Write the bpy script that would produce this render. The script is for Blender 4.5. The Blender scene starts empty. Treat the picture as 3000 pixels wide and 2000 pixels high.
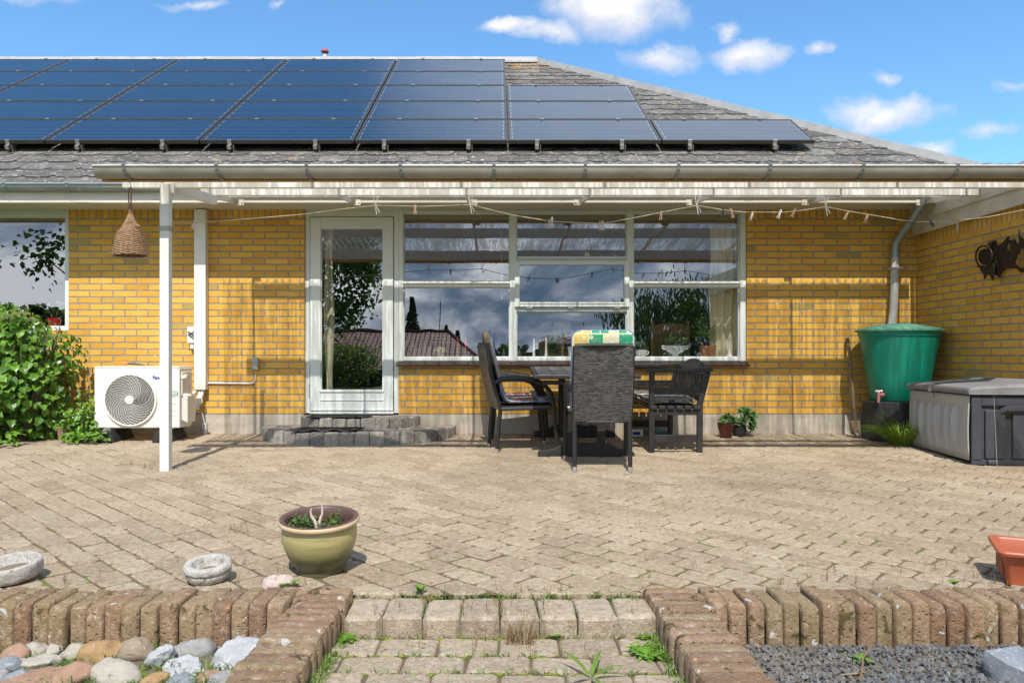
import bpy, math, random
from mathutils import Vector, Matrix
random.seed(7)
R = math.radians
PI = math.pi
sc = bpy.context.scene
COL = sc.collection
F, XP, YP, D, H, GS = 2250.0, 1460.0, 1040.0, 7.895, 0.807, 0.025
def W(px, py, Y):
    d = Y + D
    return Vector(((px-XP)*d/F, Y, H-(py-YP)*d/F))
def G(px, py):
    d = (H+GS*D)/((py-YP)/F+GS)
    return Vector(((px-XP)*d/F, d-D, GS*(d-D)))
def gz(y): return GS*y
def rnd(a, b): return random.uniform(a, b)

# ------------------------------------------------------------------ mesh builder
class MB:
    def __init__(s):
        s.v = []; s.f = []; s.m = []; s.mi = 0; s.c = []; s.cv = 0.5
    def face(s, idx):
        s.f.append(tuple(idx)); s.m.append(s.mi); s.c.append(s.cv)
    def poly(s, pts):
        n = len(s.v); s.v += [tuple(p) for p in pts]; s.face(range(n, n+len(pts)))
    def box(s, x0, x1, y0, y1, z0, z1):
        n = len(s.v)
        s.v += [(x0,y0,z0),(x1,y0,z0),(x1,y1,z0),(x0,y1,z0),(x0,y0,z1),(x1,y0,z1),(x1,y1,z1),(x0,y1,z1)]
        for q in ((3,2,1,0),(4,5,6,7),(0,1,5,4),(1,2,6,5),(2,3,7,6),(3,0,4,7)): s.face([n+i for i in q])
    def bar(s, a, b, w, h, up=(0,0,1)):
        a = Vector(a); b = Vector(b); t = (b-a).normalized(); u = Vector(up)
        r = t.cross(u)
        if r.length < 1e-4: r = t.cross(Vector((0,1,0)))
        r.normalize(); u = r.cross(t).normalized()
        n = len(s.v)
        for p in (a, b):
            for i, j in ((-1,-1),(1,-1),(1,1),(-1,1)): s.v.append(tuple(p + r*(w/2*i) + u*(h/2*j)))
        for q in ((3,2,1,0),(4,5,6,7),(0,1,5,4),(1,2,6,5),(2,3,7,6),(3,0,4,7)): s.face([n+i for i in q])
    def tube(s, pts, rad, n=8, cap=True, closed=False, flat=1.0):
        pts = [Vector(p) for p in pts]; m = len(pts)
        rr = rad if isinstance(rad, (list, tuple)) else [rad]*m
        base = len(s.v); prev = None
        for i, p in enumerate(pts):
            if closed: t = pts[(i+1) % m]-pts[i-1]
            elif i == 0: t = pts[1]-pts[0]
            elif i == m-1: t = pts[-1]-pts[-2]
            else: t = pts[i+1]-pts[i-1]
            t.normalize()
            if prev is None:
                a = Vector((0,0,1)) if abs(t.z) < .9 else Vector((1,0,0))
                nrm = t.cross(a).normalized()
            else:
                nrm = (prev - t*prev.dot(t))
                nrm = nrm.normalized() if nrm.length > 1e-6 else prev
            prev = nrm; bn = t.cross(nrm)
            for k in range(n):
                an = 2*PI*k/n
                s.v.append(tuple(p + nrm*(math.cos(an)*rr[i]) + bn*(math.sin(an)*rr[i]*flat)))
        segs = m if closed else m-1
        for i in range(segs):
            a = base+i*n; b = base+((i+1) % m)*n
            for k in range(n): s.face((a+k, a+(k+1)%n, b+(k+1)%n, b+k))
        if cap and not closed:
            s.face([base+k for k in range(n)][::-1]); s.face([base+(m-1)*n+k for k in range(n)])
    def lathe(s, prof, c=(0,0,0), n=32, a0=0, a1=2*PI, sx=1, sy=1, jit=0):
        full = abs(a1-a0-2*PI) < 1e-6
        cols = n if full else n+1
        base = len(s.v); jj = [1+rnd(-jit, jit) for _ in range(cols)] if jit else [1]*cols
        for (r, z) in prof:
            for k in range(cols):
                an = a0+(a1-a0)*k/n; q = r*jj[k]*(1+(rnd(-jit,jit)*.5 if jit else 0))
                s.v.append((c[0]+q*math.cos(an)*sx, c[1]+q*math.sin(an)*sy, c[2]+z))
        for i in range(len(prof)-1):
            for k in range(n):
                a = base+i*cols+k; b = base+i*cols+(k+1)%cols
                s.face((a, b, b+cols, a+cols))
    def prism(s, pts, vec):
        n = len(s.v); m = len(pts); vec = Vector(vec)
        s.v += [tuple(p) for p in pts] + [tuple(Vector(p)+vec) for p in pts]
        s.face(range(n, n+m)); s.face([n+2*m-1-i for i in range(m)])
        for i in range(m): s.face((n+(i+1)%m, n+i, n+m+i, n+m+(i+1)%m))
    def ball(s, c, r, n=10, m=6, sx=1, sy=1, sz=1, jit=0, rot=None):
        base = len(s.v)
        for i in range(m+1):
            th = PI*i/m
            for k in range(n):
                a = 2*PI*k/n; q = 1+(rnd(-jit, jit) if 0 < i < m else 0)
                p = Vector((r*sx*math.sin(th)*math.cos(a)*q, r*sy*math.sin(th)*math.sin(a)*q, r*sz*math.cos(th)*q))
                if rot: p = rot @ p
                s.v.append((c[0]+p.x, c[1]+p.y, c[2]+p.z))
        for i in range(m):
            for k in range(n):
                a = base+i*n+k; b = base+i*n+(k+1)%n
                s.face((a, a+n, b+n, b))
    def leaf(s, p, d, up, L, w, fold=.25, droop=.2):
        p = Vector(p); d = Vector(d).normalized(); up = Vector(up)
        sd = d.cross(up)
        if sd.length < 1e-4: sd = d.cross(Vector((1,.3,0)))
        sd.normalize(); up = sd.cross(d).normalized()
        n = len(s.v)
        m1 = p + d*(L*.38) ; m2 = p + d*(L*.75) - up*(L*droop*.4); tip = p + d*L - up*(L*droop)
        s.v += [tuple(p), tuple(m1), tuple(m2), tuple(tip),
                tuple(p+d*(L*.3)+sd*(w*.5)+up*(w*fold)), tuple(p+d*(L*.68)+sd*(w*.38)+up*(w*fold*.7)-up*(L*droop*.3)),
                tuple(p+d*(L*.3)-sd*(w*.5)+up*(w*fold)), tuple(p+d*(L*.68)-sd*(w*.38)+up*(w*fold*.7)-up*(L*droop*.3))]
        for q in ((0,4,1),(1,4,5,2),(2,5,3),(0,1,6),(1,2,7,6),(2,3,7)): s.face([n+i for i in q])
    def blade(s, p, d, L, w, bend):
        p = Vector(p); d = Vector(d).normalized(); out = Vector((d.x, d.y, 0))
        if out.length < 1e-3: out = Vector((rnd(-1,1), rnd(-1,1), 0))
        out.normalize(); sd = Vector((-out.y, out.x, 0))*(w/2)
        m = p + d*(L*.55) + out*(L*bend*.25); t = p + d*L*.95 + out*(L*bend) - Vector((0,0,L*bend*.45))
        n = len(s.v)
        s.v += [tuple(p-sd), tuple(p+sd), tuple(m+sd*.8), tuple(m-sd*.8), tuple(t)]
        s.face((n,n+1,n+2,n+3)); s.face((n+3,n+2,n+4))
    def build(s, name, mats, parent=None, smooth=None, bevel=0, bseg=2, loc=None, rot=None, solid=0, subd=0):
        me = bpy.data.meshes.new(name); me.from_pydata(s.v, [], s.f)
        if not isinstance(mats, (list, tuple)): mats = [mats]
        for m in mats: me.materials.append(m)
        if len(mats) > 1: me.polygons.foreach_set('material_index', s.m)
        at = me.attributes.new('rnd', 'FLOAT', 'FACE'); at.data.foreach_set('value', s.c)
        me.update(); me.validate()
        if smooth is not None:
            me.shade_smooth(); me.set_sharp_from_angle(angle=R(smooth))
        o = bpy.data.objects.new(name, me); COL.objects.link(o)
        if parent: o.parent = parent
        if loc is not None: o.location = loc
        if rot is not None: o.rotation_euler = rot
        if solid:
            md = o.modifiers.new('solid', 'SOLIDIFY'); md.thickness = solid; md.offset = 0
        if bevel:
            md = o.modifiers.new('bevel', 'BEVEL'); md.width = bevel; md.segments = bseg; md.limit_method = 'ANGLE'; md.angle_limit = R(35)
        if subd:
            md = o.modifiers.new('sub', 'SUBSURF'); md.levels = subd; md.render_levels = subd
        return o

def tag(o, label=None, cat=None, group=None, kind=None):
    if label: o['label'] = label
    if cat: o['category'] = cat
    if group: o['group'] = group
    if kind: o['kind'] = kind
    return o
def thing(name, label, cat, loc=(0,0,0), rz=0, group=None, tilt=0):
    o = bpy.data.objects.new(name, None); COL.objects.link(o)
    o.empty_display_size = .1
    o.location = loc; o.rotation_euler = (tilt, 0, rz)
    return tag(o, label, cat, group)
def kids(o): return [c for c in bpy.data.objects if c.parent == o]
def copy_tree(o, parent=None):
    c = o.copy(); COL.objects.link(c)
    if parent: c.parent = parent
    for ch in kids(o): copy_tree(ch, c)
    return c
def text(name, body, size, m, parent, loc, rot, bold=0.0):
    cu = bpy.data.curves.new(name, 'FONT'); cu.body = body; cu.size = size; cu.extrude = .0006; cu.offset = bold
    cu.align_x = 'LEFT'; cu.materials.append(m)
    tmp = bpy.data.objects.new('tmp', cu); COL.objects.link(tmp); dg = bpy.context.evaluated_depsgraph_get()
    me = bpy.data.meshes.new_from_object(tmp.evaluated_get(dg)); bpy.data.objects.remove(tmp)
    o = bpy.data.objects.new(name, me); COL.objects.link(o); o.parent = parent; o.location = loc; o.rotation_euler = rot
    return o

# ------------------------------------------------------------------ materials
class NT:
    def __init__(s, name):
        s.mat = bpy.data.materials.new(name); s.mat.use_nodes = True
        s.t = s.mat.node_tree; s.t.nodes.clear()
        s.out = s.t.nodes.new('ShaderNodeOutputMaterial')
        s._tc = None
    def n(s, typ, **kw):
        nd = s.t.nodes.new(typ)
        for k, v in kw.items():
            if k.startswith('i_'):
                key = k[2:].replace('_', ' ')
                s.set(nd, key, v)
            else: setattr(nd, k, v)
        return nd
    def set(s, nd, key, v):
        sk = nd.inputs[key] if not isinstance(key, int) else nd.inputs[key]
        if isinstance(v, bpy.types.NodeSocket): s.t.links.new(v, sk)
        else:
            if sk.type == 'RGBA' and len(v) == 3: v = (*v, 1)
            sk.default_value = v
    def tc(s, kind='Object'):
        if s._tc is None: s._tc = s.n('ShaderNodeTexCoord')
        return s._tc.outputs[kind]
    def mapping(s, vec, scale=(1,1,1), rot=(0,0,0), loc=(0,0,0)):
        m = s.n('ShaderNodeMapping'); s.t.links.new(vec, m.inputs[0])
        m.inputs['Scale'].default_value = scale; m.inputs['Rotation'].default_value = rot; m.inputs['Location'].default_value = loc
        return m.outputs[0]
    def noise(s, vec, scale, detail=4, rough=.6, dist=0, out='Fac'):
        nd = s.n('ShaderNodeTexNoise'); s.t.links.new(vec, nd.inputs['Vector'])
        nd.inputs['Scale'].default_value = scale; nd.inputs['Detail'].default_value = detail
        nd.inputs['Roughness'].default_value = rough; nd.inputs['Distortion'].default_value = dist
        return nd.outputs[out]
    def ramp(s, fac, stops, interp='LINEAR'):
        nd = s.n('ShaderNodeValToRGB'); s.t.links.new(fac, nd.inputs[0]); cr = nd.color_ramp; cr.interpolation = interp
        while len(cr.elements) < len(stops): cr.elements.new(.5)
        for e, (p, c) in zip(cr.elements, stops):
            e.position = p
            if isinstance(c, (int, float)): c = (c, c, c)
            e.color = (*c, 1) if len(c) == 3 else c
        return nd.outputs[0]
    def mix(s, fac, a, b, mode='MIX'):
        nd = s.n('ShaderNodeMix', data_type='RGBA', blend_type=mode)
        s.set(nd, 0, fac); s.set(nd, 6, a); s.set(nd, 7, b)
        return nd.outputs[2]
    def math(s, op, a, b=0.0, c=0.0, clamp=False):
        nd = s.n('ShaderNodeMath', operation=op); nd.use_clamp = clamp
        for i, x in enumerate((a, b, c)): s.set(nd, i, x)
        return nd.outputs[0]
    def bump(s, h, strength=.5, dist=.01, nrm=None):
        nd = s.n('ShaderNodeBump'); s.set(nd, 'Height', h); nd.inputs['Strength'].default_value = strength; nd.inputs['Distance'].default_value = dist
        if nrm: s.t.links.new(nrm, nd.inputs['Normal'])
        return nd.outputs[0]
    def principled(s, col, rough=.6, metal=0, nrm=None, spec=.5, **kw):
        p = s.n('ShaderNodeBsdfPrincipled'); s.set(p, 'Base Color', col); s.set(p, 'Roughness', rough); s.set(p, 'Metallic', metal)
        p.inputs['Specular IOR Level'].default_value = spec
        if nrm: s.t.links.new(nrm, p.inputs['Normal'])
        for k, v in kw.items(): s.set(p, k.replace('_', ' '), v)
        s.t.links.new(p.outputs[0], s.out.inputs[0])
        return p

def mat(name, c1, c2=None, rough=.6, metal=0, scale=12, detail=5, bump=0, bscale=60, bdist=.004, spec=.4, spots=None, stretch=(1,1,1), rvar=0.15, **kw):
    """general surface: two colours broken up by noise, fine grain, optional sparse spots, bump and uneven gloss"""
    t = NT(name); v = t.mapping(t.tc(), stretch)
    if c2 is None: c2 = tuple(x*.78 for x in c1)
    f = t.noise(v, scale, detail, .65)
    col = t.ramp(f, [(.32, c1), (.68, c2)])
    if spots:
        for (sc_, th, cc) in spots:
            g = t.noise(v, sc_, 3, .6, .3)
            col = t.mix(t.ramp(g, [(th, 0), (th+.05, 1)]), col, cc)
    g2 = t.noise(v, scale*9, 3, .6)
    r = t.math('ADD', rough-rvar/2, t.math('MULTIPLY', g2, rvar), clamp=True)
    nrm = None
    if bump: nrm = t.bump(t.noise(v, bscale, 6, .7), bump, bdist)
    t.principled(col, r, metal, nrm, spec, **kw)
    return t.mat

def brick_mat(name, ax):
    t = NT(name); tc = t.tc('Object')
    sep = t.n('ShaderNodeSeparateXYZ'); t.t.links.new(tc, sep.inputs[0])
    # small waviness so courses are not ruler straight
    wob = t.noise(tc, 5.0, 2, .5)
    zz = t.math('ADD', sep.outputs[2], t.math('MULTIPLY', t.math('SUBTRACT', wob, .5), .006))
    xx = t.math('ADD', sep.outputs[ax], t.math('MULTIPLY', t.math('SUBTRACT', t.noise(tc, 23.0, 2), .5), .006))
    def brick(vx, vy, w, h, off):
        cb = t.n('ShaderNodeCombineXYZ'); t.set(cb, 0, vx); t.set(cb, 1, vy)
        b = t.n('ShaderNodeTexBrick', offset=off, squash=1.0)
        t.t.links.new(cb.outputs[0], b.inputs[0])
        for k, v in (('Scale',1.0),('Mortar Size',.0070),('Mortar Smooth',.2),('Bias',0.0),('Brick Width',w),('Row Height',h)): b.inputs[k].default_value = v
        b.inputs['Color1'].default_value = (0,0,0,1); b.inputs['Color2'].default_value = (1,1,1,1); b.inputs['Mortar'].default_value = (0,0,0,1)
        return b
    z0 = t.math('SUBTRACT', zz, .203)
    b1 = brick(xx, z0, .24, .0667, .5)
    b2 = brick(xx, t.math('SUBTRACT', zz, 2.204), .0667, .112, 0.0)
    top = t.math('GREATER_THAN', zz, 2.206 if ax == 0 else 1.93)
    if ax == 1: b2.inputs['Row Height'].default_value = .5
    rndv = t.mix(top, b1.outputs['Color'], b2.outputs['Color'])
    mort = t.mix(top, b1.outputs['Fac'], b2.outputs['Fac'])
    base = t.ramp(rndv, [(0,(.60,.30,.036)),(.25,(.70,.39,.054)),(.55,(.76,.445,.074)),(.82,(.66,.35,.047)),(.97,(.64,.36,.06)),(.981,(.34,.265,.07)),(1,(.45,.33,.09))])
    st = t.noise(t.mapping(tc,(1,1,1)), 14, 6, .7, .6)
    base = t.mix(t.ramp(st,[(.36,.0),(.75,.6)]), base, t.mix(.5, base, (.42,.22,.05)))
    patch = t.noise(tc, 1.6, 4, .6)
    base = t.mix(t.ramp(patch,[(.45,0),(.8,.35)]), base, (.72,.47,.13))
    grime = t.noise(t.mapping(tc,(1.0,1,.35),(0,0,0),(2,0,6)), 2.6, 6, .68, .4)
    base = t.mix(t.ramp(grime,[(.52,0),(.74,.28)]), base, (.34,.17,.035))
    fleck = t.noise(tc, 70, 2, .5)
    base = t.mix(t.ramp(fleck,[(.70,0),(.76,.5)]), base, (.16,.10,.03))
    mcol = t.ramp(t.noise(tc, 9, 5, .7), [(.3,(.20,.178,.158)),(.55,(.29,.265,.24)),(.75,(.39,.36,.33))])
    eff = t.noise(t.mapping(tc,(1,1,1),(0,0,0),(3.3,1,2)), 28, 3, .6)
    mcol = t.mix(t.ramp(eff,[(.66,0),(.7,.8)]), mcol, (.7,.68,.64))
    col = t.mix(mort, base, mcol)
    crack = t.noise(t.mapping(tc,(1,1,2.2),(0,R(25),0)), 26, 5, .75, 1.6)
    h = t.math('ADD', t.math('MULTIPLY', t.math('SUBTRACT', 1.0, mort), 1.0), t.math('MULTIPLY', crack, .55))
    h = t.math('ADD', h, t.math('MULTIPLY', t.noise(tc, 130, 3), .12))
    nrm = t.bump(h, .85, .011)
    t.principled(col, .72, 0, nrm, .3)
    return t.mat

M = {}
M['brick'] = brick_mat('yellow_brick', 0)
M['brick_side'] = brick_mat('yellow_brick_side', 1)
M['concrete'] = mat('plinth_concrete', (.52,.47,.40), (.38,.34,.28), .85, scale=5, bump=.5, bscale=40, spots=[(9,.62,(.52,.42,.28))], stretch=(.6,1,1.8))
M['paint'] = mat('window_paint', (.66,.70,.67), (.60,.64,.62), .42, scale=3, bump=.05, bscale=30)
M['white'] = mat('white_paint', (.74,.74,.71), (.66,.65,.61), .5, scale=5, bump=.1, bscale=50, spots=[(14,.70,(.5,.46,.40)),(31,.72,(.42,.36,.28))])
M['fascia'] = mat('weathered_white_wood', (.66,.62,.55), (.50,.45,.38), .7, scale=4, bump=.35, bscale=26, stretch=(.35,1,3), spots=[(7,.66,(.36,.31,.24))])
M['soffit'] = mat('soffit_boards', (.60,.58,.50), (.52,.49,.41), .65, scale=3, bump=.2, bscale=20, stretch=(.3,4,1))
M['zinc'] = mat('galvanised_gutter', (.34,.32,.28), (.235,.22,.185), .5, .2, scale=7, bump=.12, bscale=25, spots=[(30,.68,(.22,.18,.13))], stretch=(.5,1,1))
M['zinc_lip'] = mat('bright_gutter_bead', (.56,.56,.54), (.44,.44,.42), .4, .3, scale=9)
M['strap'] = mat('gutter_strap', (.20,.205,.205), (.15,.155,.155), .5, .3, scale=20)
M['zinc_blue'] = mat('house_gutter_zinc', (.34,.38,.40), (.27,.31,.33), .42, .55, scale=5, bump=.08)
M['steel'] = mat('bare_aluminium', (.62,.60,.56), (.48,.46,.42), .35, .85, scale=15)
M['pvc'] = mat('grey_plastic_pipe', (.52,.52,.53), (.42,.42,.43), .45, scale=6, stretch=(1,1,.3))
M['wood'] = mat('brown_timber', (.42,.25,.09), (.28,.16,.06), .6, scale=5, bump=.2, stretch=(.3,3,3))
M['black_rubber'] = mat('black_rubber', (.018,.018,.019), (.035,.034,.033), .75, scale=30, bump=.25, bscale=150)
M['panel_frame'] = mat('panel_frame', (.10,.095,.085), (.06,.058,.052), .42, .6, scale=20, stretch=(.3,1,1))
M['terracotta'] = mat('terracotta_plastic', (.40,.105,.05), (.34,.085,.04), .42, scale=6, bump=.05, spots=[(40,.73,(.56,.28,.17))])
M['dark_plastic'] = mat('dark_grey_plastic', (.045,.050,.060), (.065,.07,.082), .38, scale=4, bump=.12, bscale=160, bdist=.001)
M['grey_plastic'] = mat('grey_box_plastic', (.40,.395,.39), (.35,.345,.34), .42, scale=3, bump=.15, bscale=200, bdist=.001)
M['lid_plastic'] = mat('dusty_lid_plastic', (.225,.225,.232), (.12,.12,.126), .6, scale=3, bump=.15, bscale=120, bdist=.001, stretch=(1,.4,1))
M['iron'] = mat('rusty_black_iron', (.022,.019,.017), (.045,.032,.024), .5, .4, scale=25, bump=.4, bscale=60)
M['casing'] = mat('cream_enamel', (.74,.72,.66), (.70,.675,.61), .32, scale=2)
M['wicker'] = None
M['blackwood'] = mat('black_painted_wood', (.014,.0135,.0135), (.032,.030,.029), .48, scale=9, bump=.25, bscale=40, stretch=(1,1,1), spots=[(22,.72,(.13,.105,.085))])
M['tabletop'] = mat('weathered_black_slats', (.085,.080,.075), (.15,.14,.13), .5, scale=9, bump=.25, bscale=40, stretch=(1,.4,1))
M['soil'] = mat('potting_soil', (.05,.035,.022), (.09,.065,.04), .95, scale=60, bump=.8, bscale=120)
def leafmat(name, a, b, trans=.25, rough=.45):
    t = NT(name)
    at = t.n('ShaderNodeAttribute', attribute_name='rnd')
    f = t.math('ADD', t.math('MULTIPLY', at.outputs['Fac'], .75), t.math('MULTIPLY', t.noise(t.tc(), 30, 3), .25))
    col = t.ramp(f, [(.1,a),(.9,b)])
    p = t.principled(col, rough, 0, t.bump(t.noise(t.tc(), 90, 3), .25, .003), .4)
    tr = t.n('ShaderNodeBsdfTranslucent'); t.t.links.new(col, tr.inputs[0])
    mx = t.n('ShaderNodeMixShader'); mx.inputs[0].default_value = trans
    t.t.links.new(p.outputs[0], mx.inputs[1]); t.t.links.new(tr.outputs[0], mx.inputs[2]); t.t.links.new(mx.outputs[0], t.out.inputs[0])
    return t.mat
M['leaf'] = leafmat('hydrangea_leaf', (.035,.105,.012), (.17,.33,.035), .28, .34)
M['leaf_dark'] = leafmat('dark_leaf', (.018,.045,.010), (.06,.11,.022))
M['leaf_mid'] = leafmat('mid_leaf', (.04,.09,.015), (.12,.20,.04))
M['tree_leaf'] = leafmat('tree_leaf', (.07,.13,.025), (.20,.30,.06), .4)
M['tree_dark'] = leafmat('tree_leaf_dark', (.035,.07,.016), (.11,.17,.035), .35)
M['leaf_succ'] = leafmat('succulent_leaf', (.07,.16,.045), (.17,.29,.10), .12)
M['leaf_grey'] = leafmat('grey_green_leaf', (.18,.28,.18), (.36,.46,.30), .15)
M['sill_leaf'] = leafmat('sill_plant_leaf', (.08,.17,.05), (.24,.36,.13), .2)
M['leaf_purple'] = leafmat('purple_leaf', (.26,.04,.19), (.50,.14,.38), .15)
M['grass'] = leafmat('grass_blades', (.05,.12,.012), (.19,.30,.04), .3)
M['longgrass'] = leafmat('long_grass', (.12,.26,.02), (.30,.44,.06), .3)
M['drygrass'] = leafmat('dry_stalks', (.12,.06,.035), (.32,.22,.10), .1)
M['moss'] = leafmat('joint_moss', (.08,.12,.012), (.22,.24,.035), .1)
M['bark'] = mat('bark', (.09,.07,.05), (.16,.13,.10), .9, scale=8, bump=.8, bscale=20, stretch=(1,1,.3))
M['ceramic'] = mat('white_ceramic', (.84,.86,.85), (.80,.82,.81), .2, scale=3)
M['cotton'] = mat('cord', (.55,.48,.36), (.42,.36,.26), .9, scale=60, bump=.4, bscale=300)
M['gold'] = mat('brass', (.62,.42,.10), (.5,.32,.07), .25, .9)
M['silver'] = mat('silver', (.65,.64,.62), (.5,.5,.5), .18, .95)
M['wax_white'] = mat('white_wax', (.82,.83,.76), (.78,.79,.72), .45)
M['wax_red'] = mat('red_wax', (.55,.05,.035), (.48,.04,.03), .4)
M['copper'] = mat('copper', (.50,.21,.08), (.36,.14,.05), .35, .8, scale=10)
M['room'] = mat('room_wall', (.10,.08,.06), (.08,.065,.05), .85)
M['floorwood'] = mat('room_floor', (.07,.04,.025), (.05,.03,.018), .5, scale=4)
M['oak'] = mat('oak_furniture', (.34,.17,.055), (.24,.11,.035), .45, scale=6, stretch=(4,4,.5))
# ------------------------------------------------------------------ special materials
def stone_mat(name, stops, rough=.85, speck=.75, bump=.6, lichen=0.0, moss=0.0, bs=55, wscale=1.1, holes=0):
    t = NT(name); tc = t.tc()
    at = t.n('ShaderNodeAttribute', attribute_name='rnd')
    big = t.noise(tc, wscale, 4, .6)
    f = t.math('ADD', t.math('MULTIPLY', at.outputs['Fac'], .7), t.math('MULTIPLY', t.noise(tc, 11, 5, .7), .36))
    col = t.ramp(f, stops)
    col = t.mix(t.ramp(big, [(.35,.0),(.75,.42)]), col, t.mix(.5, col, (.60,.52,.42)))
    if speck:
        s1 = t.noise(tc, 95, 3, .75); s2 = t.noise(t.mapping(tc,(1,1,1),(0,0,0),(5,3,1)), 62, 2, .6)
        col = t.mix(t.ramp(s1,[(.60,0),(.68,speck)]), col, (.64,.60,.54))
        col = t.mix(t.ramp(s2,[(.64,0),(.70,.8)]), col, (.15,.12,.09))
        s3 = t.noise(t.mapping(tc,(1,1,1),(0,0,0),(1,8,2)), 48, 1, .5)
        col = t.mix(t.ramp(s3,[(.74,0),(.77,.9)]), col, (.55,.30,.14))
        s4 = t.noise(t.mapping(tc,(1,1,1),(0,0,0),(8,4,1)), 34, 6, .8)
        col = t.mix(t.ramp(s4,[(.50,0),(.64,.55)]), col, (.17,.118,.072))
        col = t.mix(t.ramp(s4,[(.35,.5),(.46,0)]), col, (.62,.55,.46))
    st = t.noise(t.mapping(tc,(1,1,1),(0,0,0),(9,1,2)), 3.3, 6, .7)
    col = t.mix(t.ramp(st,[(.54,0),(.76,.45)]), col, t.mix(.6, col, (.21,.15,.09)))
    wl = t.noise(t.mapping(tc,(1,1,1),(0,0,0),(6,3,2)), .55, 5, .65, .6)
    col = t.mix(t.ramp(wl,[(.48,0),(.66,.30)]), col, (.17,.125,.08))
    if lichen:
        l = t.noise(t.mapping(tc,(1,1,1),(0,0,0),(2,7,4)), 17, 3, .55, .4)
        col = t.mix(t.ramp(l,[(.70-lichen,0),(.73-lichen,.85)]), col, (.58,.57,.54))
    if moss:
        l = t.noise(t.mapping(tc,(1,1,1),(0,0,0),(4,2,9)), 13, 4, .6, .5)
        col = t.mix(t.ramp(l,[(.72-moss,0),(.77-moss,.9)]), col, (.085,.07,.022))
    h = t.math('ADD', t.noise(tc, bs, 8, .75), t.math('MULTIPLY', t.noise(tc, 12, 3), .8))
    if holes:
        vo = t.n('ShaderNodeTexVoronoi'); t.t.links.new(tc, vo.inputs['Vector']); vo.inputs['Scale'].default_value = 42
        h = t.math('ADD', h, t.ramp(vo.outputs['Distance'], [(.0,0),(.25,.6)]))
    t.principled(col, rough, 0, t.bump(h, bump, .016), .25)
    return t.mat
M['paver'] = stone_mat('terrace_paver', [(0,(.285,.213,.138)),(.5,(.395,.308,.207)),(1,(.475,.382,.268))], bump=1.0, moss=.03)
M['step_stone'] = stone_mat('step_stone', [(0,(.245,.188,.128)),(.5,(.345,.277,.20)),(1,(.415,.34,.25))], bump=.8, moss=.06)
M['edging'] = stone_mat('edging_brick', [(0,(.12,.068,.038)),(.3,(.25,.138,.074)),(.6,(.32,.20,.11)),(1,(.25,.195,.09))], bump=1.0, lichen=.035, moss=.11, holes=1, speck=.4)
M['cobble'] = stone_mat('dark_cobble', [(0,(.09,.09,.092)),(.35,(.17,.166,.16)),(.65,(.29,.275,.255)),(1,(.40,.37,.33))], bump=.8)
M['granite'] = stone_mat('pale_granite', [(0,(.42,.40,.37)),(.5,(.56,.54,.51)),(1,(.64,.62,.59))], bump=1.0, moss=-.01, bs=45)
M['sand'] = mat('joint_sand', (.15,.105,.06), (.085,.06,.036), .95, scale=22, bump=.6, bscale=120, spots=[(2.6,.56,(.10,.12,.03))])
M['bedsoil'] = mat('bed_soil', (.12,.095,.065), (.17,.15,.12), .95, scale=12, bump=.9, bscale=50)
M['lawn'] = mat('lawn', (.055,.11,.018), (.085,.15,.03), .9, scale=1.5, bump=.6, bscale=30)
M['gravel'] = stone_mat('blue_grey_gravel', [(0,(.035,.042,.052)),(.6,(.085,.098,.115)),(.9,(.15,.16,.175)),(1,(.40,.33,.27))], speck=0, bump=.4)
def rock_mat(name, c1, c2, vein=None):
    t = NT(name); tc = t.tc()
    col = t.ramp(t.noise(tc, 7, 7, .7, .5), [(.3,c1),(.7,c2)])
    col = t.mix(t.ramp(t.noise(tc, 80, 3),[(.62,0),(.7,.5)]), col, (.55,.52,.48))
    if vein: col = t.mix(t.ramp(t.noise(t.mapping(tc,(1,1,1),(R(30),R(20),R(40))), 14, 5, .7, 2.0),[(.58,0),(.64,.9)]), col, vein)
    t.principled(col, .75, 0, t.bump(t.noise(tc, 22, 8, .7), .7, .012), .3)
    return t.mat
M['rock_tan'] = rock_mat('tan_fieldstone', (.36,.22,.10), (.24,.15,.075))
M['rock_brown'] = rock_mat('brown_fieldstone', (.30,.235,.165), (.21,.17,.125))
M['rock_grey'] = rock_mat('grey_fieldstone', (.20,.20,.195), (.31,.30,.285))
M['rock_pale'] = rock_mat('pale_fieldstone', (.29,.26,.21), (.40,.365,.31))
M['rock_white'] = rock_mat('veined_limestone', (.40,.405,.42), (.25,.255,.27), (.60,.60,.59))
M['rock_red'] = rock_mat('reddish_fieldstone', (.25,.145,.095), (.34,.215,.15))
M['rock_blue'] = rock_mat('bluegrey_boulder', (.15,.17,.195), (.23,.25,.275), (.34,.355,.37))

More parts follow.
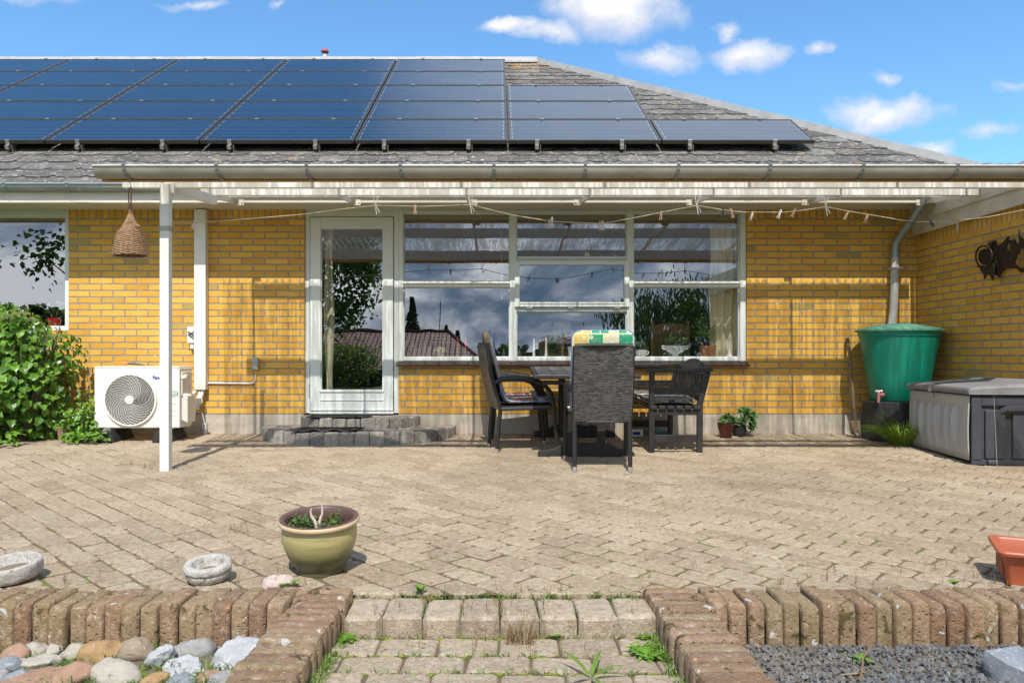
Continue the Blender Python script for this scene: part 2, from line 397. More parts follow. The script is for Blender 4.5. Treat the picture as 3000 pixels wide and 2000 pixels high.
def shingle_mat():
    t = NT('fibre_cement_shingle'); tc = t.tc()
    at = t.n('ShaderNodeAttribute', attribute_name='rnd')
    f = t.math('ADD', t.math('MULTIPLY', at.outputs['Fac'], .5), t.math('MULTIPLY', t.noise(tc, 6, 6, .7), .5))
    col = t.ramp(f, [(.15,(.068,.064,.060)),(.5,(.100,.094,.088)),(.85,(.16,.15,.138))])
    l = t.noise(t.mapping(tc,(1,1.6,1.6)), 9, 5, .7, .6)
    col = t.mix(t.ramp(l,[(.54,0),(.64,.6)]), col, (.27,.255,.235))
    l2 = t.noise(t.mapping(tc,(1,2.5,2),(0,0,0),(3,1,7)), 17, 4, .65, .5)
    col = t.mix(t.ramp(l2,[(.62,0),(.66,.9)]), col, (.60,.58,.53))
    l3 = t.noise(t.mapping(tc,(1,1,1),(0,0,0),(7,2,2)), 4.5, 6, .7, .5)
    col = t.mix(t.ramp(l3,[(.60,0),(.68,.7)]), col, (.36,.26,.15))
    rd = t.n('ShaderNodeSeparateXYZ'); t.t.links.new(tc, rd.inputs[0])
    hi = t.ramp(t.math('MULTIPLY', rd.outputs[2], .19), [(.95,0),(1.0,1)])
    l4 = t.noise(t.mapping(tc,(1,1,1),(0,0,0),(1,2,5)), 11, 5, .7)
    col = t.mix(t.math('MULTIPLY', hi, t.ramp(l4,[(.50,0),(.56,.8)])), col, (.48,.25,.06))
    t.principled(col, .85, 0, t.bump(t.noise(tc, 40, 7, .75), .7, .006), .25)
    return t.mat
M['shingle'] = shingle_mat()
def solar_mat():
    t = NT('solar_cells'); tc = t.tc()
    s = t.n('ShaderNodeSeparateXYZ'); t.t.links.new(tc, s.outputs[0] if False else s.inputs[0])
    def lines(sock, p, w):
        fr = t.math('FRACT', t.math('DIVIDE', t.math('ADD', sock, 100.0), p))
        return t.math('LESS_THAN', fr, w)
    ln = lines(s.outputs[1], .053, .12)
    cell = lines(s.outputs[1], .158, .02)
    cx = lines(s.outputs[0], .158, .012)
    brk = t.noise(t.mapping(tc,(4,60,1)), 9, 3)
    base = t.ramp(t.noise(t.mapping(tc,(1,1,1)), 1.3, 3), [(.3,(.0015,.009,.026)),(.7,(.003,.014,.040))])
    fac = t.math('MULTIPLY', t.math('MAXIMUM', ln, t.math('MAXIMUM', cell, t.math('MULTIPLY', cx, .3))), t.ramp(brk,[(.3,.45),(.7,1.0)]))
    col = t.mix(fac, base, (.10,.21,.34))
    dirt = t.noise(t.mapping(tc,(1,1,1),(0,0,0),(1,5,2)), 26, 5, .75)
    col = t.mix(t.ramp(dirt,[(.68,0),(.74,.35)]), col, (.35,.36,.36))
    sm = t.noise(t.mapping(tc,(.6,2.2,1)), 2.4, 5, .65)
    p = t.principled(col, t.ramp(sm,[(.3,.10),(.75,.24)]), 0, None, .5)
    p.inputs['IOR'].default_value = 1.46
    return t.mat
M['solar'] = solar_mat()
def sheet_mat():
    t = NT('corrugated_plastic_sheet'); tc = t.tc()
    a = t.noise(t.mapping(tc,(1,.05,.05)), 11, 3, .75)
    b = t.noise(t.mapping(tc,(1,.08,.1),(0,0,0),(4,0,0)), 40, 1, .5)
    blot = t.noise(tc, 12, 5, .7)
    dirt = t.math('MAXIMUM', t.ramp(a,[(.47,0),(.53,1)]), t.math('MULTIPLY', t.ramp(b,[(.50,0),(.55,1)]), .85))  # dirty streaks along the ribs, also standing in for light the corrugation refracts
    dirt = t.math('MULTIPLY', dirt, t.ramp(blot,[(.3,.55),(.6,1)]))
    tint = t.mix(dirt, (.94,.94,.95), (.34,.31,.26))
    tr = t.n('ShaderNodeBsdfTransparent'); t.t.links.new(t.mix(dirt,(1,1,1),(.66,.62,.55)), tr.inputs[0])
    tl = t.n('ShaderNodeBsdfTranslucent'); t.t.links.new(tint, tl.inputs[0])
    df = t.n('ShaderNodeBsdfDiffuse'); t.t.links.new(tint, df.inputs[0])
    m1 = t.n('ShaderNodeMixShader'); m1.inputs[0].default_value = .30
    t.t.links.new(tl.outputs[0], m1.inputs[1]); t.t.links.new(df.outputs[0], m1.inputs[2])
    m2 = t.n('ShaderNodeMixShader'); t.set(m2, 0, t.math('ADD', .15, t.math('MULTIPLY', dirt, .26)))
    t.t.links.new(tr.outputs[0], m2.inputs[1]); t.t.links.new(m1.outputs[0], m2.inputs[2])
    t.t.links.new(m2.outputs[0], t.out.inputs[0])
    return t.mat
M['sheet'] = sheet_mat()
def glass_mat(name, refl=.2, tint=(.93,.95,.94), wav=.0):
    t = NT(name)
    g = t.n('ShaderNodeBsdfGlossy'); g.inputs['Roughness'].default_value = .0; g.inputs['Color'].default_value = (.93,.96,1,1)
    if wav:
        t.t.links.new(t.bump(t.noise(t.tc(), 1.3, 2, .5), wav, .02), g.inputs['Normal'])
    tr = t.n('ShaderNodeBsdfTransparent'); tr.inputs[0].default_value = (*tint, 1)
    ge = t.n('ShaderNodeNewGeometry'); vm = t.n('ShaderNodeVectorMath', operation='DOT_PRODUCT')
    t.t.links.new(ge.outputs['Incoming'], vm.inputs[0]); t.t.links.new(ge.outputs['True Normal'], vm.inputs[1])
    cs = t.math('ABSOLUTE', vm.outputs['Value'])
    fac = t.math('ADD', t.math('MULTIPLY', t.math('POWER', t.math('SUBTRACT', 1.0, cs), 5.0), .9), refl+.04, clamp=True)
    m = t.n('ShaderNodeMixShader'); t.t.links.new(fac, m.inputs[0])
    t.t.links.new(tr.outputs[0], m.inputs[1]); t.t.links.new(g.outputs[0], m.inputs[2]); t.t.links.new(m.outputs[0], t.out.inputs[0])
    return t.mat
M['glass'] = glass_mat('window_glass', .21, (.985,.99,.985), .07)
M['acrylic'] = glass_mat('scratched_acrylic', .0, (.84,.87,.89))
M['clear'] = glass_mat('clear_glass', .06)
def wicker_mat():
    t = NT('black_wicker_weave'); tc = t.tc(); s = t.n('ShaderNodeSeparateXYZ'); t.t.links.new(tc, s.inputs[0])
    cb = t.n('ShaderNodeCombineXYZ'); t.set(cb, 0, s.outputs[0]); t.set(cb, 1, s.outputs[2])
    b = t.n('ShaderNodeTexBrick', offset=.5); t.t.links.new(cb.outputs[0], b.inputs[0])
    for k, v in (('Scale',1.0),('Mortar Size',.0022),('Mortar Smooth',1.0),('Brick Width',.032),('Row Height',.0125)): b.inputs[k].default_value = v
    b.inputs['Color1'].default_value = (.042,.042,.044,1); b.inputs['Color2'].default_value = (.125,.122,.12,1); b.inputs['Mortar'].default_value = (.006,.006,.006,1)
    h = t.math('SUBTRACT', 1.0, b.outputs['Fac'])
    t.principled(b.outputs['Color'], .36, 0, t.bump(h, 1.0, .006), .5)
    return t.mat
M['weave'] = wicker_mat()
M['wicker'] = mat('black_wicker_wrap', (.010,.010,.011), (.022,.021,.021), .42, scale=40, bump=.5, bscale=190, stretch=(1,1,2.5))
def cushion_mat(name, cols, w, h, line=(.85,.8,.65), ax=(0,2), bold=.004):
    t = NT(name); tc = t.tc(); s = t.n('ShaderNodeSeparateXYZ'); t.t.links.new(tc, s.inputs[0])
    cb = t.n('ShaderNodeCombineXYZ'); t.set(cb, 0, s.outputs[ax[0]]); t.set(cb, 1, s.outputs[ax[1]])
    b = t.n('ShaderNodeTexBrick', offset=.37, offset_frequency=2, squash=.6, squash_frequency=3); t.t.links.new(cb.outputs[0], b.inputs[0])
    for k, v in (('Scale',1.0),('Mortar Size',bold),('Mortar Smooth',.1),('Brick Width',w),('Row Height',h)): b.inputs[k].default_value = v
    b.inputs['Color1'].default_value = (0,0,0,1); b.inputs['Color2'].default_value = (1,1,1,1)
    n = len(cols)
    col = t.ramp(b.outputs['Color'], [(i/n, c) for i, c in enumerate(cols)], 'CONSTANT')
    vo = t.n('ShaderNodeTexVoronoi', feature='DISTANCE_TO_EDGE'); t.t.links.new(cb.outputs[0], vo.inputs['Vector']); vo.inputs['Scale'].default_value = 26
    col = t.mix(t.ramp(vo.outputs['Distance'],[(.02,.55),(.05,0)]), col, (.25,.28,.22))
    vo2 = t.n('ShaderNodeTexVoronoi'); t.t.links.new(cb.outputs[0], vo2.inputs['Vector']); vo2.inputs['Scale'].default_value = 15
    col = t.mix(t.ramp(vo2.outputs['Distance'],[(.22,.8),(.25,0)]), col, line)
    col = t.mix(b.outputs['Fac'], col, line)
    t.principled(col, .85, 0, t.bump(t.noise(tc, 300, 2), .25, .002), .2)
    return t.mat
M['cush_green'] = cushion_mat('green_yellow_print', [(.60,.56,.38),(.02,.27,.14),(.60,.43,.12),(.02,.29,.16),(.42,.55,.38),(.02,.27,.14),(.64,.60,.44)], .11, .085, (.62,.58,.38))
M['cush_navy'] = cushion_mat('navy_multicolour_print', [(.015,.04,.14),(.45,.07,.05),(.02,.03,.06),(.55,.42,.12),(.16,.30,.46),(.52,.50,.44),(.02,.05,.12),(.36,.42,.50),(.5,.2,.14)], .10, .055, (.42,.36,.22), (0,1))
M['piping'] = mat('blue_piping', (.16,.22,.42), (.12,.17,.34), .7)
M['cush_check'] = cushion_mat('grey_striped_ticking', [(.03,.03,.032),(.22,.21,.20),(.04,.04,.042),(.16,.155,.15)], .012, .05, (.30,.29,.28), (1,0), .001)
def glaze_mat():
    t = NT('green_glazed_pot'); tc = t.tc(); s = t.n('ShaderNodeSeparateXYZ'); t.t.links.new(tc, s.inputs[0])
    wz = t.math('ADD', s.outputs[2], t.math('MULTIPLY', t.noise(t.mapping(tc,(1,1,3)), 7, 5, .7), .05))
    col = t.ramp(t.math('MULTIPLY', wz, 4.0), [(.10,(.062,.058,.028)),(.30,(.10,.098,.042)),(.40,(.062,.068,.026)),(.50,(.21,.20,.082)),(.60,(.31,.28,.115)),(.80,(.40,.345,.155)),(1,(.39,.34,.16))])
    ring = t.noise(t.mapping(tc,(.3,.3,6)), 14, 4, .6)
    col = t.mix(t.ramp(ring,[(.5,0),(.7,.5)]), col, (.09,.09,.04))
    t.principled(col, .34, 0, t.bump(t.noise(t.mapping(tc,(.3,.3,3)), 22, 5, .6), .35, .006), .5)
    return t.mat
M['glaze'] = glaze_mat()
M['glaze_rim'] = mat('pot_rim_glaze', (.55,.44,.27), (.46,.34,.2), .4, scale=9)
M['glaze_in'] = mat('pot_inside_glaze', (.12,.066,.056), (.085,.048,.042), .45, scale=8)
M['brownpot'] = mat('brown_glazed_pot', (.10,.032,.022), (.075,.024,.018), .3, scale=5)
M['barrel'] = mat('green_barrel_plastic', (.006,.25,.17), (.006,.20,.135), .4, scale=4, bump=.06, bscale=20, stretch=(3,3,.25))
M['barrel_lid'] = mat('faded_green_lid', (.06,.26,.17), (.13,.31,.22), .6, scale=8, stretch=(1,1,1))
M['pink'] = mat('faded_pink_tap', (.58,.22,.22), (.5,.17,.17), .5)
M['twig'] = mat('willow_twigs', (.36,.22,.12), (.20,.12,.065), .75, scale=50, bump=.3, bscale=120)
M['rust_blade'] = mat('rusty_spade', (.17,.105,.065), (.09,.06,.042), .8, scale=18, bump=.5, bscale=50, spots=[(22,.6,(.34,.29,.25))])
M['ash'] = mat('worn_handle', (.22,.15,.09), (.15,.10,.065), .8, scale=12, stretch=(2,2,.3))
M['orange'] = mat('orange_grip', (.75,.26,.015), None, .5)
M['tile_sill'] = mat('brown_sill_tile', (.13,.058,.036), (.09,.042,.028), .38, scale=9, bump=.15)
M['blind'] = mat('venetian_blind', (.30,.22,.11), (.22,.16,.075), .6, scale=2, stretch=(.2,1,14))
M['curtain'] = mat('patterned_curtain', (.80,.76,.60), (.64,.60,.42), .9, scale=16, stretch=(1,1,.5))
M['dark'] = mat('dark_void', (.012,.012,.013), None, .8)
M['blue_ink'] = mat('blue_print', (.01,.05,.32), None, .4)
M['teal_ink'] = mat('teal_label', (.02,.33,.26), None, .4)
M['white_ink'] = mat('white_print', (.8,.8,.8), None, .4)
M['red_roof'] = None
M['twine'] = mat('clothes_line', (.46,.40,.29), (.36,.31,.22), .8)
M['peg_wood'] = mat('peg_wood', (.52,.36,.22), (.42,.29,.18), .7, scale=40)
M['peg_white'] = mat('peg_white', (.62,.60,.55), (.5,.48,.44), .6)
M['peg_dark'] = mat('peg_dark', (.05,.055,.065), None, .6)
M['petal_white'] = mat('white_petal', (.72,.74,.74), None, .6)
M['red_pot'] = mat('red_pot', (.5,.015,.02), None, .3)
M['red_cap'] = mat('weathered_red_cap', (.36,.07,.05), (.28,.06,.05), .6, scale=20)
M['chain'] = mat('lichen_strip', (.3,.3,.08), (.2,.2,.05), .8)
M['mat_rubber'] = mat('doormat_rubber', (.03,.03,.031), (.055,.052,.05), .85, scale=60, bump=.8, bscale=170)
M['brown_wall'] = mat('neighbour_wall', (.07,.045,.035), (.05,.032,.026), .8)
def tileroof():
    t = NT('red_brown_roof_tiles'); tc = t.tc()
    b = t.n('ShaderNodeTexBrick', offset=.0); t.t.links.new(tc, b.inputs[0])
    for k, v in (('Scale',1.0),('Mortar Size',.025),('Mortar Smooth',1.0),('Brick Width',.22),('Row Height',.34)): b.inputs[k].default_value = v
    b.inputs['Color1'].default_value = (.24,.06,.038,1); b.inputs['Color2'].default_value = (.14,.038,.028,1); b.inputs['Mortar'].default_value = (.035,.014,.012,1)
    t.principled(b.outputs['Color'], .6, 0, t.bump(t.math('SUBTRACT',1.0,b.outputs['Fac']), 1, .06), .3)
    return t.mat
M['red_roof'] = tileroof()
M['lamp_shade'] = mat('cream_lamp_shade', (.66,.63,.55), (.58,.55,.46), .8, scale=30, stretch=(3,3,.2))

# ------------------------------------------------------------------ camera, sun, sky
cam = bpy.data.cameras.new('camera'); co = bpy.data.objects.new('camera', cam); COL.objects.link(co)
co.location = (0, -D, H); co.rotation_euler = (R(90), 0, 0)
cam.sensor_width = 36; cam.lens = 36*F/3000; cam.shift_x = (1500-XP)/3000; cam.shift_y = (YP-1000)/3000
cam.clip_start = .05; cam.clip_end = 3000
sc.camera = co
SUN_E, SUN_A = 54.0, -1.0
sl = bpy.data.lights.new('sun', 'SUN'); sl.energy = 5.0; sl.angle = R(.53); sl.color = (1.0, .95, .87)
so = bpy.data.objects.new('sun', sl); COL.objects.link(so); so.location = (0, -20, 25)
tv = Vector((-math.sin(R(SUN_A))*math.cos(R(SUN_E)), math.cos(R(SUN_A))*math.cos(R(SUN_E)), -math.sin(R(SUN_E))))
so.rotation_euler = tv.to_track_quat('-Z', 'Y').to_euler()

w = bpy.data.worlds.new('World'); sc.world = w; w.use_nodes = True
wt = w.node_tree; wt.nodes.clear()
class WN(NT):
    def __init__(s): s.t = wt; s._tc = None
wn = WN()
wout = wt.nodes.new('ShaderNodeOutputWorld'); bg = wt.nodes.new('ShaderNodeBackground')
sky = wt.nodes.new('ShaderNodeTexSky'); sky.sky_type = 'NISHITA'; sky.sun_disc = False
sky.sun_elevation = R(SUN_E); sky.sun_rotation = R(180-SUN_A); sky.air_density = 1.0; sky.dust_density = .6; sky.ozone_density = 2.5
tc = wn.tc('Generated')
sp = wn.n('ShaderNodeSeparateXYZ'); wt.links.new(tc, sp.inputs[0])
sx, sy, sz = sp.outputs
front = wn.math('GREATER_THAN', sy, .02)
ysafe = wn.math('MAXIMUM', sy, .02)
U = wn.math('DIVIDE', sx, ysafe); V = wn.math('DIVIDE', sz, ysafe)
cuv = wn.n('ShaderNodeCombineXYZ'); wn.set(cuv, 0, U); wn.set(cuv, 1, V)
n1 = wn.noise(wn.mapping(cuv.outputs[0], (1,1.4,1)), 13, 9, .66, .3)
n2 = wn.noise(wn.mapping(cuv.outputs[0], (1,1.3,1), (0,0,0), (3,2,0)), 4.2, 6, .6)
skycol = wn.mix(1.0, sky.outputs[0], (1.0,1.46,1.66), 'MULTIPLY')
CL = [ # px, py, rx, ry, density
 (1790, 30, 215, 95, 1.15), (1490, 78, 78, 30, .8), (1930, 168, 95, 36, .45), (2185, 165, 150, 50, .75),
 (2105, 90, 40, 26, .4), (2402, 150, 38, 24, .4), (2595, 222, 52, 22, .35), (2590, 330, 175, 56, 1.0),
 (2895, 400, 90, 24, .35), (2745, 450, 70, 26, .6), (560, 12, 90, 18, .4), (800, 18, 30, 14, .3)]
CL = [(1790,25,235,105,1.25),(1490,80,95,36,.95),(1600,105,120,40,.8),(1930,168,115,46,.62),(2185,162,170,56,.95),
 (2105,92,50,30,.5),(2402,150,46,30,.55),(2595,222,62,26,.5),(2590,330,195,66,1.15),(2895,400,110,30,.5),(2745,450,85,34,.8),(560,10,130,24,.6),(800,16,34,18,.42),(120,-20,200,40,.5),(2980,250,90,26,.4)]
dens = None; shade = None
w1 = wn.math('MULTIPLY', wn.math('SUBTRACT', wn.noise(cuv.outputs[0], 9, 6, .6), .5), .11)
w2 = wn.math('MULTIPLY', wn.math('SUBTRACT', wn.noise(wn.mapping(cuv.outputs[0],(1,1,1),(0,0,0),(5,5,0)), 9, 6, .6), .5), .075)
Uw, Vw = wn.math('ADD', U, w1), wn.math('ADD', V, w2)
for (px, py, rx, ry, dn) in CL:
    cu_, cv_ = (px-XP)/F, (YP-py)/F
    du = wn.math('DIVIDE', wn.math('SUBTRACT', Uw, cu_), rx/F); dv = wn.math('DIVIDE', wn.math('SUBTRACT', Vw, cv_), ry/F)
    r2 = wn.math('SQRT', wn.math('ADD', wn.math('MULTIPLY', du, du), wn.math('MULTIPLY', dv, dv)))
    base = wn.math('MULTIPLY', wn.math('MAXIMUM', wn.math('SUBTRACT', 1.0, r2), 0.0), dn)
    dens = base if dens is None else wn.math('MAXIMUM', dens, base)
    sh = wn.math('MULTIPLY', base, wn.math('ADD', .5, wn.math('MULTIPLY', dv, .6)))
    shade = sh if shade is None else wn.math('MAXIMUM', shade, sh)
d0 = wn.math('MULTIPLY', dens, wn.math('ADD', .02, wn.math('MULTIPLY', n1, 2.15)))
cmask = wn.math('MULTIPLY', wn.ramp(d0, [(.02,0),(.22,.30),(.50,.72),(.9,.96)], 'LINEAR'), front)
ccol = wn.ramp(wn.math('ADD', wn.math('MULTIPLY', shade, 1.1), wn.math('MULTIPLY', wn.math('SUBTRACT', n1, .5), .7)), [(.02,(5.2,5.6,6.7)),(.22,(6.0,6.2,6.8)),(.5,(7.4,7.4,7.4))])
# high thin cloud above the frame on the right (mirrored by the panels), heavy broken cloud behind the viewer
hi = wn.noise(wn.mapping(tc, (1,1,1), (0,0,0), (2.2,0,.5)), 2.6, 6, .6, .3)
himask = wn.math('MULTIPLY', wn.ramp(wn.math('ADD', hi, wn.math('ADD', .16, wn.math('MULTIPLY', sx, 1.5))), [(.48,0),(.85,.9)]), wn.ramp(sz, [(.50,0),(.68,1)]))
himask = wn.math('MULTIPLY', himask, front)
bk = wn.noise(wn.mapping(tc, (1,1,2.1), (0,0,R(15)), (1.7,.3,.2)), 4.6, 9, .62, .5)
bkmask = wn.math('MULTIPLY', wn.ramp(wn.math('SUBTRACT', wn.math('MULTIPLY', sy, -1.0), wn.math('MULTIPLY', sz, .25)), [(.0,0),(.22,1)]), wn.ramp(sz, [(0.0,1),(.9,.55)]))
bcol = wn.ramp(bk, [(.35,(1.7,2.9,4.5)),(.43,(3.2,4.2,5.7)),(.50,(7.0,7.8,9.2)),(.58,(14.5,14.8,15.2))])
c = wn.mix(bkmask, skycol, bcol)
c = wn.mix(himask, c, (8.2,9.0,10.2))
c = wn.mix(cmask, c, ccol)
wt.links.new(c, bg.inputs[0]); bg.inputs[1].default_value = .12
wt.links.new(bg.outputs[0], wout.inputs[0])
vs = sc.view_settings; vs.view_transform = 'Standard'; vs.look = 'None'; vs.exposure = 0.22; vs.gamma = 1
sc.cycles.use_denoising = True
sc.cycles.denoising_prefilter = 'NONE'
sc.cycles.use_adaptive_sampling = False
sc.cycles.max_bounces = 10; sc.cycles.transparent_max_bounces = 24; sc.cycles.caustics_reflective = False; sc.cycles.caustics_refractive = False
sc.cycles.sample_clamp_indirect = 6
# ------------------------------------------------------------------ terrain and terrace
def tz(x, y):
    if y > -19: z = -.30
    elif y > -25: z = -.30 - 1.9*(-19-y)/6
    else: z = -2.2
    if y < -110: z += min(2.0, (-110-y)*.008)
    return z
mb = MB()
xs = [-400,-200,-100,-60,-40,-30,-20,-15,-10,-6,-3,0,3,6,10,15,20,30,40,60,100,200,400]
ys = [-600,-400,-250,-160,-110,-85,-70,-55,-45,-38,-32,-28,-25,-23,-21,-19,-17,-14,-11,-8,-5,0,5,12,30,80,200,400]
for y in ys:
    for x in xs: mb.v.append((x, y, tz(x, y)))
nx = len(xs)
for j in range(len(ys)-1):
    for i in range(nx-1):
        a = j*nx+i; mb.face((a, a+1, a+nx+1, a+nx))
tag(mb.build('lawn_ground', M['lawn'], smooth=60), kind='structure')

def clip(poly, a, b, c):              # keep a*x+b*y <= c
    out = []
    for i in range(len(poly)):
        p, q = poly[i], poly[(i+1) % len(poly)]
        dp, dq = a*p[0]+b*p[1]-c, a*q[0]+b*q[1]-c
        if dp <= 0: out.append(p)
        if dp*dq < 0:
            t = dp/(dp-dq); out.append((p[0]+(q[0]-p[0])*t, p[1]+(q[1]-p[1])*t))
    return out
def area(p): return abs(sum(p[i][0]*p[(i+1)%len(p)][1]-p[(i+1)%len(p)][0]*p[i][1] for i in range(len(p))))/2
def paver(mb, poly, zf, h=.06, inset=.007, drop=.008, tiltv=.006):
    cx = sum(p[0] for p in poly)/len(poly); cy = sum(p[1] for p in poly)/len(poly)
    ax, ay, dz = rnd(-tiltv,tiltv)*2, rnd(-tiltv,tiltv)*2, rnd(-.003,.003)
    n = len(poly); b = len(mb.v)
    rings = []
    for (ins, dd) in ((0,-h),(0,-drop),(inset*.45,-drop*.3),(inset*1.3,0)):
        for p in poly:
            vx, vy = p[0]-cx, p[1]-cy; L = math.hypot(vx, vy)
            k = max(0, 1-ins*1.5/max(L, .01)); x, y = cx+vx*k, cy+vy*k
            mb.v.append((x, y, zf(x, y)+dz+dd+ax*vx+ay*vy))
    mb.cv = random.random()
    for r in range(3):
        for i in range(n):
            a = b+r*n+i; c_ = b+r*n+(i+1)%n
            mb.face((a, c_, c_+n, a+n))
    mb.face([b+3*n+i for i in range(n)])
def rounded_rect(l, w, r, jit=.004):
    pts = [(-l/2+r,-w/2),(l/2-r,-w/2),(l/2,-w/2+r),(l/2,w/2-r),(l/2-r,w/2),(-l/2+r,w/2),(-l/2,w/2-r),(-l/2,-w/2+r)]
    return [(x+rnd(-jit,jit), y+rnd(-jit,jit)) for x, y in pts]
mb = MB(); YE = -4.9
gr_pts = []                           # joint points for weeds
s2 = math.sqrt(.5); pl, pw = .205, .135
for i in range(-60, 61):
    for j in range(-60, 61):
        u = (i+(.5 if j % 2 else 0))*pl; v = j*pw
        cx, cy = -s2*u+s2*v, s2*u+s2*v-2.5
        if not (-5.6 < cx < 4.45 and YE-.15 < cy < .12): continue
        nf = max(0, min(1, (-cy-3.2)/1.2)); rr = rounded_rect(pl-.006-.002*nf, pw-.006-.002*nf, .012+.004*nf, .0055); an = rnd(-.02, .02)
        poly = []
        for (x, y) in rr:
            x, y = x*math.cos(an)-y*math.sin(an), x*math.sin(an)+y*math.cos(an)
            poly.append((cx-s2*x+s2*y, cy+s2*x+s2*y))
        if sum((poly[k][0]*poly[(k+1)%8][1]-poly[(k+1)%8][0]*poly[k][1]) for k in range(8)) < 0: poly = poly[::-1]
        for (a, b, c_) in ((0,-1,-YE),(0,1,.0),(1,0,4.30),(-1,0,5.5)): poly = clip(poly, a, b, c_) if poly else poly
        if len(poly) < 3 or area(poly) < .003: continue
        paver(mb, poly, lambda x, y: gz(y))
        gr_pts.append((cx-s2*pl/2+s2*rnd(-.07,.07), cy+s2*pl/2+s2*rnd(-.07,.07)))
        q = rnd(-.1,.1); gr_pts.append((cx-s2*q+s2*pw/2, cy+s2*q+s2*pw/2))
tag(mb.build('terrace_paving', M['paver']), kind='structure')
mb = MB(); mb.poly([(-5.6,YE,gz(YE)-.006),(4.3,YE,gz(YE)-.006),(4.3,.1,-.0045),(-5.6,.1,-.0045)])
tag(mb.build('joint_sand_ground', M['sand']), kind='structure')

# step row and landing
mb = MB()
for k in range(8):
    x0 = -.56+k*.1415
    r = [(x0+.0705+px_, -5.022+py_) for px_, py_ in rounded_rect(.134, .222, .016, .005)]
    paver(mb, r, lambda x, y: -.132, h=.12, inset=.012, drop=.012, tiltv=.012)
    paver(mb, [(x0+.0705+px_*1.0, -5.022+py_) for px_, py_ in rounded_rect(.137, .21, .02, .002)], lambda x, y: -.150, h=.12)
o = mb.build('stone_step', M['step_stone'])
tag(o, 'row of eight grey-brown square stones forming the low step at the terrace edge', 'step')
mb = MB(); y = -5.14
for row in range(14):
    dpt = .165 if row == 0 else .14
    off = 0 if row % 2 else .105
    for k in range(-9, 10):
        xc = k*.21+off; yc = y-dpt/2
        half = .56+(-5.0-yc)*.02
        poly = [(xc+a, yc+b) for a, b in rounded_rect(.202, dpt-.009, .013, .005)]
        poly = clip(clip(poly, 1, 0, half+.03), -1, 0, half+.03)
        if len(poly) < 3 or area(poly) < .004: continue
        paver(mb, poly, lambda x, y: -.205, tiltv=.012)
    y -= dpt
tag(mb.build('lower_path', M['step_stone']), kind='structure')
mb = MB(); mb.poly([(-.62,-7.2,-.214),(.62,-7.2,-.214),(.60,-5.0,-.214),(-.60,-5.0,-.214)])
tag(mb.build('path_sand_ground', M['sand']), kind='structure')

# brick edging
def ebrick(mb, o, dx, dy, L, w, z0, z1, lean=0):
    """one paving brick on edge; o = inner corner, dx = unit along its width, dy = unit along its length"""
    o = Vector(o); dx = Vector(dx); dy = Vector(dy)
    mb.cv = random.random(); hz = z1+rnd(-.006,.006); L2 = L+rnd(-.01,.008); w2 = w+rnd(-.004,.003); r = rnd(.012,.019); q = .72*r
    prof = [(0,z0),(0,hz-r),(r*.35,hz-r*.3),(r*1.2,hz),(L2-r*1.6,hz),(L2-r*.45,hz-r*.4),(L2,hz-r*1.5),(L2+.002,z0+.012),(L2-.01,z0)]
    b = len(mb.v); m = len(prof); ln = rnd(-.006,.006)
    for (t, ins) in ((0,q),(.07,q*.25),(.16,0),(.84,0),(.93,q*.25),(1,q)):
        for k, (l, z) in enumerate(prof):
            zz = z-(ins if 1 < k < 7 else 0); ll = l-(ins if k >= 5 else 0)+(ins if k < 2 else 0)
            p = o+dx*(w2*t+ln*(l/L2))+dy*ll; mb.v.append((p.x+rnd(-.001,.001), p.y+rnd(-.001,.001), zz+rnd(-.0012,.0012)))
    for i in range(5):
        for k in range(m):
            a = b+i*m+k; c_ = b+i*m+(k+1)%m; mb.face((a, a+m, c_+m, c_))
    mb.face([b+k for k in range(m)]); mb.face([b+5*m+k for k in range(m)][::-1])
def edging(side):
    mb = MB(); s = side
    x = .775
    while x < 3.6:
        x0 = x if s > 0 else -x-.066
        ebrick(mb, (x0+.003, -4.895+rnd(-.006,.006), 0), (1,0,0), (0,-1,0), .213, .0632, -.31, -.098+rnd(-.006,.006)); x += .066
    ang = math.atan(.022); t = Vector((s*math.sin(ang), -math.cos(ang), 0)); nrm = Vector((s*math.cos(ang), math.sin(ang), 0))
    p0 = Vector((s*.562, -4.905, 0)); k = 0
    while k < 24:
        p = p0+t*(k*.067)
        ebrick(mb, p+nrm*rnd(-.006,.006), t, nrm, .21, .0632, -.31, -.096-k*.0016+rnd(-.005,.005)); k += 1
    return mb.build('brick_edging', M['edging'], smooth=40)
tag(edging(-1), 'run of reddish brown bricks on edge between the field stones and the terrace', 'edging', 'brick edgings')
tag(edging(1), 'run of pitted brown bricks on edge between the dark gravel and the terrace', 'edging', 'brick edgings')
mb = MB(); mb.poly([(-5,-7.3,-.262),(-.6,-7.3,-.262),(-.6,-4.95,-.262),(-5,-4.95,-.262)])
tag(mb.build('bed_ground', M['bedsoil']), kind='structure')
mb = MB(); mb.poly([(.6,-7.3,-.258),(5,-7.3,-.258),(5,-4.95,-.258),(.6,-4.95,-.258)])
tag(mb.build('gravel_ground', M['bedsoil']), kind='structure')

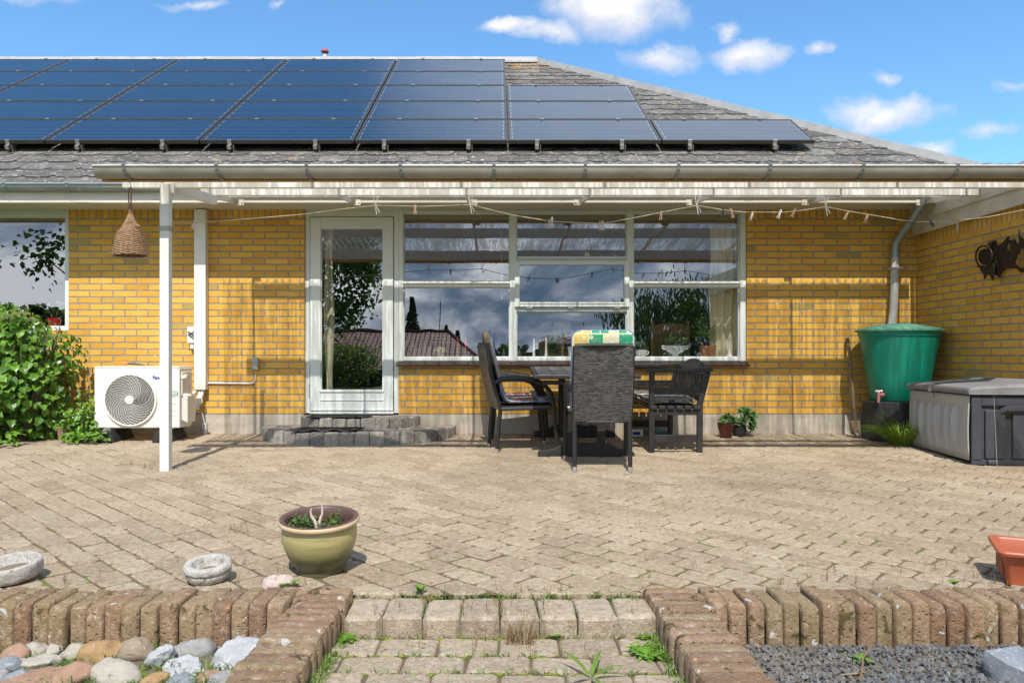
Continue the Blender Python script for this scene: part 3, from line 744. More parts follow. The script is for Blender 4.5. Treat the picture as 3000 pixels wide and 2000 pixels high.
# ------------------------------------------------------------------ house
xw = lambda px: (px-XP)/285.0
zw = lambda py: H-(py-YP)/285.0
house = thing('brick_house', 'low yellow brick house with a grey shingle hip roof, glazed door and wide window', 'house', (0,0,0))
def wall_holes(xs, zs, solid, y0, y1):
    mb = MB()
    for i in range(len(xs)-1):
        for j in range(len(zs)-1):
            if not solid(i, j): continue
            a, b, c_, d = xs[i], xs[i+1], zs[j], zs[j+1]
            mb.poly([(a,y0,c_),(b,y0,c_),(b,y0,d),(a,y0,d)]); mb.poly([(b,y1,c_),(a,y1,c_),(a,y1,d),(b,y1,d)])
            ok = lambda ii, jj: 0 <= ii < len(xs)-1 and 0 <= jj < len(zs)-1 and solid(ii, jj)
            if not ok(i-1,j): mb.poly([(a,y1,c_),(a,y0,c_),(a,y0,d),(a,y1,d)])
            if not ok(i+1,j): mb.poly([(b,y0,c_),(b,y1,c_),(b,y1,d),(b,y0,d)])
            if not ok(i,j-1): mb.poly([(a,y1,c_),(b,y1,c_),(b,y0,c_),(a,y0,c_)])
            if not ok(i,j+1): mb.poly([(a,y0,d),(b,y0,d),(b,y1,d),(a,y1,d)])
    return mb
XS = [-12, -8.2, xw(201), xw(892), xw(1168), xw(2188), 4.62]
ZS = [.203, zw(1071), zw(968), 2.315]
def solid(i, j):
    if i == 1 and j == 2: return False
    if i == 3: return False
    if i == 4 and j >= 1: return False
    return True
wall_holes(XS, ZS, solid, 0, .30).build('wall', M['brick'], house)
mb = MB(); mb.box(-12,-11.7,.3,8.7,.203,2.3); mb.box(5.0,5.3,.35,8.7,.203,2.3); mb.box(-12,5.3,8.7,9.0,.203,2.3)
mb.build('wall', M['brick'], house)
mb = MB(); mb.box(-12,xw(892)-.003,-.010,.285,-.35,.200); mb.box(xw(892)-.003,xw(1168)+.003,.02,.285,-.35,.19); mb.box(xw(1168)+.003,4.3,-.010,.285,-.35,.200)
mb.build('plinth', M['concrete'], house)
# room behind the glass
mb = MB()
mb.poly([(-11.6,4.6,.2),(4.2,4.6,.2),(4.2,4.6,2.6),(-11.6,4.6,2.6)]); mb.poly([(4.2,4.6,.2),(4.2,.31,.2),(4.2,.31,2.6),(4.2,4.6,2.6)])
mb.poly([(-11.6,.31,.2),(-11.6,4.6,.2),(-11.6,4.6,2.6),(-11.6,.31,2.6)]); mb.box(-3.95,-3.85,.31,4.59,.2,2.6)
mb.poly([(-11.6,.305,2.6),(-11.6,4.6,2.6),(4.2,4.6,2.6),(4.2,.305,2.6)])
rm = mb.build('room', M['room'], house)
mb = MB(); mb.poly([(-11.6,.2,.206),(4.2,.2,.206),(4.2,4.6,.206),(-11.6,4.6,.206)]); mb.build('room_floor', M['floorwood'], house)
# fascia, soffit
mb = MB(); mb.box(-12.6,5.35,-.492,-.467,2.276,2.45); mb.build('fascia', M['fascia'], house)
mb = MB()
for k in range(5): mb.box(-12.5,5.3,-.466+k*.0935,-.466+k*.0935+.0895,2.300,2.314)
mb.box(-12.5,5.3,-.466,.0,2.318,2.33)
mb.build('soffit', M['soffit'], house)
LIPS = []
def gutter(mb, x0, x1, yc, zt, r, t=.003, lip=.009, dp=1.05):
    n = 12
    for rr, flip in ((r,0),(r-t,1)):
        b = len(mb.v)
        for x in (x0, x1):
            for k in range(n+1):
                a = PI*k/n
                mb.v.append((x, yc-rr*math.cos(a), zt-rr*dp*math.sin(a)))
        for k in range(n):
            q = (b+k, b+n+1+k, b+n+2+k, b+k+1); mb.face(q if flip else q[::-1])
    LIPS.append(((x0,yc-r,zt),(x1,yc-r,zt),lip))
    for x in (x0, x1):
        pts = [(x, yc-(r+.0005)*math.cos(PI*k/n), zt-r*dp*math.sin(PI*k/n)) for k in range(n+1)]
        mb.prism(pts, (.002,0,0))
def strap(x, yc, zt, r, w=.024, parent=None, m=None, slant=.0, dp=1.05):
    mb = MB(); n = 8; rr = r+.004; b = len(mb.v)
    for k in range(n+1):
        a = PI*.05+PI*.62*k/n; s_ = slant*(k/n)
        for xx in (x-w/2+s_, x+w/2+s_): mb.v.append((xx, yc-rr*math.cos(a), zt-rr*dp*math.sin(a)))
    for k in range(n): mb.face((b+2*k, b+2*k+1, b+2*k+3, b+2*k+2))
    mb.box(x-w/2, x+w/2, yc-r-.012, yc-r+.012, zt+.004, zt+.012)
    mb.ball((x, yc-rr*.985, zt-.024), .006, 6, 4)
    return mb.build('bracket', m or M['zinc'], parent, solid=.0025)
mb = MB(); gutter(mb, -12.5, 5.2, -.515, 2.44, .060)
g1 = mb.build('gutter', M['zinc_blue'], house, smooth=40)
for px in (-170, 12, 197, 385): strap((px-XP)*7.33/F, -.515, 2.44, .060, .026, g1, M['zinc_blue'])
# roof
RA = math.atan(.636); rs, rc = math.sin(RA), math.cos(RA)
YR, YEV = 4.1, -.56; XH = .587
def roofz(y): return 2.776+.636*y
mb = MB()
mb.poly([(-12.6,YEV,roofz(YEV)-.03),(XH+YR-YEV,YEV,roofz(YEV)-.03),(XH,YR,roofz(YR)-.03),(-12.6,YR,roofz(YR)-.03)])
mb.poly([(XH+YR-YEV,YEV,roofz(YEV)-.03),(XH+YR-YEV,2*YR-YEV,roofz(YEV)-.03),(XH,YR,roofz(YR)-.03)])
mb.poly([(XH+YR-YEV,2*YR-YEV,roofz(YEV)-.03),(-12.6,2*YR-YEV,roofz(YEV)-.03),(-12.6,YR,roofz(YR)-.03),(XH,YR,roofz(YR)-.03)])
mb.poly([(-12.6,YEV,roofz(YEV)-.03),(-12.6,YR,roofz(YR)-.03),(-12.6,2*YR-YEV,roofz(YEV)-.03)])
EX, SW = .226, .312; Ls = (YR-YEV)/rc
j = 0
while j*EX < Ls+.02:
    s0 = j*EX
    for i in range(-33, 19):
        xc = (i+(.5 if j % 2 else 0))*SW; w2 = SW/2-.002
        if xc < -9.8: continue
        sv = rnd(-.004,.004)
        pts = [(xc-w2,s0+.30),(xc-w2,s0+.05),(xc-w2+.055,s0+sv),(xc+w2-.055,s0+sv+rnd(-.003,.003)),(xc+w2,s0+.05),(xc+w2,s0+.30)]
        pts = [(x, min(s, Ls)) for x, s in pts]
        # hip line: x = XH + (YR - y),  y = YEV + s*rc
        pts = clip(pts, 1, rc, XH+YR-YEV+.01)
        if len(pts) < 3 or area(pts) < .004: continue
        mb.cv = random.random(); n = len(pts); b = len(mb.v); lift = rnd(.010,.016)
        for lay in (0, 1):
            for (x, s) in pts:
                h = lift*(1-(s-s0)/.30)+ (0 if lay else -.008)
                y = YEV+s*rc-h*rs
                mb.v.append((x, y, roofz(YEV)+s*rs+h*rc))
        mb.face([b+n+k for k in range(n)][::-1])
        for k in range(n): mb.face((b+k, b+(k+1)%n, b+n+(k+1)%n, b+n+k)[::-1])
    j += 1
roof = mb.build('roof', M['shingle'], house)
# ridge and hip cappings
def capping(a, b, wd, seg, name):
    mb = MB(); a = Vector(a); b = Vector(b); t = (b-a); L = t.length; t.normalize(); sd = t.cross(Vector((0,0,1))).normalized(); up = sd.cross(t)
    k = 0; n = int(L/seg)+1
    for k in range(n):
        p = a+t*(k*seg); q = a+t*min(L, (k+1)*seg+.05); h = .045+.004*(k % 2)
        for s_ in (1,-1):
            prof = [(0,h),(.05*s_,h-.006),(wd*s_,-.045),(wd*s_,-.07)]
            bb = len(mb.v)
            for pt in (p, q):
                for (u, v) in prof: mb.v.append(tuple(pt+sd*u+up*v))
            for i in range(3): mb.face((bb+i, bb+i+1, bb+4+i+1, bb+4+i))
    return mb.build(name, M['capping'], house, solid=.004)
M['capping'] = mat('ridge_capping', (.40,.395,.38), (.30,.295,.285), .5, .2, scale=6, spots=[(9,.66,(.30,.26,.20))])
hipA = Vector((XH,YR,roofz(YR)+.02)); hipB = Vector((XH+YR-YEV,YEV,roofz(YEV)+.02))
capping(hipA, hipB, .066, .82, 'hip_cap'); capping(hipA+Vector((.02,0,0)), hipA+Vector((-13,0,0)), .12, .9, 'ridge_cap')
# frames and glass
def frame(mb, x0, x1, z0, z1, y0, y1):
    mb.box(x0, x1, y0, y1, z0, z1)
def pane_with_bead(win, x0, x1, z0, z1, y=.075, bead=.011, blind=0):
    mb = MB(); b = bead
    mb.box(x0,x0+b,.048,.09,z0,z1); mb.box(x1-b,x1,.048,.09,z0,z1); mb.box(x0+b,x1-b,.05,.09,z0,z0+b); mb.box(x0+b,x1-b,.05,.09,z1-b,z1)
    mb.build('glazing_bead', M['paint'], win, bevel=.002)
    p = MB(); p.poly([(x0,y,z0),(x1,y,z0),(x1,y,z1),(x0,y,z1)]); p.build('pane', M['glass'], win)
    if blind:
        q = MB(); n = int(blind/.012)
        for k in range(n): q.box(x0+.004, x1-.004, .12+.004*(k % 2), .165, z1-blind+k*blind/n+.001, z1-blind+(k+1)*blind/n-.001)
        q.build('blind', M['blind'], win)
# wide window
win = MB()
posts = [(1168,1180),(1494,1513),(1838,1857),(2170,2187)]
zt, zb = zw(622), zw(1047)
for a, b in posts: win.box(xw(a), xw(b), .018, .115, zw(1058), zw(613)-.0)
bays = [(1180,1494),(1513,1838),(1857,2170)]
for a, b in bays:
    win.box(xw(a), xw(b), .022, .112, zw(622), zw(613)-.001); win.box(xw(a), xw(b), .022, .112, zw(1057)-.0, zw(1047))
for a, b in (bays[0], bays[2]): win.box(xw(a), xw(b), .026, .11, zw(839), zw(824)); win.box(xw(a)+.001, xw(b)-.001, .004, .026, zw(830), zw(824.5))
a, b = bays[1]
win.box(xw(a), xw(b), .026, .11, zw(763), zw(752)); win.box(xw(a), xw(b), .026, .11, zw(912), zw(901)); win.box(xw(a)+.001, xw(b)-.001, .004, .026, zw(757), zw(752.5))
wroot = win.build('window', M['paint'], house, bevel=.003)
for a, b in (bays[0], bays[2]):
    pane_with_bead(wroot, xw(a), xw(b), zw(824), zw(622), blind=.098); pane_with_bead(wroot, xw(a), xw(b), zw(1047), zw(839))
pane_with_bead(wroot, xw(a), xw(b), zw(1047), zw(839)) if False else None
a, b = bays[1]
pane_with_bead(wroot, xw(a), xw(b), zw(752), zw(622), blind=.098); pane_with_bead(wroot, xw(a), xw(b), zw(1047), zw(912))
sash = MB(); x0, x1, z0, z1 = xw(1508), xw(1844), zw(899), zw(764)
fw = .052
sash.box(x0,x0+fw,-.006,.06,z0,z1); sash.box(x1-fw,x1,-.006,.06,z0,z1); sash.box(x0+fw,x1-fw,-.004,.058,z0,z0+fw*.82); sash.box(x0+fw,x1-fw,-.004,.058,z1-fw*.82,z1)
sash.box(x0+fw-.004,x1-fw+.004,-.010,.0,z0+fw*.82-.012,z0+fw*.82+.006)
so_ = sash.build('opening_sash', M['paint'], wroot, bevel=.004)
p = MB(); p.poly([(x0+fw,.03,z0+fw*.82),(x1-fw,.03,z0+fw*.82),(x1-fw,.03,z1-fw*.82),(x0+fw,.03,z1-fw*.82)]); p.build('pane', M['glass'], wroot)
for px in (1552, 1673, 1808):
    mb = MB(); mb.box(xw(px)-.03, xw(px)+.03, -.004, .02, zw(903), zw(899.4)); mb.build('hinge', M['steel'], wroot)
# outer sill of brown tiles, inner sill board
mb = MB(); x = xw(1163)
while x < xw(2192)-.02:
    x1_ = min(x+.144, xw(2192)); mb.cv = random.random()
    mb.prism([(x,-.062,zw(1068)),(x,-.062,zw(1073)),(x,.017,zw(1071)+.001),(x,.017,zw(1058)-.001)], (x1_-x,0,0)); x += .147
mb.build('sill', M['tile_sill'], wroot, bevel=.004)
mb = MB(); mb.box(xw(1170), xw(2186), .118, .46, zw(1047)-.035, zw(1047)-.002); mb.build('inner_sill', M['white'], wroot)
# shelf board carrying small figures behind the transoms
mb = MB(); mb.box(xw(1181), xw(1493), .118, .24, zw(839)+.001, zw(826)); mb.box(xw(1858), xw(2169), .118, .24, zw(839)+.001, zw(826)); mb.box(xw(1514), xw(1837), .118, .24, zw(763), zw(754))
mb.build('shelf', M['white'], wroot)
# left window
lw = MB(); lw.box(xw(187), xw(200.5), .018, .115, zw(967.5), 2.31); lw.box(-8.19, xw(187), .022, .112, zw(632), 2.309); lw.box(-8.19, xw(187), .022, .112, zw(967.5), zw(957)); lw.box(-8.19,-8.1,.018,.115,zw(957),zw(632)); lw.box(-6.5,-6.44,.02,.11,zw(957),zw(632))
lroot = lw.build('window', M['paint'], house, bevel=.003)
pane_with_bead(lroot, -6.44, xw(187), zw(957), zw(632), blind=.07); pane_with_bead(lroot, -8.1, -6.5, zw(957), zw(632), blind=.07)
mb = MB(); mb.box(-8.19, xw(200), .118, .46, zw(957)-.03, zw(957)-.002); mb.build('inner_sill', M['white'], lroot)
# door
dr = MB(); dr.box(xw(893), xw(906), .02, .12, zw(1210), 2.31); dr.box(xw(1153.5), xw(1167.5), .02, .12, zw(1210), 2.31); dr.box(xw(906), xw(1153.5), .024, .118, zw(634), 2.309)
dr.box(xw(906), xw(1153.5), .0, .12, zw(1212), zw(1205))
dfr = dr.build('door_frame', M['paint'], house, bevel=.003)
lf = MB(); x0, x1, x2, x3 = xw(908), xw(938), xw(1122), xw(1151.5); z0, z1, z2, z3 = zw(1203), zw(1142), zw(667), zw(636)
lf.box(x0,x1,.008,.075,z0,z3); lf.box(x2,x3,.008,.075,z0,z3); lf.box(x1,x2,.010,.073,z2,z3); lf.box(x1,x2,.012,.073,z0,z1)
lf.box(x1-.012,x2+.012,.001,.012,z1-.022,z1+.004); lf.box(x1-.008,x2+.008,.004,.012,zw(1173),zw(1170)); lf.box(x0+.004,x3-.004,.002,.012,z0,z0+.022)
door = lf.build('door', M['paint'], house, bevel=.003)
mb = MB(); b_ = .010
mb.box(x1,x1+b_,.02,.06,z1,z2); mb.box(x2-b_,x2,.02,.06,z1,z2); mb.box(x1+b_,x2-b_,.02,.06,z2-b_,z2); mb.build('glazing_bead', M['paint'], door)
p = MB(); p.poly([(x1,.04,z1),(x2,.04,z1),(x2,.04,z2),(x1,.04,z2)]); p.build('pane', M['glass'], door)
for py in (691, 834, 1143):
    mb = MB(); mb.tube([(xw(906.5),.006,zw(py+18)),(xw(906.5),.006,zw(py-18))], .0075, 8); mb.build('hinge', M['steel'], door)
# downpipe in the corner
mb = MB()
mb.tube([(4.10,-.515,2.385),(4.10,-.51,2.30),(4.085,-.46,2.245),(4.06,-.16,2.02),(4.045,-.085,1.955),(4.043,-.075,1.90),(4.042,-.075,1.86)], .040, 12)
mb.tube([(4.041,-.075,1.872),(4.041,-.075,1.80)], .044, 12)
dp = mb.build('downpipe', M['zinc_blue'], house, smooth=40)
mb = MB(); mb.tube([(4.043,-.075,1.87),(4.02,-.085,1.3),(3.985,-.10,1.055)], .0385, 14); mb.tube([(4.037,-.077,1.70),(4.036,-.077,1.66)], .042, 14); mb.tube([(4.034,-.077,1.64),(4.033,-.077,1.615)], .0405, 14)
mb.build('lower_pipe', M['pvc'], dp, smooth=40)
mb = MB(); mb.box(3.99,4.10,-.122,-.034,1.678,1.698); mb.box(4.10,4.118,-.085,-.07,1.675,1.70); mb.build('pipe_clip', M['pvc'], dp, bevel=.002)
# wing on the right with its flat-roof fascia
wing = thing('brick_wing', 'yellow brick side wing with dusty white boarded eaves on the right', 'building', (4.3,-3.8,0))
mb = MB(); mb.box(4.30,4.58,-7.6,-.0015,-.35,2.14); mb.box(4.58,9.0,-7.6,-7.32,-.35,2.14)
o = mb.build('wall', M['brick_side'], wing); o.matrix_parent_inverse = wing.matrix_world.inverted() if False else o.matrix_parent_inverse
o.location = (-4.3, 3.8, 0)
mb = MB(); mb.box(4.245,4.27,-7.75,-.012,2.03,2.205); mb.box(4.225,4.2445,-7.77,-.010,2.165,2.37); mb.box(4.27,9.1,-7.75,-7.72,2.03,2.37)
o = mb.build('fascia', M['fascia'], wing, bevel=.003); o.location = (-4.3,3.8,0)
mb = MB(); mb.box(4.272,9.1,-7.715,-.011,2.3,2.36); o = mb.build('roof', M['shingle'], wing); o.location = (-4.3,3.8,0)

# ------------------------------------------------------------------ roof vent, solar array
v = thing('roof_vent', 'thin white vent pipe with a red mushroom cap above the ridge', 'vent pipe', ((952-XP)*12.25/F, 12.25-D, 5.25))
mb = MB(); mb.tube([(0,0,0),(0,0,.36)], .030, 12); mb.build('pipe', M['white'], v, smooth=40)
mb = MB(); mb.lathe([(.028,.35),(.034,.36),(.055,.375),(.062,.39),(.058,.405),(.04,.425),(.0,.432)], n=16); mb.tube([(0,0,.36),(0,0,.385)], .026, 10); mb.build('cap', M['red_cap'], v, smooth=40)
PY0, PLEN = .235, .8134
def make_panel(wd):
    h = PLEN-.018
    r = thing('solar_panel', None, 'solar panel')
    mb = MB(); t = .022
    mb.box(0,wd,0,t,-.04,0); mb.box(0,wd,h-t,h,-.04,0); mb.box(0,t,t,h-t,-.04,0); mb.box(wd-t,wd,t,h-t,-.04,0); mb.box(t,wd-t,t,h-t,-.038,-.03)
    mb.build('frame', M['panel_frame'], r, bevel=.002)
    mb = MB(); mb.poly([(t,t,-.004),(wd-t,t,-.004),(wd-t,h-t,-.004),(t,h-t,-.004)]); mb.mi = 1
    for k in range(5):
        for xx in (t+.016, wd-t-.024): mb.box(xx, xx+.007, .045+k*.15, .045+k*.15+.105, -.0035, -.002)
    mb.build('cell_sheet', [M['solar'], M['steel']], r)
    for fx in (.24, .78):
        mb = MB(); mb.box(wd*fx-.022, wd*fx+.022, h-.014, h+.018, .0005, .007); mb.box(wd*fx-.009, wd*fx+.009, h-.004, h+.008, .007, .013)
        mb.build('clamp', M['steel'], r)
    return r
cols = [(-8.06,-6.445,5,'corner'),(-6.43,-4.815,5,'far left'),(-4.80,-3.177,5,'second'),(-3.162,-1.533,5,'third'),(-1.518,.0976,5,'fourth'),(.108,1.727,3,'fifth'),(1.74,3.352,1,'last')]
names = {0:'in the top left corner of the picture',1:'in the second column from left',2:'in the third column from left',3:'in the fourth column from left',4:'in the fifth column, beside the shorter stack'}
rown = ['bottom','second-lowest','middle','second-highest','topmost']
protos = {}
for ci, (x0, x1, nr, nm) in enumerate(cols):
    for r_ in range(2 if ci == 0 else 0, nr):
        key = round(x1-x0, 3)
        p = copy_tree(protos[key]) if key in protos else make_panel(x1-x0)
        protos.setdefault(key, p)
        y = PY0+r_*PLEN*rc
        p.location = (x0, y, roofz(y)+.155); p.rotation_euler = (RA, 0, 0)
        if ci < 5: lb = f'{rown[r_]} blue solar panel {names[ci]}'
        elif ci == 5: lb = f'greyish blue solar panel in the three-panel stack beside the hip, {("bottom","middle","top")[r_]} one'
        else: lb = 'lone solar panel at the right end of the bottom row, with white scratches'
        tag(p, lb, group='solar panels on the roof')
rl = thing('mounting_rail', None, 'mounting rail')
def rail(n):
    L = n*PLEN
    r = thing('mounting_rail', None, 'mounting rail')
    mb = MB(); mb.box(-.02,.02,-.05,L,-.085,-.043); mb.box(-.013,.013,-.052,-.049,-.08,-.05); mb.build('rail', M['steel'], r)
    mb = MB(); mb.box(.035,.041,-.03,.03,-.15,-.05); mb.box(.0,.075,-.03,.03,-.155,-.148); mb.tube([(.06,-.02,-.148),(.06,-.02,-.125)], .006, 6); mb.build('roof_hook', M['steel'], r)
    mb = MB(); mb.box(-.021,.021,-.012,.012,-.043,.004); mb.build('end_clamp', M['steel'], r)
    return r
bpy.data.objects.remove(rl)
rp = {}
for (X, n, where) in ((-5.2,5,'solar column cropped at the left edge'),(-4.46,5,'third solar column, left rail'),(-3.56,5,'third solar column, right rail'),(-2.85,5,'fourth solar column, left rail'),(-1.94,5,'fourth solar column, right rail'),(-1.21,5,'fifth solar column, left rail'),(-.317,5,'fifth solar column, right rail'),(.41,3,'three-panel stack, left rail'),(1.31,3,'three-panel stack, right rail'),(2.03,1,'lone end panel, left rail'),(2.93,1,'lone end panel, right rail')):
    r = copy_tree(rp[n]) if n in rp else rail(n); rp.setdefault(n, r)
    r.location = (X, PY0, roofz(PY0)+.155); r.rotation_euler = (RA,0,0)
    tag(r, f'metal mounting rail end with hook under the {where}', group='solar mounting rails')

# ------------------------------------------------------------------ canopy
can = thing('patio_canopy', 'lean-to canopy of ribbed plastic sheets with a zinc gutter on a white post', 'canopy', (0,0,0))
def sheetz(y): return 2.152+.1418*(y+D-5.43)
mb = MB(); X0, X1 = -2.84, 4.215; pit = .0762
nxs = int((X1-X0)/pit*8); yy = [-2.46,-1.75,-1.2,-.65,-.612]
for j_, y in enumerate(yy):
    for i in range(nxs+1):
        x = X0+i*(X1-X0)/nxs
        prof = max(-.6, min(.6, math.cos(2*PI*(x-X0)/pit)))/.6
        mb.v.append((x, y, sheetz(y)+.017*prof))
for j_ in range(len(yy)-1):
    for i in range(nxs):
        a = j_*(nxs+1)+i; mb.face((a, a+1, a+nxs+2, a+nxs+1))
mb.build('roof_sheet', M['sheet'], can, smooth=70)
mb = MB(); gutter(mb, -2.856, 4.21, -2.435, 2.139, .058, lip=.008, dp=1.36)
cg = mb.build('gutter', M['zinc'], can, smooth=40)
for (a, b, l_), par, mm in ((LIPS[0], g1, M['zinc_blue']), (LIPS[1], cg, M['zinc_lip'])):
    mb = MB(); mb.tube([a,b], l_, 8); mb.build('bead', mm, par, smooth=60)
for px in (362, 634, 898, 1173, 1447, 1715, 1988, 2257, 2530, 2806):
    s_ = .028 if px < 1000 else (.014 if px < 1300 else (0 if px < 1800 else -.018))
    strap((px-XP)*5.40/F, -2.435, 2.139, .060, .024, cg, M['strap'], slant=s_, dp=1.36)
mb = MB(); mb.box(-2.86,4.21,-2.368,-2.322,2.060,2.13); mb.build('front_beam', M['wood'], can, bevel=.003)
def purlin(xa, y, zb, name='purlin'):
    mb = MB(); mb.box(xa, 4.21, y-.022, y+.022, zb, sheetz(y)-.0185); return mb.build(name, M['white'], can, bevel=.002)
purlin(-2.83, -2.095, 2.066); purlin(-2.61, -1.145, 2.207); purlin(-2.55, -.645, 2.296)
for X in (-2.526, -1.40, -.28, .80, 1.886, 3.0, 4.1):
    mb = MB(); zb_ = 2.262
    mb.prism([(X-.011,-1.122,2.19),(X-.011,-.497,zb_),(X-.011,-.497,zb_+.04),(X-.011,-1.122,2.235)], (.022,0,0))
    mb.prism([(X-.011,-2.321,sheetz(-2.321)-.062),(X-.011,-2.118,sheetz(-2.118)-.062),(X-.011,-2.118,sheetz(-2.118)-.022),(X-.011,-2.321,sheetz(-2.321)-.022)], (.022,0,0))
    mb.prism([(X-.011,-2.072,sheetz(-2.072)-.062),(X-.011,-1.168,sheetz(-1.168)-.062),(X-.011,-1.168,sheetz(-1.168)-.022),(X-.011,-2.072,sheetz(-2.072)-.022)], (.022,0,0))
    rf = mb.build('rafter', M['white'], can, bevel=.002)
    mb = MB(); s_ = 1 if X < 0 else -1
    mb.box(X+s_*.022 if s_ > 0 else X-.026, X+.026 if s_ > 0 else X-.022, -.56, -.493, zb_-.01, zb_+.04); mb.box(min(X,X+s_*.075), max(X,X+s_*.075), -.4985, -.4925, zb_-.012, zb_+.04); mb.ball((X+s_*.058,-.50,zb_+.012), .008, 8, 5)
    mb.build('bracket', M['fascia'], rf)
mb = MB(); mb.prism([(-2.47,-2.14,2.02),(-2.47,-1.26,2.105),(-2.47,-1.26,2.185),(-2.47,-2.14,2.10)], (.04,0,0)); mb.build('brace', M['white'], can, bevel=.003)
mb = MB(); mb.box(-2.522,-2.454,-2.18,-2.114,gz(-2.15)-.02,2.0855); mb.build('post', M['white'], can, bevel=.004)
TILT = math.atan(GS)
# ------------------------------------------------------------------ heat pump corner
hp = thing('heat_pump', 'cream outdoor heat pump unit with a round fan grille on black rubber feet', 'heat pump', (-3.425,-.47,gz(-.47)))
mb = MB(); mb.box(-.405,.405,-.15,.15,.128,.700); mb.build('casing', M['casing'], hp, bevel=.012, bseg=3)
mb = MB(); mb.box(-.400,.400,-.153,.146,.693,.712); mb.build('top_plate', M['casing'], hp, bevel=.006)
FC = Vector((-.058, 0, .395)); FR = .243
mb = MB(); mb.tube([(FC.x,-.1515,FC.z),(FC.x,-.1535,FC.z)], FR*.985, 48); mb.build('fan_recess_dark', M['dark'], hp)  # dark disc on the casing front, the recess's shade put into its colour
mb = MB()
for k in range(3):
    a0 = k*2*PI/3+.4; pts = []
    for i in range(7): a = a0+i*.22; pts.append((FC.x+FR*.90*math.cos(a), -.155-.002*i, FC.z+FR*.90*math.sin(a)))
    for i in range(6,-1,-1): a = a0+.25+i*.12; pts.append((FC.x+.05*math.cos(a), -.155-.002*i, FC.z+.05*math.sin(a)))
    mb.poly(pts)
mb.build('fan_blade', mat('grey_fan', (.055,.055,.06), None, .4), hp, solid=.003)
mb = MB()
for i in range(15):
    r = .045+i*(FR-.055)/14
    mb.tube([(FC.x+r*math.cos(2*PI*k/48), -.170-.004*math.sin(PI*i/14), FC.z+r*math.sin(2*PI*k/48)) for k in range(48)], .0016, 5, closed=True)
for k in range(26):
    a0 = 2*PI*k/30
    mb.tube([(FC.x+r*math.cos(a0+1.5*(r/FR)**1.3), -.171-.003*math.sin(PI*r/FR), FC.z+r*math.sin(a0+1.5*(r/FR)**1.3)) for r in [.04+q*(FR-.045)/9 for q in range(10)]], .0016, 4, cap=False)
mb.tube([(FC.x+FR*1.0*math.cos(2*PI*k/64), -.160, FC.z+FR*1.0*math.sin(2*PI*k/64)) for k in range(64)], .011, 8, closed=True)
mb.build('fan_grille', M['casing'], hp, smooth=50)
mb = MB(); mb.tube([(FC.x,-.168,FC.z),(FC.x,-.180,FC.z)], .040, 24); mb.build('fan_hub', M['casing'], hp, bevel=.004)
mb = MB()
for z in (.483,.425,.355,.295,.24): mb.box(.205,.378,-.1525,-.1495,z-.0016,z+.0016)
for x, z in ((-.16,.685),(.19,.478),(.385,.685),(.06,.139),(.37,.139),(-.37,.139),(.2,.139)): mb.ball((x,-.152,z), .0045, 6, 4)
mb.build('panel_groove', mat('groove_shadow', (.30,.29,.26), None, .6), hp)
text('lettering', 'Panasonic', .044, M['blue_ink'], hp, (.150,-.1525,.592), (R(90),0,0), .0012)
mb = MB(); mb.box(.262,.392,-.1530,-.1515,.437,.470); mb.build('refrigerant_label', M['teal_ink'], hp)
text('lettering', 'R32', .031, M['white_ink'], hp, (.333,-.1533,.443), (R(90),0,0), .001)
mb = MB()
mb.prism([(.405,-.10,.20),(.45,-.07,.17),(.45,.12,.17),(.405,.14,.20)], (0,0,.21)); mb.prism([(.405,-.10,.41),(.45,-.07,.38),(.45,.12,.38),(.405,.14,.41)], (0,0,.05))
mb.box(.404,.415,-.11,.12,.43,.66); mb.prism([(.405,-.12,.585),(.45,-.09,.60),(.45,-.03,.60),(.405,0,.585)], (0,0,.035))
mb.build('valve_cover', M['casing'], hp, bevel=.01)
for x in (-.27,.255):
    mb = MB(); mb.prism([(x-.085,-.22,0),(x+.085,-.22,0),(x+.075,-.22,.04),(x+.045,-.22,.105),(x-.045,-.22,.105),(x-.075,-.22,.04)], (0,.42,0)); mb.build('rubber_foot', M['black_rubber'], hp, bevel=.008)
    mb = MB(); mb.box(x-.028,x+.028,-.17,.17,.105,.13); mb.tube([(x,-.19,.105),(x,-.19,.125)], .012, 8); mb.build('bracket', M['steel'], hp)
duct = thing('cable_duct', 'tall white plastic trunking running up the brick wall beside the heat pump', 'duct', (-3.035,-.002,.455))
mb = MB(); mb.box(-.059,.059,-.088,0,0,1.836); mb.build('duct_cover', M['white'], duct, bevel=.005)
mb = MB()
for q in range(3): mb.tube([(-.035+q*.03,-.05,.02),(-.04+q*.025,-.06,-.06),(-.07+q*.01,-.12,-.16-q*.04),(-.11,-.22+q*.03,-.22-q*.045),(-.03-.0*q,-.30,-.25-q*.05)] if q else [(-.035,-.05,.02),(-.06,-.07,-.03),(-.10,-.14,-.06),(-.12,-.25,-.08)], .017, 10)
mb.build('insulated_pipe', M['white'], duct, smooth=60)
mb = MB(); mb.tube([(.0,-.05,0),(.03,-.1,-.12),(-.02,-.12,-.2),(.03,-.1,-.24),(.06,-.1,-.36),(.055,-.1,-.44)], .006, 6); mb.box(.035,.08,-.12,-.08,-.40,-.34); mb.box(.048,.066,-.11,-.09,-.455,-.40)
mb.build('loose_cable', M['pvc'], duct, smooth=40)
iso = thing('isolator_switch', 'square cream isolator switch box on the bricks left of the white trunking', 'switch', (-3.135,-.002,.93))
mb = MB(); mb.box(-.043,.043,-.055,0,0,.165); mb.box(-.02,.02,-.04,-.005,-.06,0); mb.build('box', M['casing'], iso, bevel=.006)
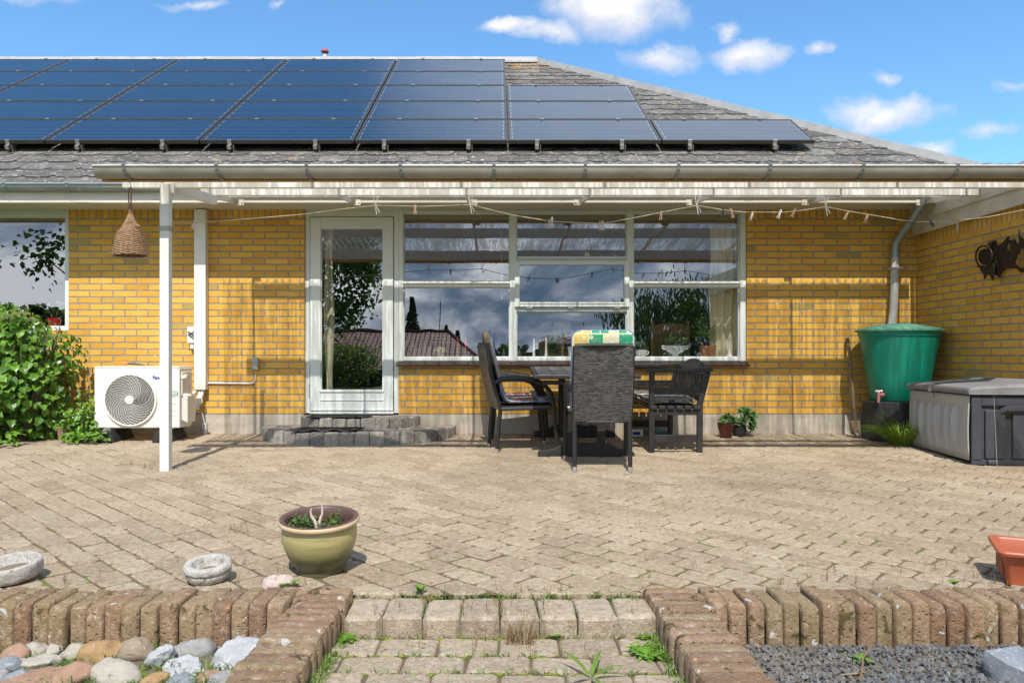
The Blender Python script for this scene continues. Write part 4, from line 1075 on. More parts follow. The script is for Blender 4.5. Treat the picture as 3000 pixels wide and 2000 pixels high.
mb = MB(); mb.bar((-.03,-.058,.115),(.038,-.058,.07),.012,.012,(0,1,0)); mb.bar((-.03,-.058,.085),(.038,-.058,.04),.010,.008,(0,1,0)); mb.bar((-.03,-.058,.08),(.036,-.058,.12),.008,.01,(0,1,0)); mb.build('switch_handle', M['dark_plastic'], iso)
sk = thing('wall_socket', 'small grey outdoor socket with a thin white cable below it', 'socket', (xw(751),-.002,.66))
mb = MB(); mb.box(-.031,.031,-.05,0,0,.062); mb.box(-.031,.031,-.052,0,.064,.125); mb.build('box', mat('grey_socket', (.42,.42,.38), None, .4), sk, bevel=.004)
mb = MB(); mb.tube([(0,-.051,.03),(0,-.0535,.03)], .02, 16); mb.build('socket_face', M['pvc'], sk)
mb = MB(); mb.tube([(-.005,-.01,-.055),(-.008,-.01,-.10),(-.02,-.01,-.135),(-.06,-.01,-.145),(-.46,-.01,-.14),(-.52,-.01,-.14)], .009, 8); mb.build('cable', M['white'], sk, smooth=60)
pr = thing('pruning_shears', 'loppers with orange and black handles lying on the heat pump', 'shears', (-3.50,-.50,gz(-.47)+.713), R(-4))
mb = MB(); mb.tube([(-.19,-.03,.036),(-.12,-.02,.030),(-.06,-.012,.026)], [.010,.012,.010], 8); mb.tube([(-.17,.05,.030),(-.10,.04,.027),(-.04,.03,.024)], [.010,.012,.010], 8); mb.build('grip', M['orange'], pr, smooth=60)
mb = MB(); mb.tube([(-.07,-.014,.026),(.06,.004,.014)], [.010,.006], 8); mb.tube([(-.05,.032,.024),(.07,.008,.014)], [.010,.006], 8); mb.build('arm', M['dark_plastic'], pr, smooth=60)
mb = MB(); mb.prism([(.05,-.012,.006),(.13,-.010,.006),(.19,.008,.006),(.12,.012,.006),(.06,.012,.006)], (0,0,.005)); mb.tube([(.08,.004,.004),(.08,.004,.018)], .012, 10); mb.build('blade', M['silver'], pr)
# ------------------------------------------------------------------ bush, creeper, little pot and stone
def scatter_bush(mb, n, fn, L, w):
    for _ in range(n):
        p, nrm = fn(); mb.cv = random.random()
        d = Vector((nrm.x*.6+rnd(-.6,.6), nrm.y*.6+rnd(-.6,.6), -.55+rnd(-.35,.45)))
        s = rnd(.65,1.2); mb.leaf(p, d, nrm+Vector((0,0,.55)), L*s, w*s, rnd(.1,.3), rnd(.1,.4))
def bush_pt():
    a = rnd(PI*.93, 2.08*PI); t = random.random()**.8
    xc, yc = -5.19, -.38
    top = 1.30
    z = t*top; k = (1-(max(0,t-.45)/.56)**2.2)**.5*(.76+.26*min(1, t*2.3))
    f = random.random()**.35
    x = xc+1.06*k*math.cos(a)*f+.06*math.sin(z*9+a*3); y = yc+.58*k*math.sin(a)*f+.05*math.sin(z*7+a*5)
    z2 = z+.06*math.sin(a*7)+rnd(-.04,.04)
    n = Vector((math.cos(a)/1.06, math.sin(a)/.58, .3+1.6*max(0,t-.5))).normalized()
    return Vector((x, min(y,-.03), max(.03, z2))), n
bush = thing('hydrangea_bush', 'big leafy green climbing hydrangea bush under the left window', 'bush', (-5.05,-.38,-.01))
mb = MB(); scatter_bush(mb, 4300, bush_pt, .083, .072)
for _ in range(90):
    mb.cv = random.random(); p = Vector((rnd(-4.95,-4.35), rnd(-1.05,-.75), rnd(-.01,.10))); mb.leaf(p, (rnd(-1,1),rnd(-1,.2),rnd(-.2,.5)), (0,-.3,1), rnd(.05,.085), rnd(.045,.07))
o = mb.build('foliage', M['leaf'], bush); o.location = (5.05,.38,.01)
mb = MB()
for _ in range(70):
    p, nrm = bush_pt(); mb.cv = random.random(); mb.leaf(p+nrm*.01, (rnd(-1,1),rnd(-1,0),-.8), nrm, rnd(.04,.07), rnd(.03,.05), .3, .5)
o = mb.build('faded_leaf', leafmat('faded_leaf', (.20,.13,.03), (.38,.30,.08)), bush); o.location = (5.05,.38,.01)
mb = MB()
for k in range(26):
    a = rnd(PI,2*PI); x, y = -5.0+.5*math.cos(a), -.35+.25*math.sin(a)
    mb.tube([(x,y,-.02),(x+.25*math.cos(a),y+.15*math.sin(a),.5),(x+.42*math.cos(a)+rnd(-.1,.1),y+.24*math.sin(a),rnd(.9,1.15))], [.012,.009,.004], 5)
o = mb.build('stem', M['bark'], bush); o.location = (5.05,.38,.01)
M['bud'] = leafmat('yellow_green_bud', (.20,.26,.06), (.36,.38,.14))
for (px, py) in ((30,925),(55,918),(75,922),(12,935),(95,938),(160,985),(170,990)):
    c = W(px, py, -.72); mb = MB()
    for _ in range(60):
        q = Vector((rnd(-.05,.05), rnd(-.04,.04), rnd(-.012,.02))); mb.cv = random.random(); mb.ball(c+q, .006, 5, 3)
    o = mb.build('flower_head', M['bud'], bush); o.location = (5.05,.38,.01)
cr = thing('ivy_plant', 'low light green creeper growing between the bush and the heat pump', 'plant', (-3.98,-.42,-.01))
mb = MB()
for _ in range(420):
    t = random.random(); x = rnd(-.16,.17); z = (.50-.9*abs(x-.02))*t if x > -.02 else .30*t
    mb.cv = .45+.55*random.random(); y = rnd(-.25,.2)
    mb.leaf((x,y,max(.02,z)), (rnd(-1,1),rnd(-1,.3),rnd(-.5,.3)), (0,-.6,.8), rnd(.035,.065), rnd(.03,.05))
for _ in range(120):
    mb.cv = .5+.5*random.random(); mb.leaf((rnd(-.05,.33), rnd(-.38,-.15), rnd(.02,.09)), (rnd(-1,1),rnd(-1,.3),rnd(-.3,.4)), (0,-.3,1), rnd(.035,.06), rnd(.03,.05))
mb.build('foliage', M['leaf'], cr)
mb = MB()
for k in range(9): x = rnd(-.14,.15); mb.tube([(x,0,0),(x+rnd(-.05,.05),.05,.25),(x+rnd(-.06,.06),.0,.45-abs(x))], .003, 4)
mb.build('stem', M['bark'], cr)
g = G(178,1291)
pt = thing('clay_pot', 'small pale pink clay pot standing by the bush', 'pot', g+Vector((0,.06,0)))
mb = MB(); mb.lathe([(.0,.001),(.048,0),(.050,.004),(.066,.122),(.070,.126),(.070,.136),(.062,.136),(.055,.10)], n=20); mb.build('pot', mat('pale_clay', (.46,.30,.24), (.36,.23,.18), .8, scale=14, spots=[(16,.64,(.30,.19,.15))], bump=.2), pt, smooth=50)
mb = MB(); mb.ball((0,0,.10), .057, 10, 5, 1,1,.2); mb.build('soil', M['soil'], pt)
def pebble(name, c, r, sx, sy, sz, m, label, group=None, rz=0, cat='stone', n=16, jit=.05, sub=2, fl=0):
    mb = MB(); mb.ball((0,0,0), r, 9, 6, sx, sy, sz, jit); o = mb.build(name, m, None, smooth=80 if not fl else 28, subd=sub)
    o.location = c; o.rotation_euler = (rnd(-.15,.15), rnd(-.2,.2), rz); tag(o, label, cat, group); return o
pebble('small_stone', G(280,1292)+Vector((0,.03,.02)), .045, 1, .7, .62, M['rock_pale'], 'small rounded stone in front of the heat pump foot')
# ------------------------------------------------------------------ door steps and mats
SX = -1.40
st = thing('door_steps', 'two curved tiers of dark cobbles forming steps up to the glazed door', 'steps', (SX,0,0))
def tier(a, b, z0, z1, ex):
    mb = MB(); N = 400; path = []
    for i in range(N+1):
        th = PI+PI*i/N; c_, s_ = math.cos(th), math.sin(th)
        k = (abs(c_)**ex+abs(s_)**ex)**(-1/ex); path.append(Vector((a*c_*k, b*s_*k, 0)))
    Ltot = sum((path[i+1]-path[i]).length for i in range(N)); n = int(Ltot/.138); stepL = Ltot/n; acc = 0; idx = 0; marks = [path[0]]
    for i in range(N):
        acc += (path[i+1]-path[i]).length
        if acc >= stepL*len(marks) and len(marks) < n: marks.append(path[i+1])
    marks.append(path[-1])
    for i in range(n):
        p, q = marks[i], marks[i+1]; t = (q-p); w_ = t.length-.006; t.normalize(); inn = Vector((-t.y,t.x,0))
        ebrick(mb, p+t*.003+inn*rnd(-.006,.006), t, inn, .135, w_, z0-.08, z1+rnd(-.004,.004))
    inner = [(m_.x*.90, m_.y*.88) for m_ in marks]
    top = []
    for i in range(-12,13):
        for j in range(-14,2):
            x, y = (i+(.5 if j%2 else 0))*.14, j*.14-.02
            r = [(x+u,y+v) for u, v in rounded_rect(.134,.134,.014,.004)]
            for k in range(len(inner)-1):
                (x1,y1),(x2,y2) = inner[k], inner[k+1]; nx_, ny_ = (y2-y1), -(x2-x1)
                r = clip(r, nx_, ny_, nx_*x1+ny_*y1) if r else r
            r = clip(r, 0, 1, -.01) if r else r
            if len(r) > 2 and area(r) > .002: paver(mb, r, lambda x, y: z1-.004)
    return mb
tier(.97,.845,-.02,.098,2.5).build('lower_step', M['cobble'], st, smooth=45)
tier(.60,.50,.08,.193,2.7).build('upper_step', M['cobble'], st, smooth=45)
def doormat(x0, x1, y0, y1, z, skew, label, curl=0):
    t = thing('doormat', label, 'doormat', ((x0+x1)/2, (y0+y1)/2, z), 0, 'rubber doormats on the steps')
    w_, d_ = x1-x0, y1-y0; mb = MB(); n = 14
    for i in range(n+1):
        for j in range(7):
            u, v = i/n, j/6
            zz = .012+curl*math.sin(u*19+1)*max(0,(.3-v))+ .002*math.sin(u*60)
            mb.v.append((-w_/2+w_*u+skew*v, -d_/2+d_*v, zz))
    for i in range(n):
        for j in range(6): a = i*7+j; mb.face((a,a+7,a+8,a+1))
    mb.build('mat_body', M['mat_rubber'], t, solid=.012, smooth=60)
    mb = MB(); k = int(w_/.03)
    for i in range(1,k): x = -w_/2+w_*i/k; mb.bar((x,-d_/2+.02,.020),(x+skew,d_/2-.02,.020),.012,.006)
    mb.build('rib', M['mat_rubber'], t)
doormat(-1.86,-1.28,-.46,-.17,.196,.03,'ribbed black rubber doormat on the upper step')
doormat(-1.93,-1.33,-.80,-.53,.100,.05,'curling black rubber doormat on the lower step', .05)
# ------------------------------------------------------------------ table
tb = thing('garden_table', 'black slatted garden table under the wide window', 'table', (.745,-.86,gz(-.86)), R(-1), None, TILT+.012)
mb = MB(); hw, hl, zt_ = .44, .70, .69; k = 6
for i in range(k):
    x0 = -hw+.035+i*(2*hw-.07)/k
    for j in range(9):
        y0 = -hl+.035+j*(2*hl-.07)/9; mb.box(x0+.003, x0+(2*hw-.07)/k-.003, y0+.003, y0+(2*hl-.07)/9-.003, zt_-.022, zt_)
mb.build('tabletop', M['tabletop'], tb, bevel=.003)
mb = MB(); mb.box(-hw,hw,-hl,-hl+.036,zt_-.03,zt_-.001); mb.box(-hw,hw,hl-.036,hl,zt_-.03,zt_-.001); mb.box(-hw,-hw+.036,-hl+.036,hl-.036,zt_-.03,zt_-.001); mb.box(hw-.036,hw,-hl+.036,hl-.036,zt_-.03,zt_-.001)
for y in (-.45,0,.45): mb.box(-hw+.04,hw-.04,y-.02,y+.02,zt_-.05,zt_-.0225)
mb.build('table_frame', M['blackwood'], tb, bevel=.004)
for y in (-.60,.60):
    mb = MB()
    for x in (-.125,.125): mb.box(x-.034,x+.034,y-.022,y+.022,.10,zt_-.0505)
    mb.box(-.36,.36,y-.03,y+.03,zt_-.085,zt_-.0507)
    mb.build('leg', M['blackwood'], tb, bevel=.004)
    mb = MB(); mb.prism([(-.40,y-.035,0),(-.30,y-.035,0.0),(.30,y-.035,0.0),(.40,y-.035,0),(.405,y-.035,.03),(.39,y-.035,.05),(.26,y-.035,.075),(.19,y-.035,.115),(-.19,y-.035,.115),(-.26,y-.035,.075),(-.39,y-.035,.05),(-.405,y-.035,.03)], (0,.07,0)); mb.build('foot', M['blackwood'], tb, bevel=.005)
mb = MB(); mb.box(-.03,.03,-.58,.58,.26,.31); mb.build('stretcher', M['blackwood'], tb, bevel=.003)
# ------------------------------------------------------------------ wicker chairs
def wicker_chair(label):
    r = thing('wicker_chair', label, 'chair', (0,0,0), 0, 'wicker chairs round the table')
    mb = MB(); n = 10; m_ = 14
    for side in (0,1):
        for j in range(m_+1):
            t = j/m_; z = .37+.56*t; yb = -.225-.11*t-.015*math.sin(PI*t)
            wv = .212+.006*math.sin(PI*t)
            for i in range(n+1):
                u = -1+2*i/n; mb.v.append((wv*u, yb+.020*(1-u*u)-(.0 if side == 0 else .034)+.012, z))
    st_ = (n+1)*(m_+1)
    for j in range(m_):
        for i in range(n):
            a = j*(n+1)+i; mb.face((a+n+1,a+n+2,a+1,a)); b = st_+a; mb.face((b,b+1,b+n+2,b+n+1))
    for j in range(m_):
        for i in (0,n): a = j*(n+1)+i; mb.face((a,a+st_,a+st_+n+1,a+n+1))
    for j in (0,m_):
        for i in range(n): a = j*(n+1)+i; mb.face((a,a+1,a+st_+1,a+st_))
    mb.build('backrest', M['weave'], r, smooth=50)
    mb = MB(); mb.tube([(-.212,-.33,.93),(-.1,-.345,.936),(.1,-.345,.936),(.212,-.33,.93)], .016, 8)
    for s_ in (-1,1): mb.tube([(s_*.212,-.225,.37),(s_*.217,-.295,.66),(s_*.212,-.332,.93)], .015, 8)
    mb.build('back_frame', M['wicker'], r, smooth=60)
    mb = MB(); mb.box(-.225,.225,-.23,.255,.355,.40); mb.build('seat', M['weave'], r, bevel=.012)
    for s_ in (-1,1):
        for (leg, a, b) in (('r',(s_*.205,-.27,0),(s_*.205,-.225,.39)),('f',(s_*.245,.262,0),(s_*.243,.235,.40))):
            a, b = Vector(a), Vector(b); q = a.lerp(b,.085)
            mb = MB(); mb.tube([q,a.lerp(b,.5),b], [.0165,.0175,.0185], 10); o = mb.build('leg', M['wicker'], r, smooth=60)
            mb = MB(); mb.tube([a,q], [.0175,.0185], 12); mb.build('foot_cap', M['steel'], o, smooth=40)
        mb = MB(); P = [(s_*.243,.235,.40),(s_*.248,.215,.50),(s_*.25,.15,.58),(s_*.25,.05,.62),(s_*.247,-.10,.635),(s_*.235,-.22,.63),(s_*.214,-.275,.60)]
        mb.tube(P, [.018,.019,.022,.025,.026,.024,.018], 10, flat=.8); mb.build('armrest', M['wicker'], r, smooth=60)
    return r
def pad(mb, line, hw, th, ncols=8, tuft=.0):
    """cushion swept along a centre line of (y,z) points"""
    m_ = len(line); ring = []
    for j in range(m_):
        p = Vector((0,*line[j])); a = Vector((0,*line[max(0,j-1)])); b = Vector((0,*line[min(m_-1,j+1)])); t = (b-a).normalized(); nm = Vector((0,-t.z,t.y))
        e = min(j, m_-1-j)/2.2; wk = hw*(1 if e >= 1 else (.78+.22*math.sin(e*PI/2)))
        tk = th*(1 if e >= .8 else .35+.65*math.sin(min(1,e/.8)*PI/2))
        pts = []
        for i in range(ncols+1):
            u = -1+2*i/ncols; pts.append(p+Vector((wk*u,0,0))+nm*(tk/2*(1-abs(u)**5*.8)*(1-tuft*(.5+.5*math.cos(j*PI/2))*(1-abs(u))) ))
        for i in range(ncols,-1,-1):
            u = -1+2*i/ncols; pts.append(p+Vector((wk*u,0,0))-nm*(tk/2*(1-abs(u)**5*.8)))
        ring.append(len(mb.v)); mb.v += [tuple(x) for x in pts]
    n = 2*(ncols+1)
    for j in range(m_-1):
        for i in range(n): a, b = ring[j]+i, ring[j]+(i+1)%n; c_, d = ring[j+1]+(i+1)%n, ring[j+1]+i; mb.face((a,b,c_,d))
    mb.face([ring[0]+i for i in range(n)][::-1]); mb.face([ring[-1]+i for i in range(n)])
def pipe_line(line, hw):
    m_ = len(line); L_, R_ = [], []
    for j in range(m_):
        e = min(j, m_-1-j)/2.2; wk = hw*(1 if e >= 1 else (.78+.22*math.sin(e*PI/2)))*1.012
        L_.append((-wk,*line[j])); R_.append((wk,*line[j]))
    return L_ + R_[::-1]
def chair_cushion(label, m, root):
    r = thing('seat_cushion', label, 'cushion', root.location, root.rotation_euler.z, 'cushions on the wicker chairs', root.rotation_euler.x)
    line = [(.285,.425),(.27,.43),(.22,.432),(.15,.43),(.08,.432),(0,.43),(-.08,.432),(-.14,.436),(-.175,.455),(-.195,.50),(-.212,.56),(-.228,.64),(-.245,.72),(-.262,.80),(-.278,.88),(-.288,.94),(-.295,.99),(-.300,1.025),(-.302,1.045)]
    mb = MB(); pad(mb, line, .228, .052, tuft=.25); mb.build('pad', m, r, smooth=60)
    mb = MB(); mb.tube(pipe_line(line,.228), .0055, 6, closed=True); mb.build('piping', M['piping'], r, smooth=60)
    return r
ch = wicker_chair('black wicker armchair seen from behind, nearest to the viewer at the table')
ch.location = (.78,-1.925,gz(-1.925)); ch.rotation_euler = (TILT,0,R(-1.5))
chair_cushion('green and yellow flowered cushion on the near wicker chair', M['cush_green'], ch)
for (x, y, rz, lab, cl) in ((.215,-1.03,-80,'black wicker armchair seen side-on left of the table, the nearer of the side pair','navy patchwork cushion on the nearer side chair, in sun on its seat'),(.19,-.43,-86,'black wicker armchair nearest the wall, half hidden behind the other side chair','navy patchwork cushion on the side chair nearest the wall')):
    c2 = copy_tree(ch); c2.location = (x,y,gz(y)); c2.rotation_euler = (TILT,0,R(rz)); tag(c2, lab)
    chair_cushion(cl, M['cush_navy'], c2)
# ------------------------------------------------------------------ bench
bn = thing('garden_bench', 'black wooden bench with an arched slatted back, end-on right of the table', 'bench', (1.525,-.715,gz(-.715)), 0, None, TILT)
for ye in (-.565,.565):
    for x, xt in ((-.207,-.205),(.207,.275)):
        mb = MB(); mb.prism([(x-.024,ye-.02,0),(x+.024,ye-.02,0),(x+.024,ye-.02,.42),(xt+.022,ye-.02,.69),(xt-.022,ye-.02,.69),(x-.024,ye-.02,.42)], (0,.04,0)); mb.build('leg', M['blackwood'], bn, bevel=.004)
    mb = MB(); mb.prism([(-.255,ye-.032,.69),(-.25,ye-.032,.725),(.10,ye-.032,.722),(.30,ye-.032,.735),(.32,ye-.032,.70),(.10,ye-.032,.690)], (0,.064,0)); mb.build('armrest', M['blackwood'], bn, bevel=.006)
    mb = MB(); mb.box(-.182,.225,ye-.012,ye+.012,.50,.56); mb.box(-.182,.182,ye-.014,ye+.014,.325,.372); mb.box(-.182,.182,ye-.014,ye+.014,.09,.155); mb.build('stretcher', M['blackwood'], bn, bevel=.003)
mb = MB()
for i in range(6): x = -.225+i*.074; mb.prism([(x,-.60,.385),(x+.006,-.60,.373),(x+.058,-.60,.373),(x+.064,-.60,.385),(x+.058,-.60,.405),(x+.006,-.60,.405)], (0,1.2,0))
mb.build('seat', M['blackwood'], bn, bevel=.005)
def bx(z): return .212+(z-.40)*.235
mb = MB(); N = 16; pts = []
for i in range(N+1):
    y = -.545+1.09*i/N; pts.append((y, .695+.10*math.sin(PI*i/N)**1.1))
top_o = [(bx(z)-.014, y, z) for y, z in pts]; low = [(bx(.69)-.014, y, .69) for y, z in pts[::-1]]
mb.prism(top_o+[(bx(.665)-.014,.545,.665),(bx(.665)-.014,-.545,.665)], (.03,0,0)); mb.box(bx(.46)-.014,bx(.46)+.016,-.545,.545,.44,.49)
mb.build('back_rail', M['blackwood'], bn, bevel=.004)
for i in range(9):
    y = -.48+i*.12; mb = MB(); mb.prism([(bx(.48)-.009,y-.03,.48),(bx(.48)-.009,y+.03,.48),(bx(.68)-.009,y+.03,.68),(bx(.68)-.009,y-.03,.68)], (.018,0,0)); mb.build('back_slat', M['blackwood'], bn, bevel=.002)
for k_, (y0, y1, lb) in enumerate(((-.52,-.01,'grey striped ticking cushion on the near half of the bench'),(.01,.52,'grey striped ticking cushion on the wall half of the bench'))):
    r = thing('bench_cushion', lb, 'cushion', (1.525,-.715,gz(-.715)), 0, 'cushions on the bench', TILT)
    mb = MB(); ln = [(y0+(y1-y0)*i/10, .442) for i in range(11)]; pad(mb, ln, .205, .066, 8, .3)
    for v_ in range(len(mb.v)): mb.v[v_] = (mb.v[v_][0]-.02, mb.v[v_][1], mb.v[v_][2])
    mb.build('pad', M['cush_check'], r, smooth=60)
    mb = MB()
    for z in (.425,.460): mb.tube([(x-.02,y,z) for x, y in ((-.20,y0+.02),(.20,y0+.02),(.20,y1-.02),(-.20,y1-.02))], .005, 6, closed=True)
    mb.build('piping', M['peg_white'], r)
g = G(1866,1279)
t = thing('cleaner_packet', 'white and blue packet lying on the paving under the bench', 'packet', (g.x,g.y+.04,g.z), R(8))
mb = MB(); mb.box(-.065,.065,-.04,.04,0,.075); mb.build('packet_body', M['ceramic'], t, bevel=.012); mb = MB(); mb.box(-.05,.03,-.0415,-.0405,.02,.05); mb.build('print', M['blue_ink'], t)
t = thing('scrub_brush', 'teal plastic brush with bristles lying under the bench', 'brush', (g.x+.21,g.y+.10,g.z), R(10))
mb = MB(); mb.box(-.13,.11,-.025,.025,.02,.05); mb.tube([(-.13,0,.035),(-.22,0,.045)], .012, 8); mb.build('handle', mat('teal_plastic', (.01,.19,.22), None, .35), t, bevel=.008)
mb = MB()
for i in range(60): x, y = rnd(-.03,.10), rnd(-.022,.022); mb.tube([(x,y,.02),(x+rnd(-.01,.01),y-.006,.0)], .003, 4)
mb.build('bristles', mat('teal_bristle', (.01,.15,.22), None, .6), t)
# ------------------------------------------------------------------ pots with succulents
def rosette(mb, c, up, r, n, w=.42):
    c = Vector(c); up = Vector(up).normalized(); a = up.cross(Vector((.3,.9,.1))).normalized(); b = up.cross(a)
    for k in range(n):
        t = k/n; an = k*2.39996; el = .15+1.15*t
        d = (a*math.cos(an)+b*math.sin(an))*math.cos(el)+up*math.sin(el); mb.cv = .25+.6*t+rnd(-.15,.15)
        L = r*(1.0-.55*t)*rnd(.85,1.1); mb.leaf(c+up*(t*r*.15), d, up, L, L*w, .12, .12-.3*t)
def plant_pot(px, py, r0, r1, h, m, lab):
    g = G(px, py); t = thing('succulent_pot', lab, 'potted plant', (g.x,g.y+r0,g.z), 0, 'succulent pots by the plinth', TILT)
    mb = MB(); mb.lathe([(0,.002),(r0*.93,0),(r0,.006),(r0*1.08,h*.3),(r1,h*.8),(r1*1.03,h*.92),(r1*1.06,h),(r1*.96,h),(r1*.92,h*.9)], n=28); mb.build('pot', m, t, smooth=50)
    mb = MB(); mb.ball((0,0,h*.9), r1*.95, 14, 4, 1,1,.15); mb.build('soil', M['soil'], t)
    return t
t = plant_pot(2131,1283,.058,.079,.145,M['brownpot'],'glazed brown pot of spiky small succulents standing by the plinth')
mb = MB()
for _ in range(15):
    a = rnd(0,2*PI); q = rnd(0,.075); rosette(mb, (q*math.cos(a), q*math.sin(a), .15+.05*(1-q/.09)), (.6*math.cos(a)*q/.08, .6*math.sin(a)*q/.08-.3, 1), rnd(.04,.06), 20, .34)
for _ in range(5): rosette(mb, (.05+rnd(-.03,.03),rnd(-.03,.03),.20+rnd(-.02,.02)), (rnd(-.4,.4),-.4,1), .06, 24, .26)
mb.build('foliage', M['leaf_succ'], t)
t = plant_pot(2172,1279,.061,.066,.135,M['black_rubber'],'black pot with a big drooping rosette succulent by the plinth')
mb = MB()
for (x,y,z,r) in ((.06,-.02,.23,.10),(.10,-.03,.17,.09),(.02,-.05,.16,.07),(-.06,-.03,.15,.075),(.115,-.02,.11,.075),(.13,0,.21,.07),(.03,.02,.24,.08),(.09,-.05,.08,.06)): rosette(mb, (x,y,z), (x*3.5,-.7,.55), r, 26, .5)
mb.build('foliage', M['leaf_succ'], t)
mb = MB(); mb.tube([(0,0,.12),(.03,0,.18),(.07,-.01,.21)], .012, 6); mb.build('stem', M['leaf_grey'], t)
# ------------------------------------------------------------------ spade, barrel, grass tuft
sp_ = thing('spade', 'old rusty spade with a worn wooden handle leaning on the wall', 'spade', (3.515,-.20,gz(-.2)))
mb = MB(); mb.tube([(0.02,-.06,.26),(.028,.0,.55),(.045,.075,.80),(.05,.14,.93)], [.017,.015,.014,.015], 10); mb.build('handle', M['ash'], sp_, smooth=60)
mb = MB(); mb.tube([(.05,.14,.915),(.053,.155,.965),(.054,.16,.985)], [.018,.02,.014], 10); mb.build('grip', M['black_rubber'], sp_, smooth=60)
mb = MB(); mb.tube([(.018,-.055,.29),(.022,-.062,.20),(.03,-.075,.14)], [.020,.021,.012], 10)
for s_ in (-1,1):
    b = len(mb.v)
    for j in range(6):
        z = .165-.16*j/5; wv = .070-(.0 if j < 3 else .008*(j-2)**1.4)
        for i in range(4): u = i/3; mb.v.append((.035+s_*wv*u+.002*j, -.085-.012*j+.022*u*u, z-(.022*(1-u)**2 if j == 5 else 0)))
    for j in range(5):
        for i in range(3): a = b+j*4+i; mb.face((a,a+1,a+5,a+4))
mb.build('blade', M['rust_blade'], sp_, smooth=50, solid=.004)
bc = Vector((3.895,-.425,gz(-.425)))
bst = thing('barrel_stand', 'black plastic stand under the green water barrel', 'stand', bc)
mb = MB(); N = 8; ring = lambda r, z, o=0: [(r*math.cos(2*PI*k/N+PI/8), r*math.sin(2*PI*k/N+PI/8), z) for k in range(N)]
a_, b_2 = ring(.355,0), ring(.315,.375); n0 = len(mb.v); mb.v += a_+b_2
for k in range(N): mb.face((n0+k, n0+(k+1)%N, n0+N+(k+1)%N, n0+N+k))
mb.face([n0+N+k for k in range(N)]); mb.build('stand_shell', M['black_rubber'], bst, bevel=.012)
for k in range(N):
    mb = MB(); an = 2*PI*(k+.5)/N+PI/8; mb.box(-.03,.03,-.012,.012,.05,.33)
    for v_ in range(len(mb.v)-8, len(mb.v)): x,y,z = mb.v[v_]; rr = .318-.035*z/.37; mb.v[v_] = (math.cos(an)*(rr+y)-math.sin(an)*x, math.sin(an)*(rr+y)+math.cos(an)*x, z)
    mb.build('rib', M['black_rubber'], bst, bevel=.006)
br = thing('water_barrel', 'tapered green plastic rain barrel with a ribbed lid in the corner', 'barrel', bc+Vector((0,0,.377)))
mb = MB(); prof = [(.0,0),(.24,0),(.252,.012),(.285,.22),(.322,.46),(.350,.60),(.354,.62),(.364,.625),(.367,.67),(.372,.675)]
mb.lathe(prof, n=64); mb.build('barrel_body', M['barrel'], br, smooth=40)
mb = MB(); mb.lathe([(.372,.668),(.390,.668),(.392,.684),(.382,.690),(.36,.692),(.355,.702),(.30,.706),(.295,.715),(.24,.719),(.235,.727),(.18,.730),(.175,.737),(.11,.740),(.10,.746),(0,.748)], n=64); mb.build('lid', M['barrel_lid'], br, smooth=30)
mb = MB(); c_ = Vector((-.225,-.145,.065)); dv = Vector((-.84,-.54,0)); mb.tube([c_,c_+dv*.05,c_+dv*.075], [.019,.016,.013], 12); mb.tube([c_+dv*.025,c_+dv*.033], .024, 6); mb.tube([c_+dv*.07+Vector((0,0,.02)),c_+dv*.078+Vector((0,0,-.075))], [.015,.013], 10); o = mb.build('tap', M['pink'], br, smooth=40)
mb = MB(); q = c_+dv*.07+Vector((0,0,.034)); mb.tube([q-Vector((0,0,.012)),q], .009, 8); mb.tube([q-Vector((.025,-.0,0)),q+Vector((.025,0,.002))], .008, 8); mb.ball(q-Vector((.025,0,0)),.011,8,5); mb.ball(q+Vector((.025,0,.002)),.011,8,5); mb.build('tap_handle', M['ceramic'], o, smooth=60)
g = G(2648,1306)
mb = MB()
for _ in range(520):
    a = rnd(0,2*PI); q = rnd(0,.10); mb.cv = .3+.7*random.random(); mb.blade((q*math.cos(a), q*math.sin(a)*.6, 0), (math.cos(a)*.55-.25, math.sin(a)*.45-.2, 1), rnd(.20,.44), .0065, rnd(.3,.9))
o = mb.build('grass_tuft', M['longgrass']); o.location = g+Vector((.02,.06,0)); tag(o, 'bright green tuft of long grass at the corner of the storage box', 'grass tuft')
# ------------------------------------------------------------------ storage box
n0 = G(2846,1362); f0 = G(2665,1303); dirv = (f0-n0); Lb = 1.10; rzb = math.atan2(dirv.y, dirv.x)-PI/2
sb = thing('storage_box', 'grey plastic garden storage box with ribbed front and dark ends', 'storage box', n0, rzb, None, 0)
WB, HB = .60, .545
mb = MB(); mb.box(.012,WB-.012,.012,Lb-.012,.03,HB); mb.build('body', M['dark_plastic'], sb, bevel=.015)
mb = MB()   # ribbed front panel on the -x face
N = 96; rows = [.035,.12,.20,.29,.37,.42,.455,.475,.52,HB-.004]
for z in rows:
    t_ = z/HB; bulge = .010*math.sin(PI*min(1,t_*1.05))
    for i in range(N+1):
        y = .02+(Lb-.04)*i/N; u = (y-.10)/(Lb-.20)*6; inside = 0 <= u <= 6
        fr = abs((u % 1)-.5)*2 if inside else 1
        dep = .022*max(0,min(1,(1-fr)*6))*max(0,min(1,(.465-z)/.03))*max(0,min(1,(z-.02)/.22))
        rib = .024*max(0,(fr-.70)/.30)*max(0,min(1,(z-.12)/.12))*max(0,min(1,(.45-z)/.05)) if inside and .4 < u < 5.6 else 0
        mb.v.append((-.004-bulge+dep-rib, y, z))
for j in range(len(rows)-1):
    for i in range(N): a = j*(N+1)+i; mb.face((a,a+N+1,a+N+2,a+1))
mb.build('front_panel', M['grey_plastic'], sb, smooth=45, solid=.008)
mb = MB()   # near end (-y face): corner posts, recessed panel, grip
